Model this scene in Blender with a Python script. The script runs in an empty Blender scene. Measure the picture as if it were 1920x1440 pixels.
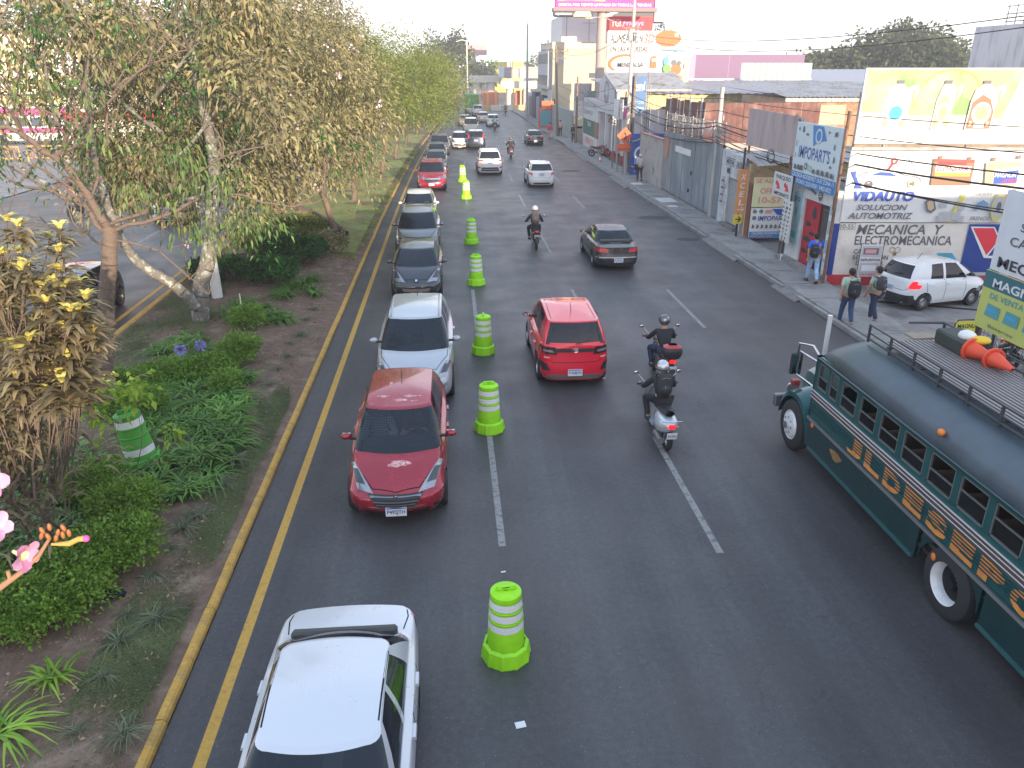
import bpy,bmesh,math,random
import numpy as np
from mathutils import Vector,Matrix,Euler
from mathutils.bvhtree import BVHTree
R=math.radians
S=bpy.context.scene
COL=S.collection
# ---------------------------------------------------------------- camera, sky, sun, exposure
cam=bpy.data.cameras.new('camera');camo=bpy.data.objects.new('camera',cam);COL.objects.link(camo)
cam.sensor_width=36;cam.lens=1442/1920*36;cam.clip_start=.1;cam.clip_end=3000
camo.location=(0,0,7.0);camo.rotation_euler=(R(90-22.3),0,R(-4.47))
S.camera=camo
SUN_EL,SUN_AZ=10.5,(-.37,.93)
world=bpy.data.worlds.new('World');S.world=world;world.use_nodes=True
wn=world.node_tree
for n in list(wn.nodes):wn.nodes.remove(n)
sky=wn.nodes.new('ShaderNodeTexSky');sky.sky_type='NISHITA';sky.sun_disc=False
sky.sun_elevation=R(SUN_EL);sky.sun_rotation=math.atan2(.37,-.93)
sky.air_density=1.0;sky.dust_density=1.2;sky.ozone_density=1.0;sky.altitude=1500
bg=wn.nodes.new('ShaderNodeBackground');bg.inputs['Strength'].default_value=.15
wo=wn.nodes.new('ShaderNodeOutputWorld')
def vm(op,a,b_):
    n=wn.nodes.new('ShaderNodeVectorMath');n.operation=op;wn.links.new(a,n.inputs[0])
    if isinstance(b_,tuple):n.inputs[1].default_value=b_
    else:wn.links.new(b_,n.inputs[1])
    return n.outputs[0]
soft=vm('DIVIDE',sky.outputs[0],vm('ADD',vm('MULTIPLY',sky.outputs[0],(.85,.85,.85)),(1,1,1)))
wn.links.new(vm('MULTIPLY',soft,(2.45,2.3,2.42)),bg.inputs[0]);wn.links.new(bg.outputs[0],wo.inputs[0])
sun=bpy.data.lights.new('sun','SUN');sun.energy=2.0;sun.angle=R(.53);sun.color=(.80,.65,.48)
suno=bpy.data.objects.new('sun',sun);COL.objects.link(suno)
e=R(SUN_EL);h=Vector(SUN_AZ+(0,)).normalized()
suno.rotation_euler=Vector((h.x*math.cos(e),h.y*math.cos(e),-math.sin(e))).to_track_quat('-Z','Y').to_euler()
S.view_settings.view_transform='Standard';S.view_settings.look='None'
S.view_settings.gamma=1;S.view_settings.use_curve_mapping=False
S.view_settings.exposure=2.45
try:
    S.cycles.max_bounces=6;S.cycles.diffuse_bounces=2;S.cycles.glossy_bounces=2;S.cycles.transparent_max_bounces=12
    S.cycles.volume_bounces=0;S.cycles.caustics_reflective=False;S.cycles.caustics_refractive=False
    S.cycles.transmission_bounces=3
except Exception:pass
rng=random.Random(7)
nr=np.random.default_rng(7)
PI=math.pi
# ---------------------------------------------------------------- materials
MATS={}
ALB=1.65
def real(c):
    k=min(ALB,.80/max(max(c),1e-4));return tuple(x*max(k,1)for x in c)
def lin(c):
    return tuple(((x/255+.055)/1.055)**2.4 if x/255 >.04045 else x/255/12.92 for x in c)
def mat(name,color=(.5,.5,.5),rough=.6,metal=0,var=0,vscale=4,bump=0,bscale=40,spec=.5,coat=0,
        emit=0,color2=None,c2scale=1.5,c2lo=.5,c2hi=.65,trans=0,stretch=None):
    if name in MATS:return MATS[name]
    if metal<.5 and not emit:color=real(color);color2=real(color2)if color2 else None
    m=bpy.data.materials.new(name);m.use_nodes=True;MATS[name]=m
    nt=m.node_tree;N=nt.nodes;L=nt.links
    b=N['Principled BSDF']
    b.inputs['Base Color'].default_value=(*color,1);b.inputs['Roughness'].default_value=rough
    b.inputs['Metallic'].default_value=metal;b.inputs['Specular IOR Level'].default_value=spec
    if coat:b.inputs['Coat Weight'].default_value=coat;b.inputs['Coat Roughness'].default_value=.04
    if emit:
        b.inputs['Emission Color'].default_value=(*color,1);b.inputs['Emission Strength'].default_value=emit
    if trans:
        b.inputs['Subsurface Weight'].default_value=0
    if var or bump or color2:
        tc=N.new('ShaderNodeTexCoord');src=tc.outputs['Object']
        if stretch:
            mp=N.new('ShaderNodeMapping');mp.inputs['Scale'].default_value=stretch
            L.new(src,mp.inputs[0]);src=mp.outputs[0]
    col=None
    if color2:
        n2=N.new('ShaderNodeTexNoise');n2.inputs['Scale'].default_value=c2scale;n2.inputs['Detail'].default_value=5
        n2.inputs['Roughness'].default_value=.65
        L.new(src,n2.inputs['Vector'])
        r2=N.new('ShaderNodeMapRange');r2.inputs[1].default_value=c2lo;r2.inputs[2].default_value=c2hi
        L.new(n2.outputs[0],r2.inputs[0])
        mx=N.new('ShaderNodeMix');mx.data_type='RGBA'
        mx.inputs[6].default_value=(*color,1);mx.inputs[7].default_value=(*color2,1)
        L.new(r2.outputs[0],mx.inputs[0]);col=mx.outputs[2]
    if var:
        n=N.new('ShaderNodeTexNoise');n.inputs['Scale'].default_value=vscale;n.inputs['Detail'].default_value=6
        n.inputs['Roughness'].default_value=.7
        L.new(src,n.inputs['Vector'])
        r=N.new('ShaderNodeMapRange');r.inputs[1].default_value=.25;r.inputs[2].default_value=.75
        r.inputs[3].default_value=1-var;r.inputs[4].default_value=1+var
        L.new(n.outputs[0],r.inputs[0])
        mu=N.new('ShaderNodeVectorMath');mu.operation='SCALE'
        if col is not None:L.new(col,mu.inputs[0])
        else:mu.inputs[0].default_value=color
        L.new(r.outputs[0],mu.inputs['Scale']);col=mu.outputs[0]
        ra=N.new('ShaderNodeMapRange');ra.inputs[3].default_value=max(0,rough-.08);ra.inputs[4].default_value=min(1,rough+.1)
        L.new(n.outputs[0],ra.inputs[0]);L.new(ra.outputs[0],b.inputs['Roughness'])
    if col is not None:
        L.new(col,b.inputs['Base Color'])
        if emit:L.new(col,b.inputs['Emission Color'])
    if bump:
        nb=N.new('ShaderNodeTexNoise');nb.inputs['Scale'].default_value=bscale;nb.inputs['Detail'].default_value=4
        L.new(src,nb.inputs['Vector'])
        bp=N.new('ShaderNodeBump');bp.inputs['Strength'].default_value=bump;bp.inputs['Distance'].default_value=.02
        L.new(nb.outputs[0],bp.inputs['Height']);L.new(bp.outputs[0],b.inputs['Normal'])
    return m
def leafmat(name,c1,c2,rough=.5,transl=.35,scale=1.2,c3=None):
    """two-tone foliage, colour by position in the plant and by random leaf island, with light passing through"""
    if name in MATS:return MATS[name]
    m=bpy.data.materials.new(name);m.use_nodes=True;MATS[name]=m
    nt=m.node_tree;N=nt.nodes;L=nt.links;b=N['Principled BSDF'];out=N['Material Output'];c1=real(c1);c2=real(c2)
    g=N.new('ShaderNodeNewGeometry')
    cr=N.new('ShaderNodeValToRGB');el=cr.color_ramp.elements
    el[0].color=(*c1,1);el[1].color=(*c2,1)
    if c3:x=el.new(.9);x.color=(*c2,1);el[2].position=1;el[2].color=(*c3,1);el[1].position=.85 if el[1].position>.85 else el[1].position
    L.new(g.outputs['Random Per Island'],cr.inputs[0])
    tc=N.new('ShaderNodeTexCoord')
    n=N.new('ShaderNodeTexNoise');n.inputs['Scale'].default_value=scale;n.inputs['Detail'].default_value=3
    L.new(tc.outputs['Object'],n.inputs['Vector'])
    r=N.new('ShaderNodeMapRange');r.inputs[1].default_value=.3;r.inputs[2].default_value=.7;r.inputs[3].default_value=.65;r.inputs[4].default_value=1.35
    L.new(n.outputs[0],r.inputs[0])
    mu=N.new('ShaderNodeVectorMath');mu.operation='SCALE'
    L.new(cr.outputs[0],mu.inputs[0]);L.new(r.outputs[0],mu.inputs['Scale'])
    L.new(mu.outputs[0],b.inputs['Base Color']);b.inputs['Roughness'].default_value=rough
    b.inputs['Specular IOR Level'].default_value=.35
    t=N.new('ShaderNodeBsdfTranslucent');L.new(mu.outputs[0],t.inputs[0])
    ms=N.new('ShaderNodeMixShader');ms.inputs[0].default_value=transl
    L.new(b.outputs[0],ms.inputs[1]);L.new(t.outputs[0],ms.inputs[2]);L.new(ms.outputs[0],out.inputs[0])
    return m
def glassmat(name,tint=(.03,.035,.04),see=.35,rough=.03,refl=1.0):
    if name in MATS:return MATS[name]
    m=bpy.data.materials.new(name);m.use_nodes=True;MATS[name]=m
    nt=m.node_tree;N=nt.nodes;L=nt.links;b=N['Principled BSDF'];out=N['Material Output']
    b.inputs['Base Color'].default_value=(*tint,1);b.inputs['Roughness'].default_value=rough
    b.inputs['Specular IOR Level'].default_value=.5*refl;b.inputs['IOR'].default_value=1.5
    tr=N.new('ShaderNodeBsdfTransparent');tr.inputs[0].default_value=(.62,.68,.68,1)
    gl=N.new('ShaderNodeBsdfGlossy');gl.inputs['Roughness'].default_value=rough;gl.inputs[0].default_value=(.9,.95,1,1)
    fr=N.new('ShaderNodeFresnel');fr.inputs[0].default_value=1.6
    m1=N.new('ShaderNodeMixShader');L.new(fr.outputs[0],m1.inputs[0]);L.new(tr.outputs[0],m1.inputs[1]);L.new(gl.outputs[0],m1.inputs[2])
    m2=N.new('ShaderNodeMixShader');m2.inputs[0].default_value=see
    L.new(b.outputs[0],m2.inputs[1]);L.new(m1.outputs[0],m2.inputs[2]);L.new(m2.outputs[0],out.inputs[0])
    return m
# ---------------------------------------------------------------- objects
def tag(o,label=None,cat=None,group=None,kind=None):
    if label:o['label']=label
    if cat:o['category']=cat
    if group:o['group']=group
    if kind:o['kind']=kind
    return o
def empty(name,loc=(0,0,0),rz=0,label=None,cat=None,group=None,kind=None):
    o=bpy.data.objects.new(name,None);COL.objects.link(o);o.location=loc;o.rotation_euler.z=rz
    o.empty_display_size=.2
    return tag(o,label,cat,group,kind)
def kids(o):return [c for c in bpy.data.objects if c.parent==o]
KID={}
def setparent(o,p):
    o.parent=p;KID.setdefault(p.name,[]).append(o)
def copy_tree(o,parent=None,remap=None):
    c=o.copy();COL.objects.link(c)
    if parent:setparent(c,parent)
    if remap and c.type=='MESH':
        for s in c.material_slots:
            if s.material and s.material.name in remap:
                mm=remap[s.material.name];s.link='OBJECT';s.material=mm
    for ch in list(KID.get(o.name,[])):copy_tree(ch,c,remap)
    return c
def rename_tree_base(o):pass
class MB:
    """mesh builder: collects shapes, build() links them as one mesh object"""
    def __init__(s):s.v=[];s.f=[];s.m=[];s.mats=[]
    def mi(s,m):
        if m not in s.mats:s.mats.append(m)
        return s.mats.index(m)
    def add(s,vs,fs,m=None):
        n=len(s.v);s.v.extend([tuple(v)for v in vs]);k=s.mi(m)
        for f in fs:s.f.append(tuple(i+n for i in f));s.m.append(k)
        return s
    def box(s,c,d,m=None,rot=None):
        x,y,z=d[0]/2,d[1]/2,d[2]/2
        vs=[Vector(p)for p in ((-x,-y,-z),(x,-y,-z),(x,y,-z),(-x,y,-z),(-x,-y,z),(x,-y,z),(x,y,z),(-x,y,z))]
        if rot is not None:
            M=rot if isinstance(rot,Matrix)else Euler(rot).to_matrix()
            vs=[M@v for v in vs]
        c=Vector(c)
        return s.add([v+c for v in vs],[(0,3,2,1),(4,5,6,7),(0,1,5,4),(1,2,6,5),(2,3,7,6),(3,0,4,7)],m)
    def bb(s,x0,x1,y0,y1,z0,z1,m=None):
        return s.box(((x0+x1)/2,(y0+y1)/2,(z0+z1)/2),(abs(x1-x0),abs(y1-y0),abs(z1-z0)),m)
    def tube(s,pts,r,n=8,m=None,caps=True):
        pts=[Vector(p)for p in pts]
        if not isinstance(r,(list,tuple)):r=[r]*len(pts)
        vs=[];prev=None
        for i,p in enumerate(pts):
            a=pts[max(0,i-1)];b=pts[min(len(pts)-1,i+1)]
            t=(b-a)
            if t.length<1e-9:t=Vector((0,0,1))
            t.normalize()
            if prev is None:
                u=Vector((0,0,1))if abs(t.z)<.9 else Vector((1,0,0))
                u=(u-t*u.dot(t)).normalized()
            else:
                u=(prev-t*prev.dot(t))
                if u.length<1e-6:u=t.orthogonal()
                u.normalize()
            prev=u;w=t.cross(u)
            for k in range(n):
                an=2*PI*k/n
                vs.append(p+(u*math.cos(an)+w*math.sin(an))*r[i])
        fs=[]
        for i in range(len(pts)-1):
            for k in range(n):
                a=i*n+k;b=i*n+(k+1)%n
                fs.append((a,b,b+n,a+n))
        if caps:fs.append(tuple(range(n-1,-1,-1)));fs.append(tuple(range((len(pts)-1)*n,len(pts)*n)))
        return s.add(vs,fs,m)
    def cyl(s,c,r,h,axis='z',n=16,m=None,r2=None):
        c=Vector(c);d=Vector({'x':(1,0,0),'y':(0,1,0),'z':(0,0,1)}[axis])*h/2
        return s.tube([c-d,c+d],[r,r if r2 is None else r2],n,m)
    def lathe(s,prof,n=24,c=(0,0,0),axis='z',m=None,cap=True,mf=None):
        vs=[];c=Vector(c)
        for (r,z)in prof:
            for k in range(n):
                a=2*PI*k/n;x,y=r*math.cos(a),r*math.sin(a)
                vs.append(c+(Vector((x,y,z))if axis=='z' else Vector((z,x,y))if axis=='x' else Vector((x,z,y))))
        for i in range(len(prof)-1):
            fs=[(i*n+k,i*n+(k+1)%n,(i+1)*n+(k+1)%n,(i+1)*n+k)for k in range(n)]
            if i==0:s.add(vs,fs,m)
            else:
                base=len(s.v)-len(vs);kk=s.mi(m if mf is None else mf(i))
                for f in fs:s.f.append(tuple(j+base for j in f));s.m.append(kk)
        base=len(s.v)-len(vs)
        if cap:
            kk=s.mi(m)
            s.f.append(tuple(base+k for k in range(n-1,-1,-1)));s.m.append(kk)
            s.f.append(tuple(base+(len(prof)-1)*n+k for k in range(n)));s.m.append(kk)
        return s
    def prism(s,poly,axis,a,b,m=None):
        """poly: 2-D points; axis x: (y,z), y: (x,z), z: (x,y); extruded from a to b"""
        def P(p,t):return (t,p[0],p[1])if axis=='x' else (p[0],t,p[1])if axis=='y' else (p[0],p[1],t)
        n=len(poly)
        vs=[P(p,a)for p in poly]+[P(p,b)for p in poly]
        fs=[tuple(range(n-1,-1,-1)),tuple(range(n,2*n))]+[(i,(i+1)%n,(i+1)%n+n,i+n)for i in range(n)]
        return s.add(vs,fs,m)
    def ell(s,c,r,m=None,nu=14,nv=9,rot=None):
        if not isinstance(r,(tuple,list)):r=(r,r,r)
        vs=[];c=Vector(c);M=Euler(rot).to_matrix()if rot else Matrix.Identity(3)
        for i in range(nv+1):
            th=PI*i/nv
            for k in range(nu):
                a=2*PI*k/nu
                vs.append(c+M@Vector((r[0]*math.sin(th)*math.cos(a),r[1]*math.sin(th)*math.sin(a),r[2]*math.cos(th))))
        fs=[(i*nu+k,(i+1)*nu+k,(i+1)*nu+(k+1)%nu,i*nu+(k+1)%nu)for i in range(nv)for k in range(nu)]
        return s.add(vs,fs,m)
    def grid(s,P,m=None,close=False):
        nu=len(P);nv=len(P[0]);vs=[p for row in P for p in row]
        fs=[(i*nv+j,(i+1)*nv+j,(i+1)*nv+j+1,i*nv+j+1)for i in range(nu-1)for j in range(nv-1)]
        if close:fs+=[(i*nv+nv-1,(i+1)*nv+nv-1,(i+1)*nv,i*nv)for i in range(nu-1)]
        return s.add(vs,fs,m)
    def mesh(s,name,m=None,smooth=None):
        me=bpy.data.meshes.new(name);me.from_pydata(s.v,[],s.f)
        for x in s.mats:me.materials.append(x if x is not None else m)
        me.polygons.foreach_set('material_index',s.m)
        if smooth is not None:
            me.polygons.foreach_set('use_smooth',[True]*len(me.polygons))
            me.set_sharp_from_angle(angle=R(smooth))
        me.update()
        return me
    def build(s,name,m=None,parent=None,smooth=None,bevel=0,loc=None,rz=None,label=None,cat=None,group=None,kind=None):
        me=s.mesh(name,m,smooth)
        if bevel:
            bm=bmesh.new();bm.from_mesh(me)
            ed=[e_ for e_ in bm.edges if len(e_.link_faces)==2 and e_.calc_face_angle(0)>R(30)]
            try:bmesh.ops.bevel(bm,geom=ed,offset=bevel,segments=1,affect='EDGES',clamp_overlap=True)
            except Exception:pass
            bm.to_mesh(me);bm.free()
        o=bpy.data.objects.new(name,me);COL.objects.link(o)
        if parent:setparent(o,parent)
        if loc:o.location=loc
        if rz is not None:o.rotation_euler.z=rz
        return tag(o,label,cat,group,kind)
def npmesh(name,V,F,m,smooth=False):
    """V (n,3) array, F (k,4) or (k,3) array"""
    me=bpy.data.meshes.new(name);V=np.asarray(V,dtype=np.float32);F=np.asarray(F,dtype=np.int32)
    me.vertices.add(len(V));me.vertices.foreach_set('co',V.ravel())
    k=F.shape[1];me.loops.add(F.size);me.loops.foreach_set('vertex_index',F.ravel())
    me.polygons.add(len(F));me.polygons.foreach_set('loop_start',np.arange(0,F.size,k,dtype=np.int32))
    me.polygons.foreach_set('loop_total',np.full(len(F),k,dtype=np.int32))
    if smooth:me.polygons.foreach_set('use_smooth',[True]*len(F))
    me.update(calc_edges=True)
    for x in (m if isinstance(m,(list,tuple))else [m]):me.materials.append(x)
    return me
def meshobj(name,me,parent=None,loc=None,label=None,cat=None,group=None,kind=None):
    o=bpy.data.objects.new(name,me);COL.objects.link(o)
    if parent:setparent(o,parent)
    if loc is not None:o.location=loc
    return tag(o,label,cat,group,kind)
TEXTC={}
def text_mesh(txt,bold=0,shear=0):
    k=(txt,bold,shear)
    if k in TEXTC:return TEXTC[k]
    cu=bpy.data.curves.new('t','FONT');cu.body=txt;cu.size=1;cu.resolution_u=3
    cu.offset=bold*.45;cu.shear=shear;cu.align_x='LEFT';cu.extrude=0
    o=bpy.data.objects.new('t',cu);COL.objects.link(o)
    dg=bpy.context.evaluated_depsgraph_get()
    me=bpy.data.meshes.new_from_object(o.evaluated_get(dg))
    vs=[v.co.copy()for v in me.vertices];fs=[tuple(p.vertices)for p in me.polygons]
    bpy.data.objects.remove(o);bpy.data.curves.remove(cu);bpy.data.meshes.remove(me)
    x0=min(v.x for v in vs);x1=max(v.x for v in vs);y0=min(v.y for v in vs);y1=max(v.y for v in vs)
    vs=[((v.x-x0)/(x1-x0),(v.y-y0)/(y1-y0))for v in vs]
    TEXTC[k]=(vs,fs);return TEXTC[k]
class Lines(list):
    def items(s):return list(s)
class Panel:
    """flat print on a board: local u to the right, v up, seen from local -Y. Print goes in thin layers in front of y=0."""
    def __init__(s,parent=None):s.mb=MB();s.tx=Lines();s.lay=0;s.parent=parent;s.step=.0022
    def d(s,l=None):
        if l is None:s.lay+=1;l=s.lay
        return -.004-s.step*l
    def poly(s,pts,m,l=None):
        y=s.d(l);s.mb.add([(p[0],y,p[1])for p in pts],[tuple(range(len(pts)))],m);return s
    def rect(s,u0,v0,u1,v1,m,l=None):return s.poly([(u0,v0),(u1,v0),(u1,v1),(u0,v1)],m,l)
    def disc(s,u,v,r,m,l=None,r2=None,n=20,a0=0,a1=360,inner=None):
        r2=r if r2 is None else r2;y=s.d(l)
        if inner is None and a1-a0==360:
            return s.poly([(u+r*math.cos(R(a0+(a1-a0)*i/n)),v+r2*math.sin(R(a0+(a1-a0)*i/n)))for i in range(n)],m,l if l is not None else s.lay)
        inner=inner or 0;q=[]
        for i in range(n+1):
            a=R(a0+(a1-a0)*i/n);q.append(((u+r*math.cos(a),y,v+r2*math.sin(a)),(u+inner*r*math.cos(a),y,v+inner*r2*math.sin(a))))
        s.mb.grid([[p[0]for p in q],[p[1]for p in q]],m);return s
    def line(s,pts,w,m,l=None):
        y=s.d(l)
        for a,b in zip(pts[:-1],pts[1:]):
            dx,dy=b[0]-a[0],b[1]-a[1];L=math.hypot(dx,dy)or 1;nx,ny=-dy/L*w/2,dx/L*w/2
            s.mb.add([(a[0]-nx,y,a[1]-ny),(b[0]-nx,y,b[1]-ny),(b[0]+nx,y,b[1]+ny),(a[0]+nx,y,a[1]+ny)],[(0,1,2,3)],m)
        return s
    def text(s,t,u0,v0,u1,v1,m,bold=.02,shear=0,l=None):
        y=s.d(l);vs,fs=text_mesh(t,bold,shear)
        mb=MB();s.tx.append(('lettering',mb))
        mb.add([(u0+a*(u1-u0),y,v0+b*(v1-v0))for a,b in vs],fs,m);return s
    def build(s,parent,loc=(0,0,0),rz=0,name='printed_artwork'):
        for nm,mb in ([(name,s.mb)]if s.mb.f else [])+list(s.tx.items()):
            o=mb.build(nm,None,parent);o.location=loc;o.rotation_euler.z=rz
def skinned(name,joints,bones,m,parent=None,sub=2,root=0,flat=None):
    """joints: list of ((x,y,z), r or (rx,ry)); one continuous skin surface"""
    me=bpy.data.meshes.new(name);me.from_pydata([j[0]for j in joints],bones,[])
    o=bpy.data.objects.new(name,me);COL.objects.link(o)
    mo=o.modifiers.new('skin','SKIN');mo.use_smooth_shade=True
    if not me.skin_vertices:raise RuntimeError('no skin layer')
    for i,j in enumerate(joints):
        r=j[1];me.skin_vertices[0].data[i].radius=r if isinstance(r,tuple)else (r,r)
        me.skin_vertices[0].data[i].use_root=(i==root)
    ss=o.modifiers.new('sub','SUBSURF');ss.levels=sub;ss.render_levels=sub
    dg=bpy.context.evaluated_depsgraph_get();dg.update()
    me2=bpy.data.meshes.new_from_object(o.evaluated_get(dg))
    bpy.data.objects.remove(o);bpy.data.meshes.remove(me)
    me2.name=name;me2.materials.clear();me2.materials.append(m)
    for p in me2.polygons:p.use_smooth=True
    return meshobj(name,me2,parent)
# ---------------------------------------------------------------- shared materials
def asphalt():
    m=bpy.data.materials.new('asphalt');m.use_nodes=True;MATS['asphalt']=m
    nt=m.node_tree;N=nt.nodes;L=nt.links;b=N['Principled BSDF']
    tc=N.new('ShaderNodeTexCoord');o=tc.outputs['Object']
    def noise(sc,det=4,ro=.6,st=None):
        v=o
        if st:
            mp=N.new('ShaderNodeMapping');mp.inputs['Scale'].default_value=st;L.new(o,mp.inputs[0]);v=mp.outputs[0]
        n=N.new('ShaderNodeTexNoise');n.inputs['Scale'].default_value=sc;n.inputs['Detail'].default_value=det;n.inputs['Roughness'].default_value=ro
        L.new(v,n.inputs['Vector']);return n.outputs[0]
    def rng_(x,a,b_,c,d):
        r=N.new('ShaderNodeMapRange');r.inputs[1].default_value=a;r.inputs[2].default_value=b_;r.inputs[3].default_value=c;r.inputs[4].default_value=d
        L.new(x,r.inputs[0]);return r.outputs[0]
    def mul(a,b_):
        q=N.new('ShaderNodeMath');q.operation='MULTIPLY';L.new(a,q.inputs[0]);L.new(b_,q.inputs[1]);return q.outputs[0]
    fine=rng_(noise(95,2,.8),.3,.72,.58,1.55)
    spk=rng_(noise(38,1),.69,.77,1,3.0)
    mot=rng_(noise(11,6,.75),.32,.7,.74,1.24)
    drk_=rng_(noise(24,2),.26,.34,.55,1)
    mid=rng_(noise(.55,5,.65),.3,.7,.90,1.12)
    sx=N.new('ShaderNodeSeparateXYZ');L.new(o,sx.inputs[0])
    si=N.new('ShaderNodeMath');si.operation='MULTIPLY';si.inputs[1].default_value=2*PI/1.68;L.new(sx.outputs[0],si.inputs[0])
    sn=N.new('ShaderNodeMath');sn.operation='COSINE';L.new(si.outputs[0],sn.inputs[0])
    trk=rng_(sn.outputs[0],-1,1,.90,1.13)
    stk=rng_(noise(1.0,4,.6,(2.2,.09,1)),.35,.65,.86,1.14)
    vo=N.new('ShaderNodeTexVoronoi');vo.feature='DISTANCE_TO_EDGE';vo.inputs['Scale'].default_value=.42
    wv=N.new('ShaderNodeTexNoise');wv.inputs['Scale'].default_value=1.1;wv.inputs['Detail'].default_value=6;L.new(o,wv.inputs['Vector'])
    ad=N.new('ShaderNodeVectorMath');ad.operation='MULTIPLY_ADD';ad.inputs[1].default_value=(1.6,1.6,0)
    L.new(wv.outputs[1],ad.inputs[0]);L.new(o,ad.inputs[2]);L.new(ad.outputs[0],vo.inputs['Vector'])
    crk=rng_(vo.outputs[0],0,.004,.6,1)
    msk=rng_(noise(.35,2),.5,.56,0,1)
    cm=N.new('ShaderNodeMix');cm.inputs[2].default_value=1;L.new(msk,cm.inputs[0]);L.new(crk,cm.inputs[3])
    v=mul(mul(mul(mul(mul(mul(mul(fine,spk),mid),trk),stk),cm.outputs[0]),mot),drk_)
    sc=N.new('ShaderNodeVectorMath');sc.operation='SCALE';sc.inputs[0].default_value=(.063,.063,.068);L.new(v,sc.inputs['Scale'])
    dz=rng_(noise(.16,3,.6),.48,.72,0,.55)
    mx=N.new('ShaderNodeMix');mx.data_type='RGBA';mx.inputs[7].default_value=(.100,.086,.076,1)
    L.new(dz,mx.inputs[0]);L.new(sc.outputs[0],mx.inputs[6]);L.new(mx.outputs[2],b.inputs['Base Color'])
    rr=rng_(noise(.7,4),.3,.7,.40,.58);L.new(rr,b.inputs['Roughness'])
    bp=N.new('ShaderNodeBump');bp.inputs['Strength'].default_value=.5;bp.inputs['Distance'].default_value=.006
    L.new(noise(110,2,.8),bp.inputs['Height']);L.new(bp.outputs[0],b.inputs['Normal'])
    return m
A_=asphalt()
concrete=mat('concrete',(.175,.17,.165),.85,var=.22,vscale=2.2,bump=.3,bscale=60,color2=(.11,.105,.10),c2scale=.9)
concrete_d=mat('dirty_concrete',(.13,.125,.12),.88,var=.3,vscale=3,bump=.3,bscale=50,color2=(.10,.095,.09),c2scale=1.6)
soil=mat('soil',(.105,.070,.050),.95,var=.35,vscale=5,bump=.9,bscale=45,color2=(.15,.11,.08),c2scale=2.2)
white_line=mat('road_paint_white',(.17,.17,.165),.7,var=.35,vscale=25,color2=(.09,.09,.09),c2scale=9,c2lo=.5,c2hi=.62)
yel_line=mat('road_paint_yellow',(.34,.20,.04),.7,var=.2,vscale=18,color2=(.22,.14,.05),c2scale=7,c2lo=.56,c2hi=.7)
yel_curb=mat('kerb_paint_yellow',(.36,.21,.045),.8,var=.3,vscale=9,color2=(.24,.16,.06),c2scale=4,c2lo=.5,c2hi=.68,bump=.4)
black_pl=mat('black_plastic',(.018,.018,.02),.5)
dark_gap=mat('dark_recess',(.006,.006,.007),.9)
rubber=mat('rubber',(.02,.02,.021),.85,var=.2,vscale=8)
chrome=mat('chrome',(.75,.75,.76),.12,1)
alu=mat('wheel_metal',(.45,.46,.47),.3,1)
steel=mat('steel',(.28,.28,.29),.5,.7,var=.2)
rust=mat('rusty_steel',(.16,.09,.06),.8,.2,var=.4,vscale=6,color2=(.08,.05,.04))
glass=glassmat('car_glass',(.012,.016,.024),.30)
glass_c=glassmat('clear_car_glass',(.012,.016,.024),.75)
glass_d=glassmat('tinted_car_glass',(.010,.012,.018),.06)
lampglass=mat('headlight_lens',(.36,.38,.40),.12,.5,coat=1,var=.25,vscale=14)
redlens=mat('tail_light_lens',(.42,.02,.025),.15,coat=1,var=.3,vscale=20)
redlit=mat('lit_brake_lamp',(.9,.012,.02),.3,emit=.30)
amber=mat('amber_lens',(.75,.22,.03),.25)
platem=mat('plate_white',(.62,.64,.66),.5)
platetx=mat('plate_ink',(.03,.04,.09),.5)
seatm=mat('seat_cloth',(.06,.058,.055),.9)
woodpole=mat('pole_wood',(.15,.115,.09),.9,var=.3,vscale=3,bump=.4,stretch=(6,6,.6))
concpole=mat('pole_concrete',(.30,.28,.26),.85,var=.2,vscale=2,stretch=(3,3,.5))
wirem=mat('cable_black',(.02,.02,.022),.7)
bark=mat('bark',(.13,.095,.07),.95,var=.35,vscale=5,bump=.9,bscale=25,stretch=(3,3,.7),color2=(.085,.07,.06),c2scale=2)
bark_l=mat('lichen_bark',(.105,.095,.08),.95,var=.4,vscale=8,bump=.9,bscale=22,color2=(.21,.22,.19),c2scale=6,c2lo=.52,c2hi=.6)
bark_r=mat('red_brown_bark',(.105,.078,.062),.9,var=.3,vscale=6,bump=.8,bscale=20,stretch=(1,1,4))
def paint(name,c,metal=.0,rough=.28,dirt=.0):
    return mat('paint_'+name,c,rough,metal,coat=.8,var=.02+dirt,vscale=1.3,spec=.5)
# ---------------------------------------------------------------- ground, road, median, pavements
MB().add([(-900,-200,-.25),(900,-200,-.25),(900,1800,-.25),(-900,1800,-.25)],[(0,1,2,3)]).build('ground',mat('ground_far',(.10,.085,.07),.95,var=.3,vscale=.05),kind='structure')
def curve_x(y):
    return 0 if y<35 else .0004*(y-35)**2 if y<90 else 1.21+.044*(y-90)
def sheet(name,x0,x1,y0,y1,z,m,n=40,c0=True,c1=True,**k):
    ys=[y0+(y1-y0)*i/n for i in range(n+1)]
    P=[[((x0+(curve_x(y)if c0 else 0)),y,z)for y in ys],[((x1+(curve_x(y)if c1 else 0)),y,z)for y in ys]]
    return MB().grid([[P[j][i]for j in (0,1)]for i in range(n+1)],m).build(name,m,**k)
sheet('road',-3.42,11.25,-12,420,0,A_,60,c1=False,kind='structure')
MB().add([(11.2,-12,-.004),(60,-12,-.004),(60,28.6,-.004),(11.2,28.6,-.004)],[(0,1,2,3)]).build('forecourt',mat('forecourt_concrete',(.15,.145,.14),.8,var=.35,vscale=1.4,bump=.4,bscale=60,color2=(.085,.08,.08),c2scale=.8),kind='structure')
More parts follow.
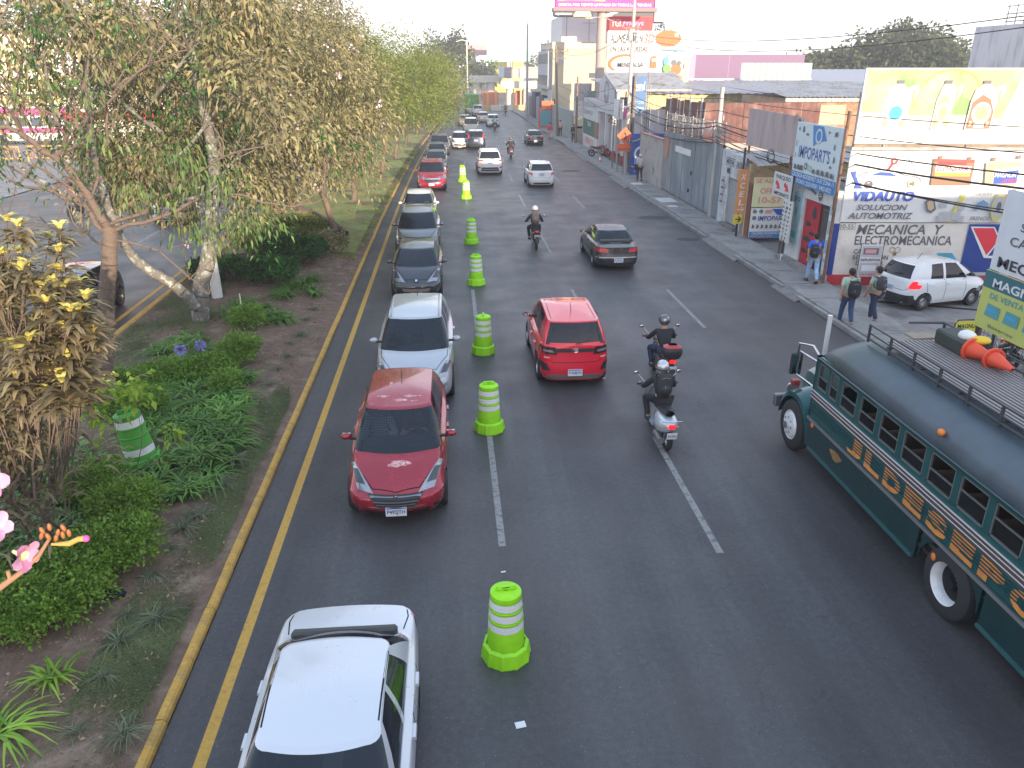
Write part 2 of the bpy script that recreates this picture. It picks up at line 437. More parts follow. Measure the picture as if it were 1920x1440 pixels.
sheet('opposite_road',-26,-9.5,-12,420,0,A_,60,kind='structure')
MB().add([(-80,-12,.03),(-26,-12,.03),(-26,420,.03),(-80,420,.03)],[(0,1,2,3)]).build('opposite_pavement',concrete,kind='structure')
road=bpy.data.objects['road'];road2=bpy.data.objects['opposite_road']
def dash(x,y0,y1,w=.115,m=white_line,name='lane_marking',par=road,z=.004):
    n=max(1,int((y1-y0)/2));c=[(x+curve_x(y0+(y1-y0)*i/n),y0+(y1-y0)*i/n)for i in range(n+1)]
    MB().grid([[(a-w/2,b,z),(a+w/2,b,z)]for a,b in c],m).build(name,m,par)
for a,b in ((10.27,14.6),(19.6,25.6),(33.6,34.6),(43.4,46.0),(62,65),(74,77),(86,89),(98,101),(110,113)):dash(.65 if a<30 else .85,a,b)
for a,b in ((-2,1.2),(9.82,13.9),(19.6,25.35),(31.0,35.3),(42.57,46.83),(52.7,57),(64,68),(75,79),(86,90),(97,101),(108,112)):dash(4.03,a,b)
for a,b in ((9,11),(20.9,25.1),(32,32.01),(41.8,46.2),(52.4,56.6),(63,67),(74,78),(85,89),(96,100),(107,111)):
    if b-a>.1:dash(7.28 if a<40 else 7.2-.006*(a-40),a,b)
dash(-2.9,5,150,.14,yel_line,'edge_line')
dash(-10.1,5,150,.14,yel_line,'edge_line',road2)
for x in (-13.6,-17.2):
    for k in range(12):dash(x,14+10*k,17+10*k,par=road2)
for x,y,w,h_ in ((8.7,39.3,1.1,.75),):
    mb=MB()
    for a in range(26):
        t0,t1=2*PI*a/26,2*PI*(a+1)/26
        if a%7 in (0,3):continue
        mb.add([(x+w*.5*math.cos(t)*k,y+h_*.5*math.sin(t)*k,.004)for t,k in ((t0,.88),(t0,1),(t1,1),(t1,.88))],[(0,1,2,3)])
    mb.build('manhole_ring',white_line,road)
for (x,y,r)in ((10.2,38.6,.55),(10.4,33.2,.35),(8.9,58,.5)):
    mb=MB();mb.add([(x+r*1.5*math.cos(2*PI*i/18)*(1+.1*math.sin(i*3)),y+r*math.sin(2*PI*i/18)*(1+.1*math.cos(i*5)),.005)for i in range(18)],[tuple(range(18))]).build('asphalt_patch',mat('asphalt_patch',(.036,.036,.039),.8,var=.3,vscale=8),road)
ys=[-12+i*2.2 for i in range(0,200)]
mb=MB();P=[]
for y in ys:
    c=curve_x(y);row=[]
    for j in range(15):
        t=j/14;x=-9.35+c+t*(5.80)
        z=.13-.06*max(0,t-.9)*10+.10*math.sin(PI*t)+.035*math.sin(1.7*y+5*t)*math.sin(PI*t)
        row.append((x,y,z))
    P.append(row)
mb.grid([list(r_)for r_ in P],soil);median=mb.build('median_soil',soil,smooth=60,kind='structure')
def kerb(name,par_label,xf,y0,y1,w,zt,m,step,cut=(),z0=-.02,kind='structure'):
    par=empty(name,(0,0,0),kind='structure');proto={}
    y=y0;i=0
    while y<y1:
        if not any(a<=y+step/2 <=b for a,b in cut):
            x=xf(y+step/2);an=math.atan2(xf(y+step)-xf(y),step)
            k=i%4
            if k not in proto:
                q=MB();L=step-.012;r1=random.Random(k)
                hh=zt-z0
                q.prism([(-w/2,0),(w/2,0),(w/2-.005,hh-.035),(w/2-.035,hh),(-w/2+.01,hh+.004*r1.random()),(-w/2,hh-.01)],'y',-L/2,L/2,m)
                o=q.build('kerb_stone',m,par);proto[k]=o
            else:
                o=proto[k].copy();COL.objects.link(o);setparent(o,par)
            o.location=(x+rng.uniform(-.006,.006),y+step/2,z0+rng.uniform(-.006,.004));o.rotation_euler.z=-an+rng.uniform(-.006,.006)
        y+=step;i+=1
    return par
kerb('median_kerb','',lambda y:-3.50+curve_x(y),3,92,.12,.085,yel_curb,1.0)
kerb('opposite_median_kerb','',lambda y:-9.45+curve_x(y),12,72,.18,.15,yel_curb,1.5)
sheet('median_kerb_far',-3.66,-3.46,92,300,.15,yel_curb,kind='structure')
DRV=((-10,13.8),(23.2,25.2),(28.9,33.5),(39.3,40.3),(48.5,54.8),(63,65.6),(72,84),(88,95),(112,150))
kerb('pavement_kerb','',lambda y:11.27,14,150,.17,.13,concrete,1.2,((23.4,25.2),(29,33.2),(49,54.6),(64,71),(78,84),(90,96),(115,150)))
pav=empty('pavement',(0,0,0),kind='structure')
MB().bb(11.36,13.0,14,150,-.02,.09,concrete_d).build('pavement_bed',concrete_d,pav)
protos=[]
for k in range(5):
    q=MB();r1=random.Random(k+50);w,l=1.56,1.78
    j=[r1.uniform(-.02,.02)for _ in range(8)]
    q.prism([(-w/2,-l/2+j[0]),(-w/4,-l/2+j[1]),(w/2,-l/2+j[2]),(w/2,l/2+j[3]),(w/5,l/2+j[4]),(-w/2,l/2+j[5])],'z',0,.045,concrete)
    o=q.build('pavement_slab',concrete,pav);protos.append(o);o.location=(12.17,15+k*1.82,.09)
y=15+5*1.82
while y<149:
    o=protos[rng.randrange(5)].copy();COL.objects.link(o);setparent(o,pav);o.location=(12.17+rng.uniform(-.01,.01),y,.09+rng.uniform(-.008,.006))
    o.rotation_euler.z=rng.choice((0,PI))+rng.uniform(-.006,.006);o.rotation_euler.x=rng.uniform(-.006,.006);y+=1.82
for (x,y,w,l)in ((12.1,43.3,.95,1.5),(11.9,41.2,.5,.5),(12.0,50.0,.7,.9)):
    MB().bb(x-w/2,x+w/2,y-l/2,y+l/2,.13,.147,mat('pale_slab',(.38,.37,.35),.8,var=.15)).build('access_cover',None,pav)
MB().prism([(0,0),(.05,0),(5.2,-2.3),(5.15,-2.45),(-.25,-.1)],'z',-.003,.003,dark_gap).build('drain_channel',dark_gap,loc=(13.8,23.2,0),kind='structure')
for y0,y1 in ((23.3,25.3),(29,33.3),(49,54.7),(64,71)):
    MB().add([(11.0,y0,.004),(11.0,y1,.004),(11.42,y1,.136),(11.42,y0,.136)],[(0,3,2,1)],concrete_d).build('kerb_ramp',concrete_d,pav)
# ---------------------------------------------------------------- cars: stacked rings around the body, front towards local -Y
def smooth_interp(pts,y):
    ys=[p[0]for p in pts]
    if y<=ys[0]:return pts[0][1]
    if y>=ys[-1]:return pts[-1][1]
    for i in range(len(pts)-1):
        if ys[i]<=y<=ys[i+1]:
            t=(y-ys[i])/(ys[i+1]-ys[i]);t=t*t*(3-2*t)if len(pts)>2 else t
            return pts[i][1]*(1-t)+pts[i+1][1]*t
NF,NCO,NS=6,4,14
def ringpts(lv,ysd=None):
    """half ring (x>=0) from front centre round to rear centre"""
    w,yF,yR,rF,rR,bF,bR=lv['w'],lv['yF'],lv['yR'],lv['rF'],lv['rR'],lv.get('bF',.12),lv.get('bR',.08)
    rxF,rxR=lv.get('rxF',rF*.8),lv.get('rxR',rR*.8);tpF,tpR=lv.get('tF',1),lv.get('tR',1)
    wF,wR=w*tpF,w*tpR;pts=[]
    xe=wF-rxF
    for i in range(NF+1):
        x=xe*i/NF;pts.append((x,yF+bF*(x/wF)**2))
    y0=yF+bF*(xe/wF)**2
    for i in range(1,NCO+1):
        a=PI/2*i/NCO;pts.append((xe+rxF*math.sin(a),y0+rF*(1-math.cos(a))))
    xr=wR-rxR;y1=yR-bR*(xr/wR)**2;ya,yb=y0+rF,y1-rR
    sd=ysd or [ya+(yb-ya)*(i+1)/(NS+1)for i in range(NS)]
    for yv in sd:
        t=(yv-ya)/(yb-ya);wf=1-(1-tpF)*max(0,1-t/.35)**2-(1-tpR)*max(0,1-(1-t)/.35)**2
        pts.append((w*wf,yv))
    for i in range(NCO):
        a=PI/2*(1-i/NCO);pts.append((xr+rxR*math.sin(a),y1-rR*(1-math.cos(a))))
    for i in range(NF+1):
        x=xr*(1-i/NF);pts.append((x,yR-bR*(x/wR)**2))
    return pts
IC=NF+NCO
NH=2*(NF+NCO+1)+NS
def zf(z,y):return z if not isinstance(z,(list,tuple))else smooth_interp(z,y)
def make_body(sp):
    """returns bmesh data: verts, faces with class tags"""
    rows=[];cls=[]
    LV=sp['levels']
    base=[[(x,y,zf(l['z'],y))for x,y in ringpts(l)]for l in LV]
    n=len(base)
    def cr(p0,p1,p2,p3,t):return tuple(.5*((2*b)+(-a+c)*t+(2*a-5*b+4*c-d)*t*t+(-a+3*b-3*c+d)*t**3)for a,b,c,d in zip(p0,p1,p2,p3))
    for i in range(n-1):
        for s_ in range(3):
            t=s_/3
            rows.append([cr(base[max(0,i-1)][k],base[i][k],base[i+1][k],base[min(n-1,i+2)][k],t)for k in range(NH)]);cls.append('low')
    rows.append(base[-1]);cls.append('deck')
    g=sp['gh']
    gb=ringpts(g['base'],g['yb']);gb=[(x,y,zf(g['base']['z'],y))for x,y in gb]
    last=base[-1];K=6
    for s_ in range(1,K+1):
        t=s_/K;row=[]
        for k in range(NH):
            a,b=last[k],gb[k];d=math.hypot(a[0]-b[0],a[1]-b[1])
            te=t if d<.25 else 1-(1-t)**1.35
            z=a[2]+(b[2]-a[2])*te
            row.append((a[0]+(b[0]-a[0])*t,a[1]+(b[1]-a[1])*t,z))
        rows.append(row);cls.append('deck' if s_<K else 'gh')
    gt=ringpts(g['top'],g['yt']);gt=[(x,y,zf(g['top']['z'],y))for x,y in gt]
    ts=[.05,.3,.55,.8,.94,1];bul=g.get('bulge',.025)
    for t in ts:
        row=[]
        for k in range(NH):
            a,b=gb[k],gt[k];s_=math.sin(PI*t)*bul
            dx=1 if IC<=k<=IC+NS+1 else 0
            dy=-1 if k<IC else (1 if k>IC+NS else 0)
            row.append((a[0]+(b[0]-a[0])*t+s_*dx,a[1]+(b[1]-a[1])*t+s_*dy*.8,a[2]+(b[2]-a[2])*t+s_*.5*(dy!=0)))
        rows.append(row);cls.append('ghrow' if t<1 else 'roof')
    yc=(gt[0][1]+gt[-1][1])/2;crown=g.get('crown',.06)
    for q in (.965,.85,.65,.45,.22):
        row=[]
        for k in range(NH):
            x,y,z=gt[k];row.append((x*q,yc+(y-yc)*q,z*(q*q)+(zf(g['top']['z'],yc+(y-yc)*q))*(1-q*q)+crown*(1-q*q)))
        rows.append(row);cls.append('roof')
    V=[];nc=2*NH-2
    for row in rows:
        V.extend(row);V.extend([(-x,y,z)for x,y,z in row[-2:0:-1]])
    F=[];T=[]
    def kk(c):return c if c<NH else nc-c
    for i in range(len(rows)-1):
        for c in range(nc):
            a=i*nc+c;b=i*nc+(c+1)%nc
            F.append((a,b,b+nc,a+nc));lo=min(kk(c),kk((c+1)%nc))if (c+1)%nc else min(kk(c),0)
            t=0
            if i>=len(rows)-1-5-6 and i<len(rows)-1-5:
                band=i-(len(rows)-1-5-6)
                s_=lo-IC
                if 1 <=band<=4:
                    if lo<IC-g.get('apil',0):t=1
                    elif s_ in g['win']:t=2
                    elif s_ in g.get('blk',()):t=4
                    elif lo>=IC+NS+1+g.get('rpil',1):t=3
                elif band==0 and lo>=IC+NS+1+g.get('rpil',1):t=4
                elif band==0 and lo<IC:t=4
                elif band==5 and g.get('topblk'):t=4
            T.append(t)
    top=len(V);x0=rows[-1];V.append((0,yc,zf(g['top']['z'],yc)+crown))
    o=(len(rows)-1)*nc
    for c in range(nc):F.append((o+c,o+(c+1)%nc,top));T.append(0)
    bot=len(V);V.append((0,0,rows[0][0][2]))
    for c in range(nc):F.append(((c+1)%nc,c,bot));T.append(4)
    return V,F,T
def car_proto(sp,name):
    V,F,T=make_body(sp)
    P=sp['paint'];mats=[P,glass if not sp.get('clear')else glass_c,glass,sp.get('rglass',glass),black_pl,dark_gap]
    if sp.get('tint'):mats[1]=mats[1];mats[2]=glass_d;mats[3]=glass_d
    me=bpy.data.meshes.new('body');me.from_pydata(V,[],F)
    for m in mats:me.materials.append(m)
    me.polygons.foreach_set('material_index',T)
    me.polygons.foreach_set('use_smooth',[True]*len(T));me.update()
    bvh=BVHTree.FromPolygons(V,F)
    ob=bpy.data.objects.new('body',me);COL.objects.link(ob)
    wr=sp['wr'];c=MB()
    for y in sp['wy']:
        for s_ in (-1,1):c.cyl((s_*(sp['W']/2-.02),y,wr*1.0),wr*1.17,.5,'x',24)
    cm=c.mesh('cut',None)
    for m in mats:cm.materials.append(m)
    cm.polygons.foreach_set('material_index',[5]*len(cm.polygons))
    co=bpy.data.objects.new('cut',cm);COL.objects.link(co)
    md=ob.modifiers.new('b','BOOLEAN');md.operation='DIFFERENCE';md.object=co;md.solver='EXACT'
    dg=bpy.context.evaluated_depsgraph_get();dg.update()
    m2=bpy.data.meshes.new_from_object(ob.evaluated_get(dg))
    bpy.data.objects.remove(ob);bpy.data.objects.remove(co)
    if len(m2.polygons)<200:m2=me
    root=empty(name)
    def sub(idx,nm,mset,par):
        bm=bmesh.new();bm.from_mesh(m2)
        bmesh.ops.delete(bm,geom=[f for f in bm.faces if f.material_index not in idx],context='FACES')
        if nm=='windscreen' or nm=='rear_window' or nm=='side_window':pass
        if not bm.faces:bm.free();return None
        o_=bpy.data.meshes.new(nm);bm.to_mesh(o_);bm.free();o_.materials.clear()
        for m in mset:o_.materials.append(m)
        if len(mset)==1:o_.polygons.foreach_set('material_index',[0]*len(o_.polygons))
        o_.polygons.foreach_set('use_smooth',[True]*len(o_.polygons));o_.set_sharp_from_angle(angle=R(48))
        return meshobj(nm,o_,par)
    body=sub((0,4,5),'body',mats,root)
    sub((1,),'windscreen',[mats[1]],root);sub((3,),'rear_window',[mats[3]],root)
    bm=bmesh.new();bm.from_mesh(m2)
    bmesh.ops.delete(bm,geom=[f for f in bm.faces if f.material_index!=2],context='FACES')
    seen=set();isl=[]
    for f in bm.faces:
        if f.index in seen:continue
        st=[f];cur=[];seen.add(f.index)
        while st:
            q=st.pop();cur.append(q)
            for e_ in q.edges:
                for g_ in e_.link_faces:
                    if g_.index not in seen:seen.add(g_.index);st.append(g_)
        isl.append([[v.co.copy()for v in q.verts]for q in cur])
    bm.free()
    for i_ in isl:
        mb=MB()
        for q in i_:mb.add(q,[tuple(range(len(q)))])
        o_=mb.build('side_window',mats[2],root)
        b2=bmesh.new();b2.from_mesh(o_.data);bmesh.ops.remove_doubles(b2,verts=b2.verts,dist=1e-4);b2.to_mesh(o_.data);b2.free()
        o_.data.polygons.foreach_set('use_smooth',[True]*len(o_.data.polygons))
    # --- projected patches
    DIR={'F':(0,1,0),'B':(0,-1,0),'R':(-1,0,0),'L':(1,0,0),'T':(0,0,-1),'FT':(0,.75,-.66),'BT':(0,-.75,-.66),
           'FR':(-.5,.8,-.2),'FL':(.5,.8,-.2),'BR':(-.5,-.8,-.1),'BL':(.5,-.8,-.1)}
    def hit(p,d):
        d=Vector(DIR[d]).normalized();p=Vector(p)
        loc,nn,ix,dist=bvh.ray_cast(p-d*1.6,d)
        return (loc,nn)if loc else (None,None)
    def patch(nm,cs,d,m,off=.008,n=(7,4),mirror=True,par=None,thick=.012):
        for s_ in ((1,-1)if mirror else (1,)):
            dd=d
            if s_<0 and d in ('R','L','FR','FL','BR','BL'):dd={'R':'L','L':'R','FR':'FL','FL':'FR','BR':'BL','BL':'BR'}[d]
            a,b,c_,e_=[Vector((p[0]*s_,p[1],p[2]))for p in cs]
            P_=[];ok=True
            for i in range(n[0]+1):
                row=[]
                for j in range(n[1]+1):
                    u,v=i/n[0],j/n[1]
                    p=(a*(1-u)+b*u)*(1-v)+(e_*(1-u)+c_*u)*v
                    l_,nn=hit(p,dd)
                    for q_ in (.97,.94,.91,.88,.84):
                        if l_ is None or (l_-p).length>.5:l_,nn=hit((p.x*q_,p.y,p.z),dd)
                    if l_ is None or (l_-p).length>.9:ok=False;break
                    row.append(l_+nn*off)
                if not ok:break
                P_.append(row)
            if not ok:continue
            mb=MB();mb.grid(P_,m)
            edge=[P_[i][0]for i in range(n[0]+1)]+[P_[n[0]][j]for j in range(1,n[1]+1)]+[P_[i][n[1]]for i in range(n[0]-1,-1,-1)]+[P_[0][j]for j in range(n[1]-1,0,-1)]
            cen=sum(edge,Vector())/len(edge);dv=Vector(DIR[dd]).normalized()
            lo=[p+dv*(off+thick)for p in edge];k=len(edge)
            mb.add(edge+lo,[(i,(i+1)%k,(i+1)%k+k,i+k)for i in range(k)],m)
            mb.build(nm,m,par or root,smooth=40)
            if nm=='headlight':
                k_=(.22,.80);Q=[a+(b-a)*k_[0]+(e_-a)*.25,a+(b-a)*k_[1]+(e_-a)*.25,(e_+(c_-e_)*k_[1])-(c_-b)*.25,(e_+(c_-e_)*k_[0])-(e_-a)*.25]
                patch('lamp_bowl',[tuple(v)for v in Q],dd,mat('lamp_bowl_dark',(.10,.105,.11),.25,.6),off+.006,(5,3),False)
    sp['detail'](patch,hit,root,body,sp)
    wi={}
    for yi,y in enumerate(sp['wy']):
        for s_ in (-1,1):
            tw=.2;x=s_*(sp['W']/2-.025-tw/2+sp.get('wx',0))
            t=MB();t.lathe([(wr*.60,-tw/2),(wr*.93,-tw/2),(wr,-tw/2+.03),(wr,tw/2-.03),(wr*.93,tw/2),(wr*.60,tw/2)],26,axis='x',cap=False)
            w=t.build('wheel',rubber,root,smooth=40);w.location=(x,y,wr);w.rotation_euler.z=0 if s_>0 else PI
            q=MB();rr=wr*.63
            q.lathe([(rr,-tw/2+.01),(rr,tw/2-.015),(rr*.93,tw/2-.01),(rr*.90,tw/2-.05),(rr*.88,0.0)],26,axis='x',cap=False)
            q.cyl((0.0,0,0),rr*.9,.01,'x',20,dark_gap)
            q.cyl((tw/2-.035,0,0),rr*.22,.03,'x',12)
            if sp.get('steelies'):q.lathe([(rr*.9,tw/2-.06),(rr*.55,tw/2-.02),(rr*.2,tw/2-.03)],20,axis='x',cap=False)
            else:
                for a in range(5):
                    an=2*PI*a/5
                    q.add([(tw/2-.03,math.cos(an+da)*r_,math.sin(an+da)*r_)for r_,da in ((rr*.15,-.5),(rr*.9,-.22),(rr*.9,.22),(rr*.15,.5))],[(0,1,2,3)])
            r_=q.build('rim',alu if not sp.get('steelies')else mat('hubcap_grey',(.35,.35,.36),.35,.6),w)
    if sp.get('interior'):
        fy=sp['gh']['yb'][3];z=sp.get('seatz',.5)
        for x in (-.36,.36):
            q=MB();q.box((x,fy+.25,z),(.5,.5,.16));q.box((x,fy+.55,z+.36),(.46,.13,.6),rot=(R(-14),0,0));q.box((x,fy+.64,z+.75),(.24,.09,.16),rot=(R(-14),0,0))
            q.build('front_seat',seatm,root,bevel=.03)
        q=MB();q.box((0,fy+1.35,z),(1.2,.45,.16));q.box((0,fy+1.62,z+.32),(1.2,.13,.5),rot=(R(-14),0,0));q.build('rear_seat',seatm,root,bevel=.03)
        q=MB();q.prism([(fy-.75,z+.2),(fy-.75,z+.40),(fy-.35,z+.43),(fy-.28,z+.1)],'x',-.62,.62);q.build('dashboard',mat('dash_grey',(.035,.035,.037),.7),root)
        q=MB();c0=Vector((.36,fy-.12,z+.33))
        pts=[c0+Vector((.18*math.cos(a),.08*math.sin(a),.165*math.sin(a)))for a in [2*PI*i/16 for i in range(17)]]
        q.tube(pts,.015,6);q.tube([c0,c0+Vector((0,-.15,-.06))],.03,6);q.build('steering_wheel',black_pl,root)
    return root
def mirrors(patch,root,sp,y,z,col=None,wd=.2):
    w=sp['W']/2
    for s_ in (-1,1):
        q=MB();q.ell((s_*(w+.055),y,z+.04),(wd/2,.062,.06),nu=14,nv=9,rot=(0,0,s_*R(-14)))
        o=q.build('wing_mirror',col or sp['paint'],root,smooth=50)
        q=MB();q.box((s_*(w+.055),y+.052,z+.04),(wd*.7,.02,.075));q.build('mirror_glass',chrome,o)
        q=MB();q.box((s_*(w-.06),y,z),(.14,.06,.04));q.build('mirror_arm',black_pl,o)
def seam(patch,pts,d,w=.012):
    for a,b in zip(pts[:-1],pts[1:]):
        a=Vector(a);b=Vector(b);t=(b-a).normalized()
        ax={'R':Vector((1,0,0)),'T':Vector((0,0,1)),'F':Vector((0,1,0)),'B':Vector((0,1,0)),'FT':Vector((0,-.75,.66)),'BT':Vector((0,.75,.66))}[d]
        nn=t.cross(ax).normalized()*w/2
        patch('panel_gap',[a-nn,b-nn,b+nn,a+nn],d,dark_gap,.0025,(6,1),thick=.001)
def plate(hit,root,sp,front,z,txt=None,x=0,w=.34,h=.165):
    y=-3 if front else 3
    l_,nn=hit((x,sp['yF']if front else sp['yR'],z),'F' if front else 'B')
    yy=l_.y+(-.02 if front else .02)
    e_=empty('number_plate',(x,yy,z),0 if front else PI)
    setparent(e_,root)
    q=MB();q.box((0,0,0),(w,.012,h));o=q.build('number_plate_blank',platem,e_)
    p=Panel();p.rect(-w/2+.01,h/2-.032,w/2-.01,h/2-.008,mat('plate_blue',(.05,.12,.42),.4),1)
    if txt:p.text(txt,-w/2+.025,-h/2+.025,w/2-.025,h/2-.05,platetx,.03,0,2)
    for nm,mb in ([('plate_band',p.mb)]+list(p.tx.items())):
        ob=mb.build(nm,None,e_);ob.location=(0,-.003,0)
def std_levels(L,W,H,k):
    """k: hood edge z at nose, cowl z, shoulder z, tail z, clearance"""
    a=L/2;w=W/2;yF,yR=-a,a
    return [dict(z=.20,w=w*.90,yF=yF+.10,yR=yR-.06,rF=.35,rR=.3,rxF=.35,rxR=.3,bF=k.get('bow',.16),bR=.07,tF=.93,tR=.94),
            dict(z=.34,w=w*.97,yF=yF+.01,yR=yR-.01,rF=.42,rR=.28,rxF=.34,rxR=.26,bF=k.get('bow',.16),bR=.08,tF=.94,tR=.95),
            dict(z=.52,w=w*.985,yF=yF,yR=yR,rF=.45,rR=.28,rxF=.33,rxR=.25,bF=k.get('bow',.16),bR=.08,tF=.94,tR=.95),
            dict(z=[(yF,k['nose']-.12),(-a*.35,.68),(a*.5,.72),(yR,k['tail']*.72)],w=w*1.0,yF=yF+.06,yR=yR-.03,rF=.5,rR=.3,rxF=.32,rxR=.24,bF=k.get('bow',.16)+.04,bR=.08,tF=.93,tR=.95),
            dict(z=[(yF,k['nose']),(-a*.35,k['sh']),(a*.5,k['sh']+.03),(yR,k['tail'])],w=w*.965,yF=yF+k.get('nb',.22),yR=yR-k.get('tb',.06),rF=.55,rR=.3,rxF=.33,rxR=.24,bF=k.get('bow',.16)+.08,bR=.08,tF=.90,tR=.95)]
def gh(W,yb,yt,zb,zt,wsF,wsT,rB,rT,win,blk=(),wb=.87,wt=.66,**k):
    """yb/yt side stations at base / roof; wsF, wsT: y of windscreen foot and top at the centre line; rB, rT rear glass"""
    d=dict(base=dict(z=zb,w=W/2*wb,yF=wsF,yR=rB,rF=.16,rR=.16,rxF=.20,rxR=.18,bF=.22,bR=k.get('rbow',.12)),
             top=dict(z=zt,w=W/2*wt,yF=wsT,yR=rT,rF=.12,rR=.14,rxF=.13,rxR=.16,bF=.10,bR=.08),yb=yb,yt=yt,win=win,blk=blk)
    d.update(k);return d
def sts(*segs):
    """expand [(y, n)] lists: segs are (start, end, count) pieces, returns NS stations"""
    out=[]
    for a,b,n in segs:out+=[a+(b-a)*i/n for i in range(n)]
    out.append(segs[-1][1]);assert len(out)==NS,len(out);return out
def common_gh(W,zb,zt,fb,ft,rb,rt,B=None,q=None,**k):
    """fb/ft: front window start (base/roof); rb/rt: last side station; B: base/roof y of B pillar"""
    bb,bt=B;qb,qt=q
    yb=sts((fb,bb-.05,5),(bb-.05,bb+.05,1),(bb+.05,qb,5),(qb,rb,2))
    yt=sts((ft,bt-.045,5),(bt-.045,bt+.045,1),(bt+.045,qt,5),(qt,rt,2))
    return gh(W,yb,yt,zb,zt,k.pop('wsF'),k.pop('wsT'),k.pop('rB'),k.pop('rT'),win=(1,2,3,4,5,7,8,9,10,11),blk=(6,)+tuple(k.pop('blk',())),**k)
def door_seams(patch,sp,ys,z0=.3,z1=.9,handle=True):
    w=sp['W']/2
    for (ya,yb_)in zip(ys[:-1],ys[1:]):
        pass
    for y in ys:seam(patch,[(w,y,z0),(w,y-.02,.6),(w,y+.03,z1)],'R')
    if handle:
        for y in ys[1:]:
            patch('door_handle',[(w,y-.24,.80),(w,y-.06,.80),(w,y-.06,.835),(w,y-.24,.835)],'R',sp.get('handle',sp['paint']),.03,(3,1))
def wipers(root,y,z,w=.55):
    for x in (-.5,.12):
        q=MB();q.tube([(x,y,z),(x+w*.95,y+.12,z+.10)],.009,5);q.build('wiper',black_pl,root)
# ---- compact hatchback seen from the front
def det_hatch_red(P,hit,root,body,sp):
    w=sp['W']/2
    P('headlight',[(.36,-1.93,.60),(.62,-1.75,.58),(.78,-1.2,.84),(.70,-1.32,.88)],'FT',lampglass,.012,(6,5))
    P('grille',[(-.44,-2,.57),(.44,-2,.57),(.30,-2,.40),(-.30,-2,.40)],'F',black_pl,.01,(10,4),mirror=False)
    for i in range(3):
        z=.435+i*.05;ww=.31+i*.05
        P('grille_bar',[(-ww,-2,z),(ww,-2,z),(ww,-2,z+.013),(-ww,-2,z+.013)],'F',steel,.022,(10,1),mirror=False)
    P('grille_trim',[(-.46,-2,.375),(.46,-2,.375),(.30,-2,.395),(-.30,-2,.395)],'F',chrome,.014,(10,1),mirror=False)
    P('lower_intake',[(-.5,-2,.22),(.5,-2,.22),(.56,-2,.30),(-.56,-2,.30)],'F',dark_gap,.006,(10,2),mirror=False)
    P('fog_lamp',[(.62,-2,.31),(.70,-1.9,.31),(.70,-1.9,.37),(.62,-2,.37)],'F',black_pl,.01,(3,2))
    l,n=hit((0,-2,.545),'F');q=MB();q.lathe([(.055,-.012),(.055,.0),(.04,.004)],18,(0,l.y-.02,.53),'y');q.build('round_badge',chrome,root)
    seam(P,[(0.0,-1.92,.66),(.38,-1.82,.68),(.72,-1.35,.84),(.74,-.95,.93)],'T')
    P('rear_light',[(.66,2,.78),(.80,1.9,.78),(.78,1.9,1.02),(.66,2,1.02)],'B',redlens,.01,(4,4))
    door_seams(P,sp,(-.62,.28,1.08));mirrors(P,root,sp,-.62,.98)
    plate(hit,root,sp,True,.32,'P492JTH');wipers(root,-.98,.97)
    q=MB();q.tube([(0,.75,1.52),(0,.85,1.66)],.008,5);q.build('aerial',black_pl,root)
def spec_hatch(name,p,det,L=4.1,W=1.72,H=1.52,**k):
    a=L/2
    return dict(name=name,paint=p,L=L,W=W,yF=-a,yR=a,levels=std_levels(L,W,H,dict(nose=.66,sh=.90,tail=.98,bow=.26)),wr=.30,wy=(-a+.78,a-.70),wx=0,
        gh=common_gh(W,[(-1.2,.93),(0,.96),(a,1.02)],[(-.5,H-.09),(.2,H-.03),(a-.3,H-.10)],fb=-.62,ft=-.12,rb=a-.42,rt=a-.68,B=(.26,.32),q=(a-1.0,a-1.05),
                     wsF=-1.28,wsT=-.36,rB=a-.10,rT=a-.42,crown=.045,rbow=.10),detail=det,**k)
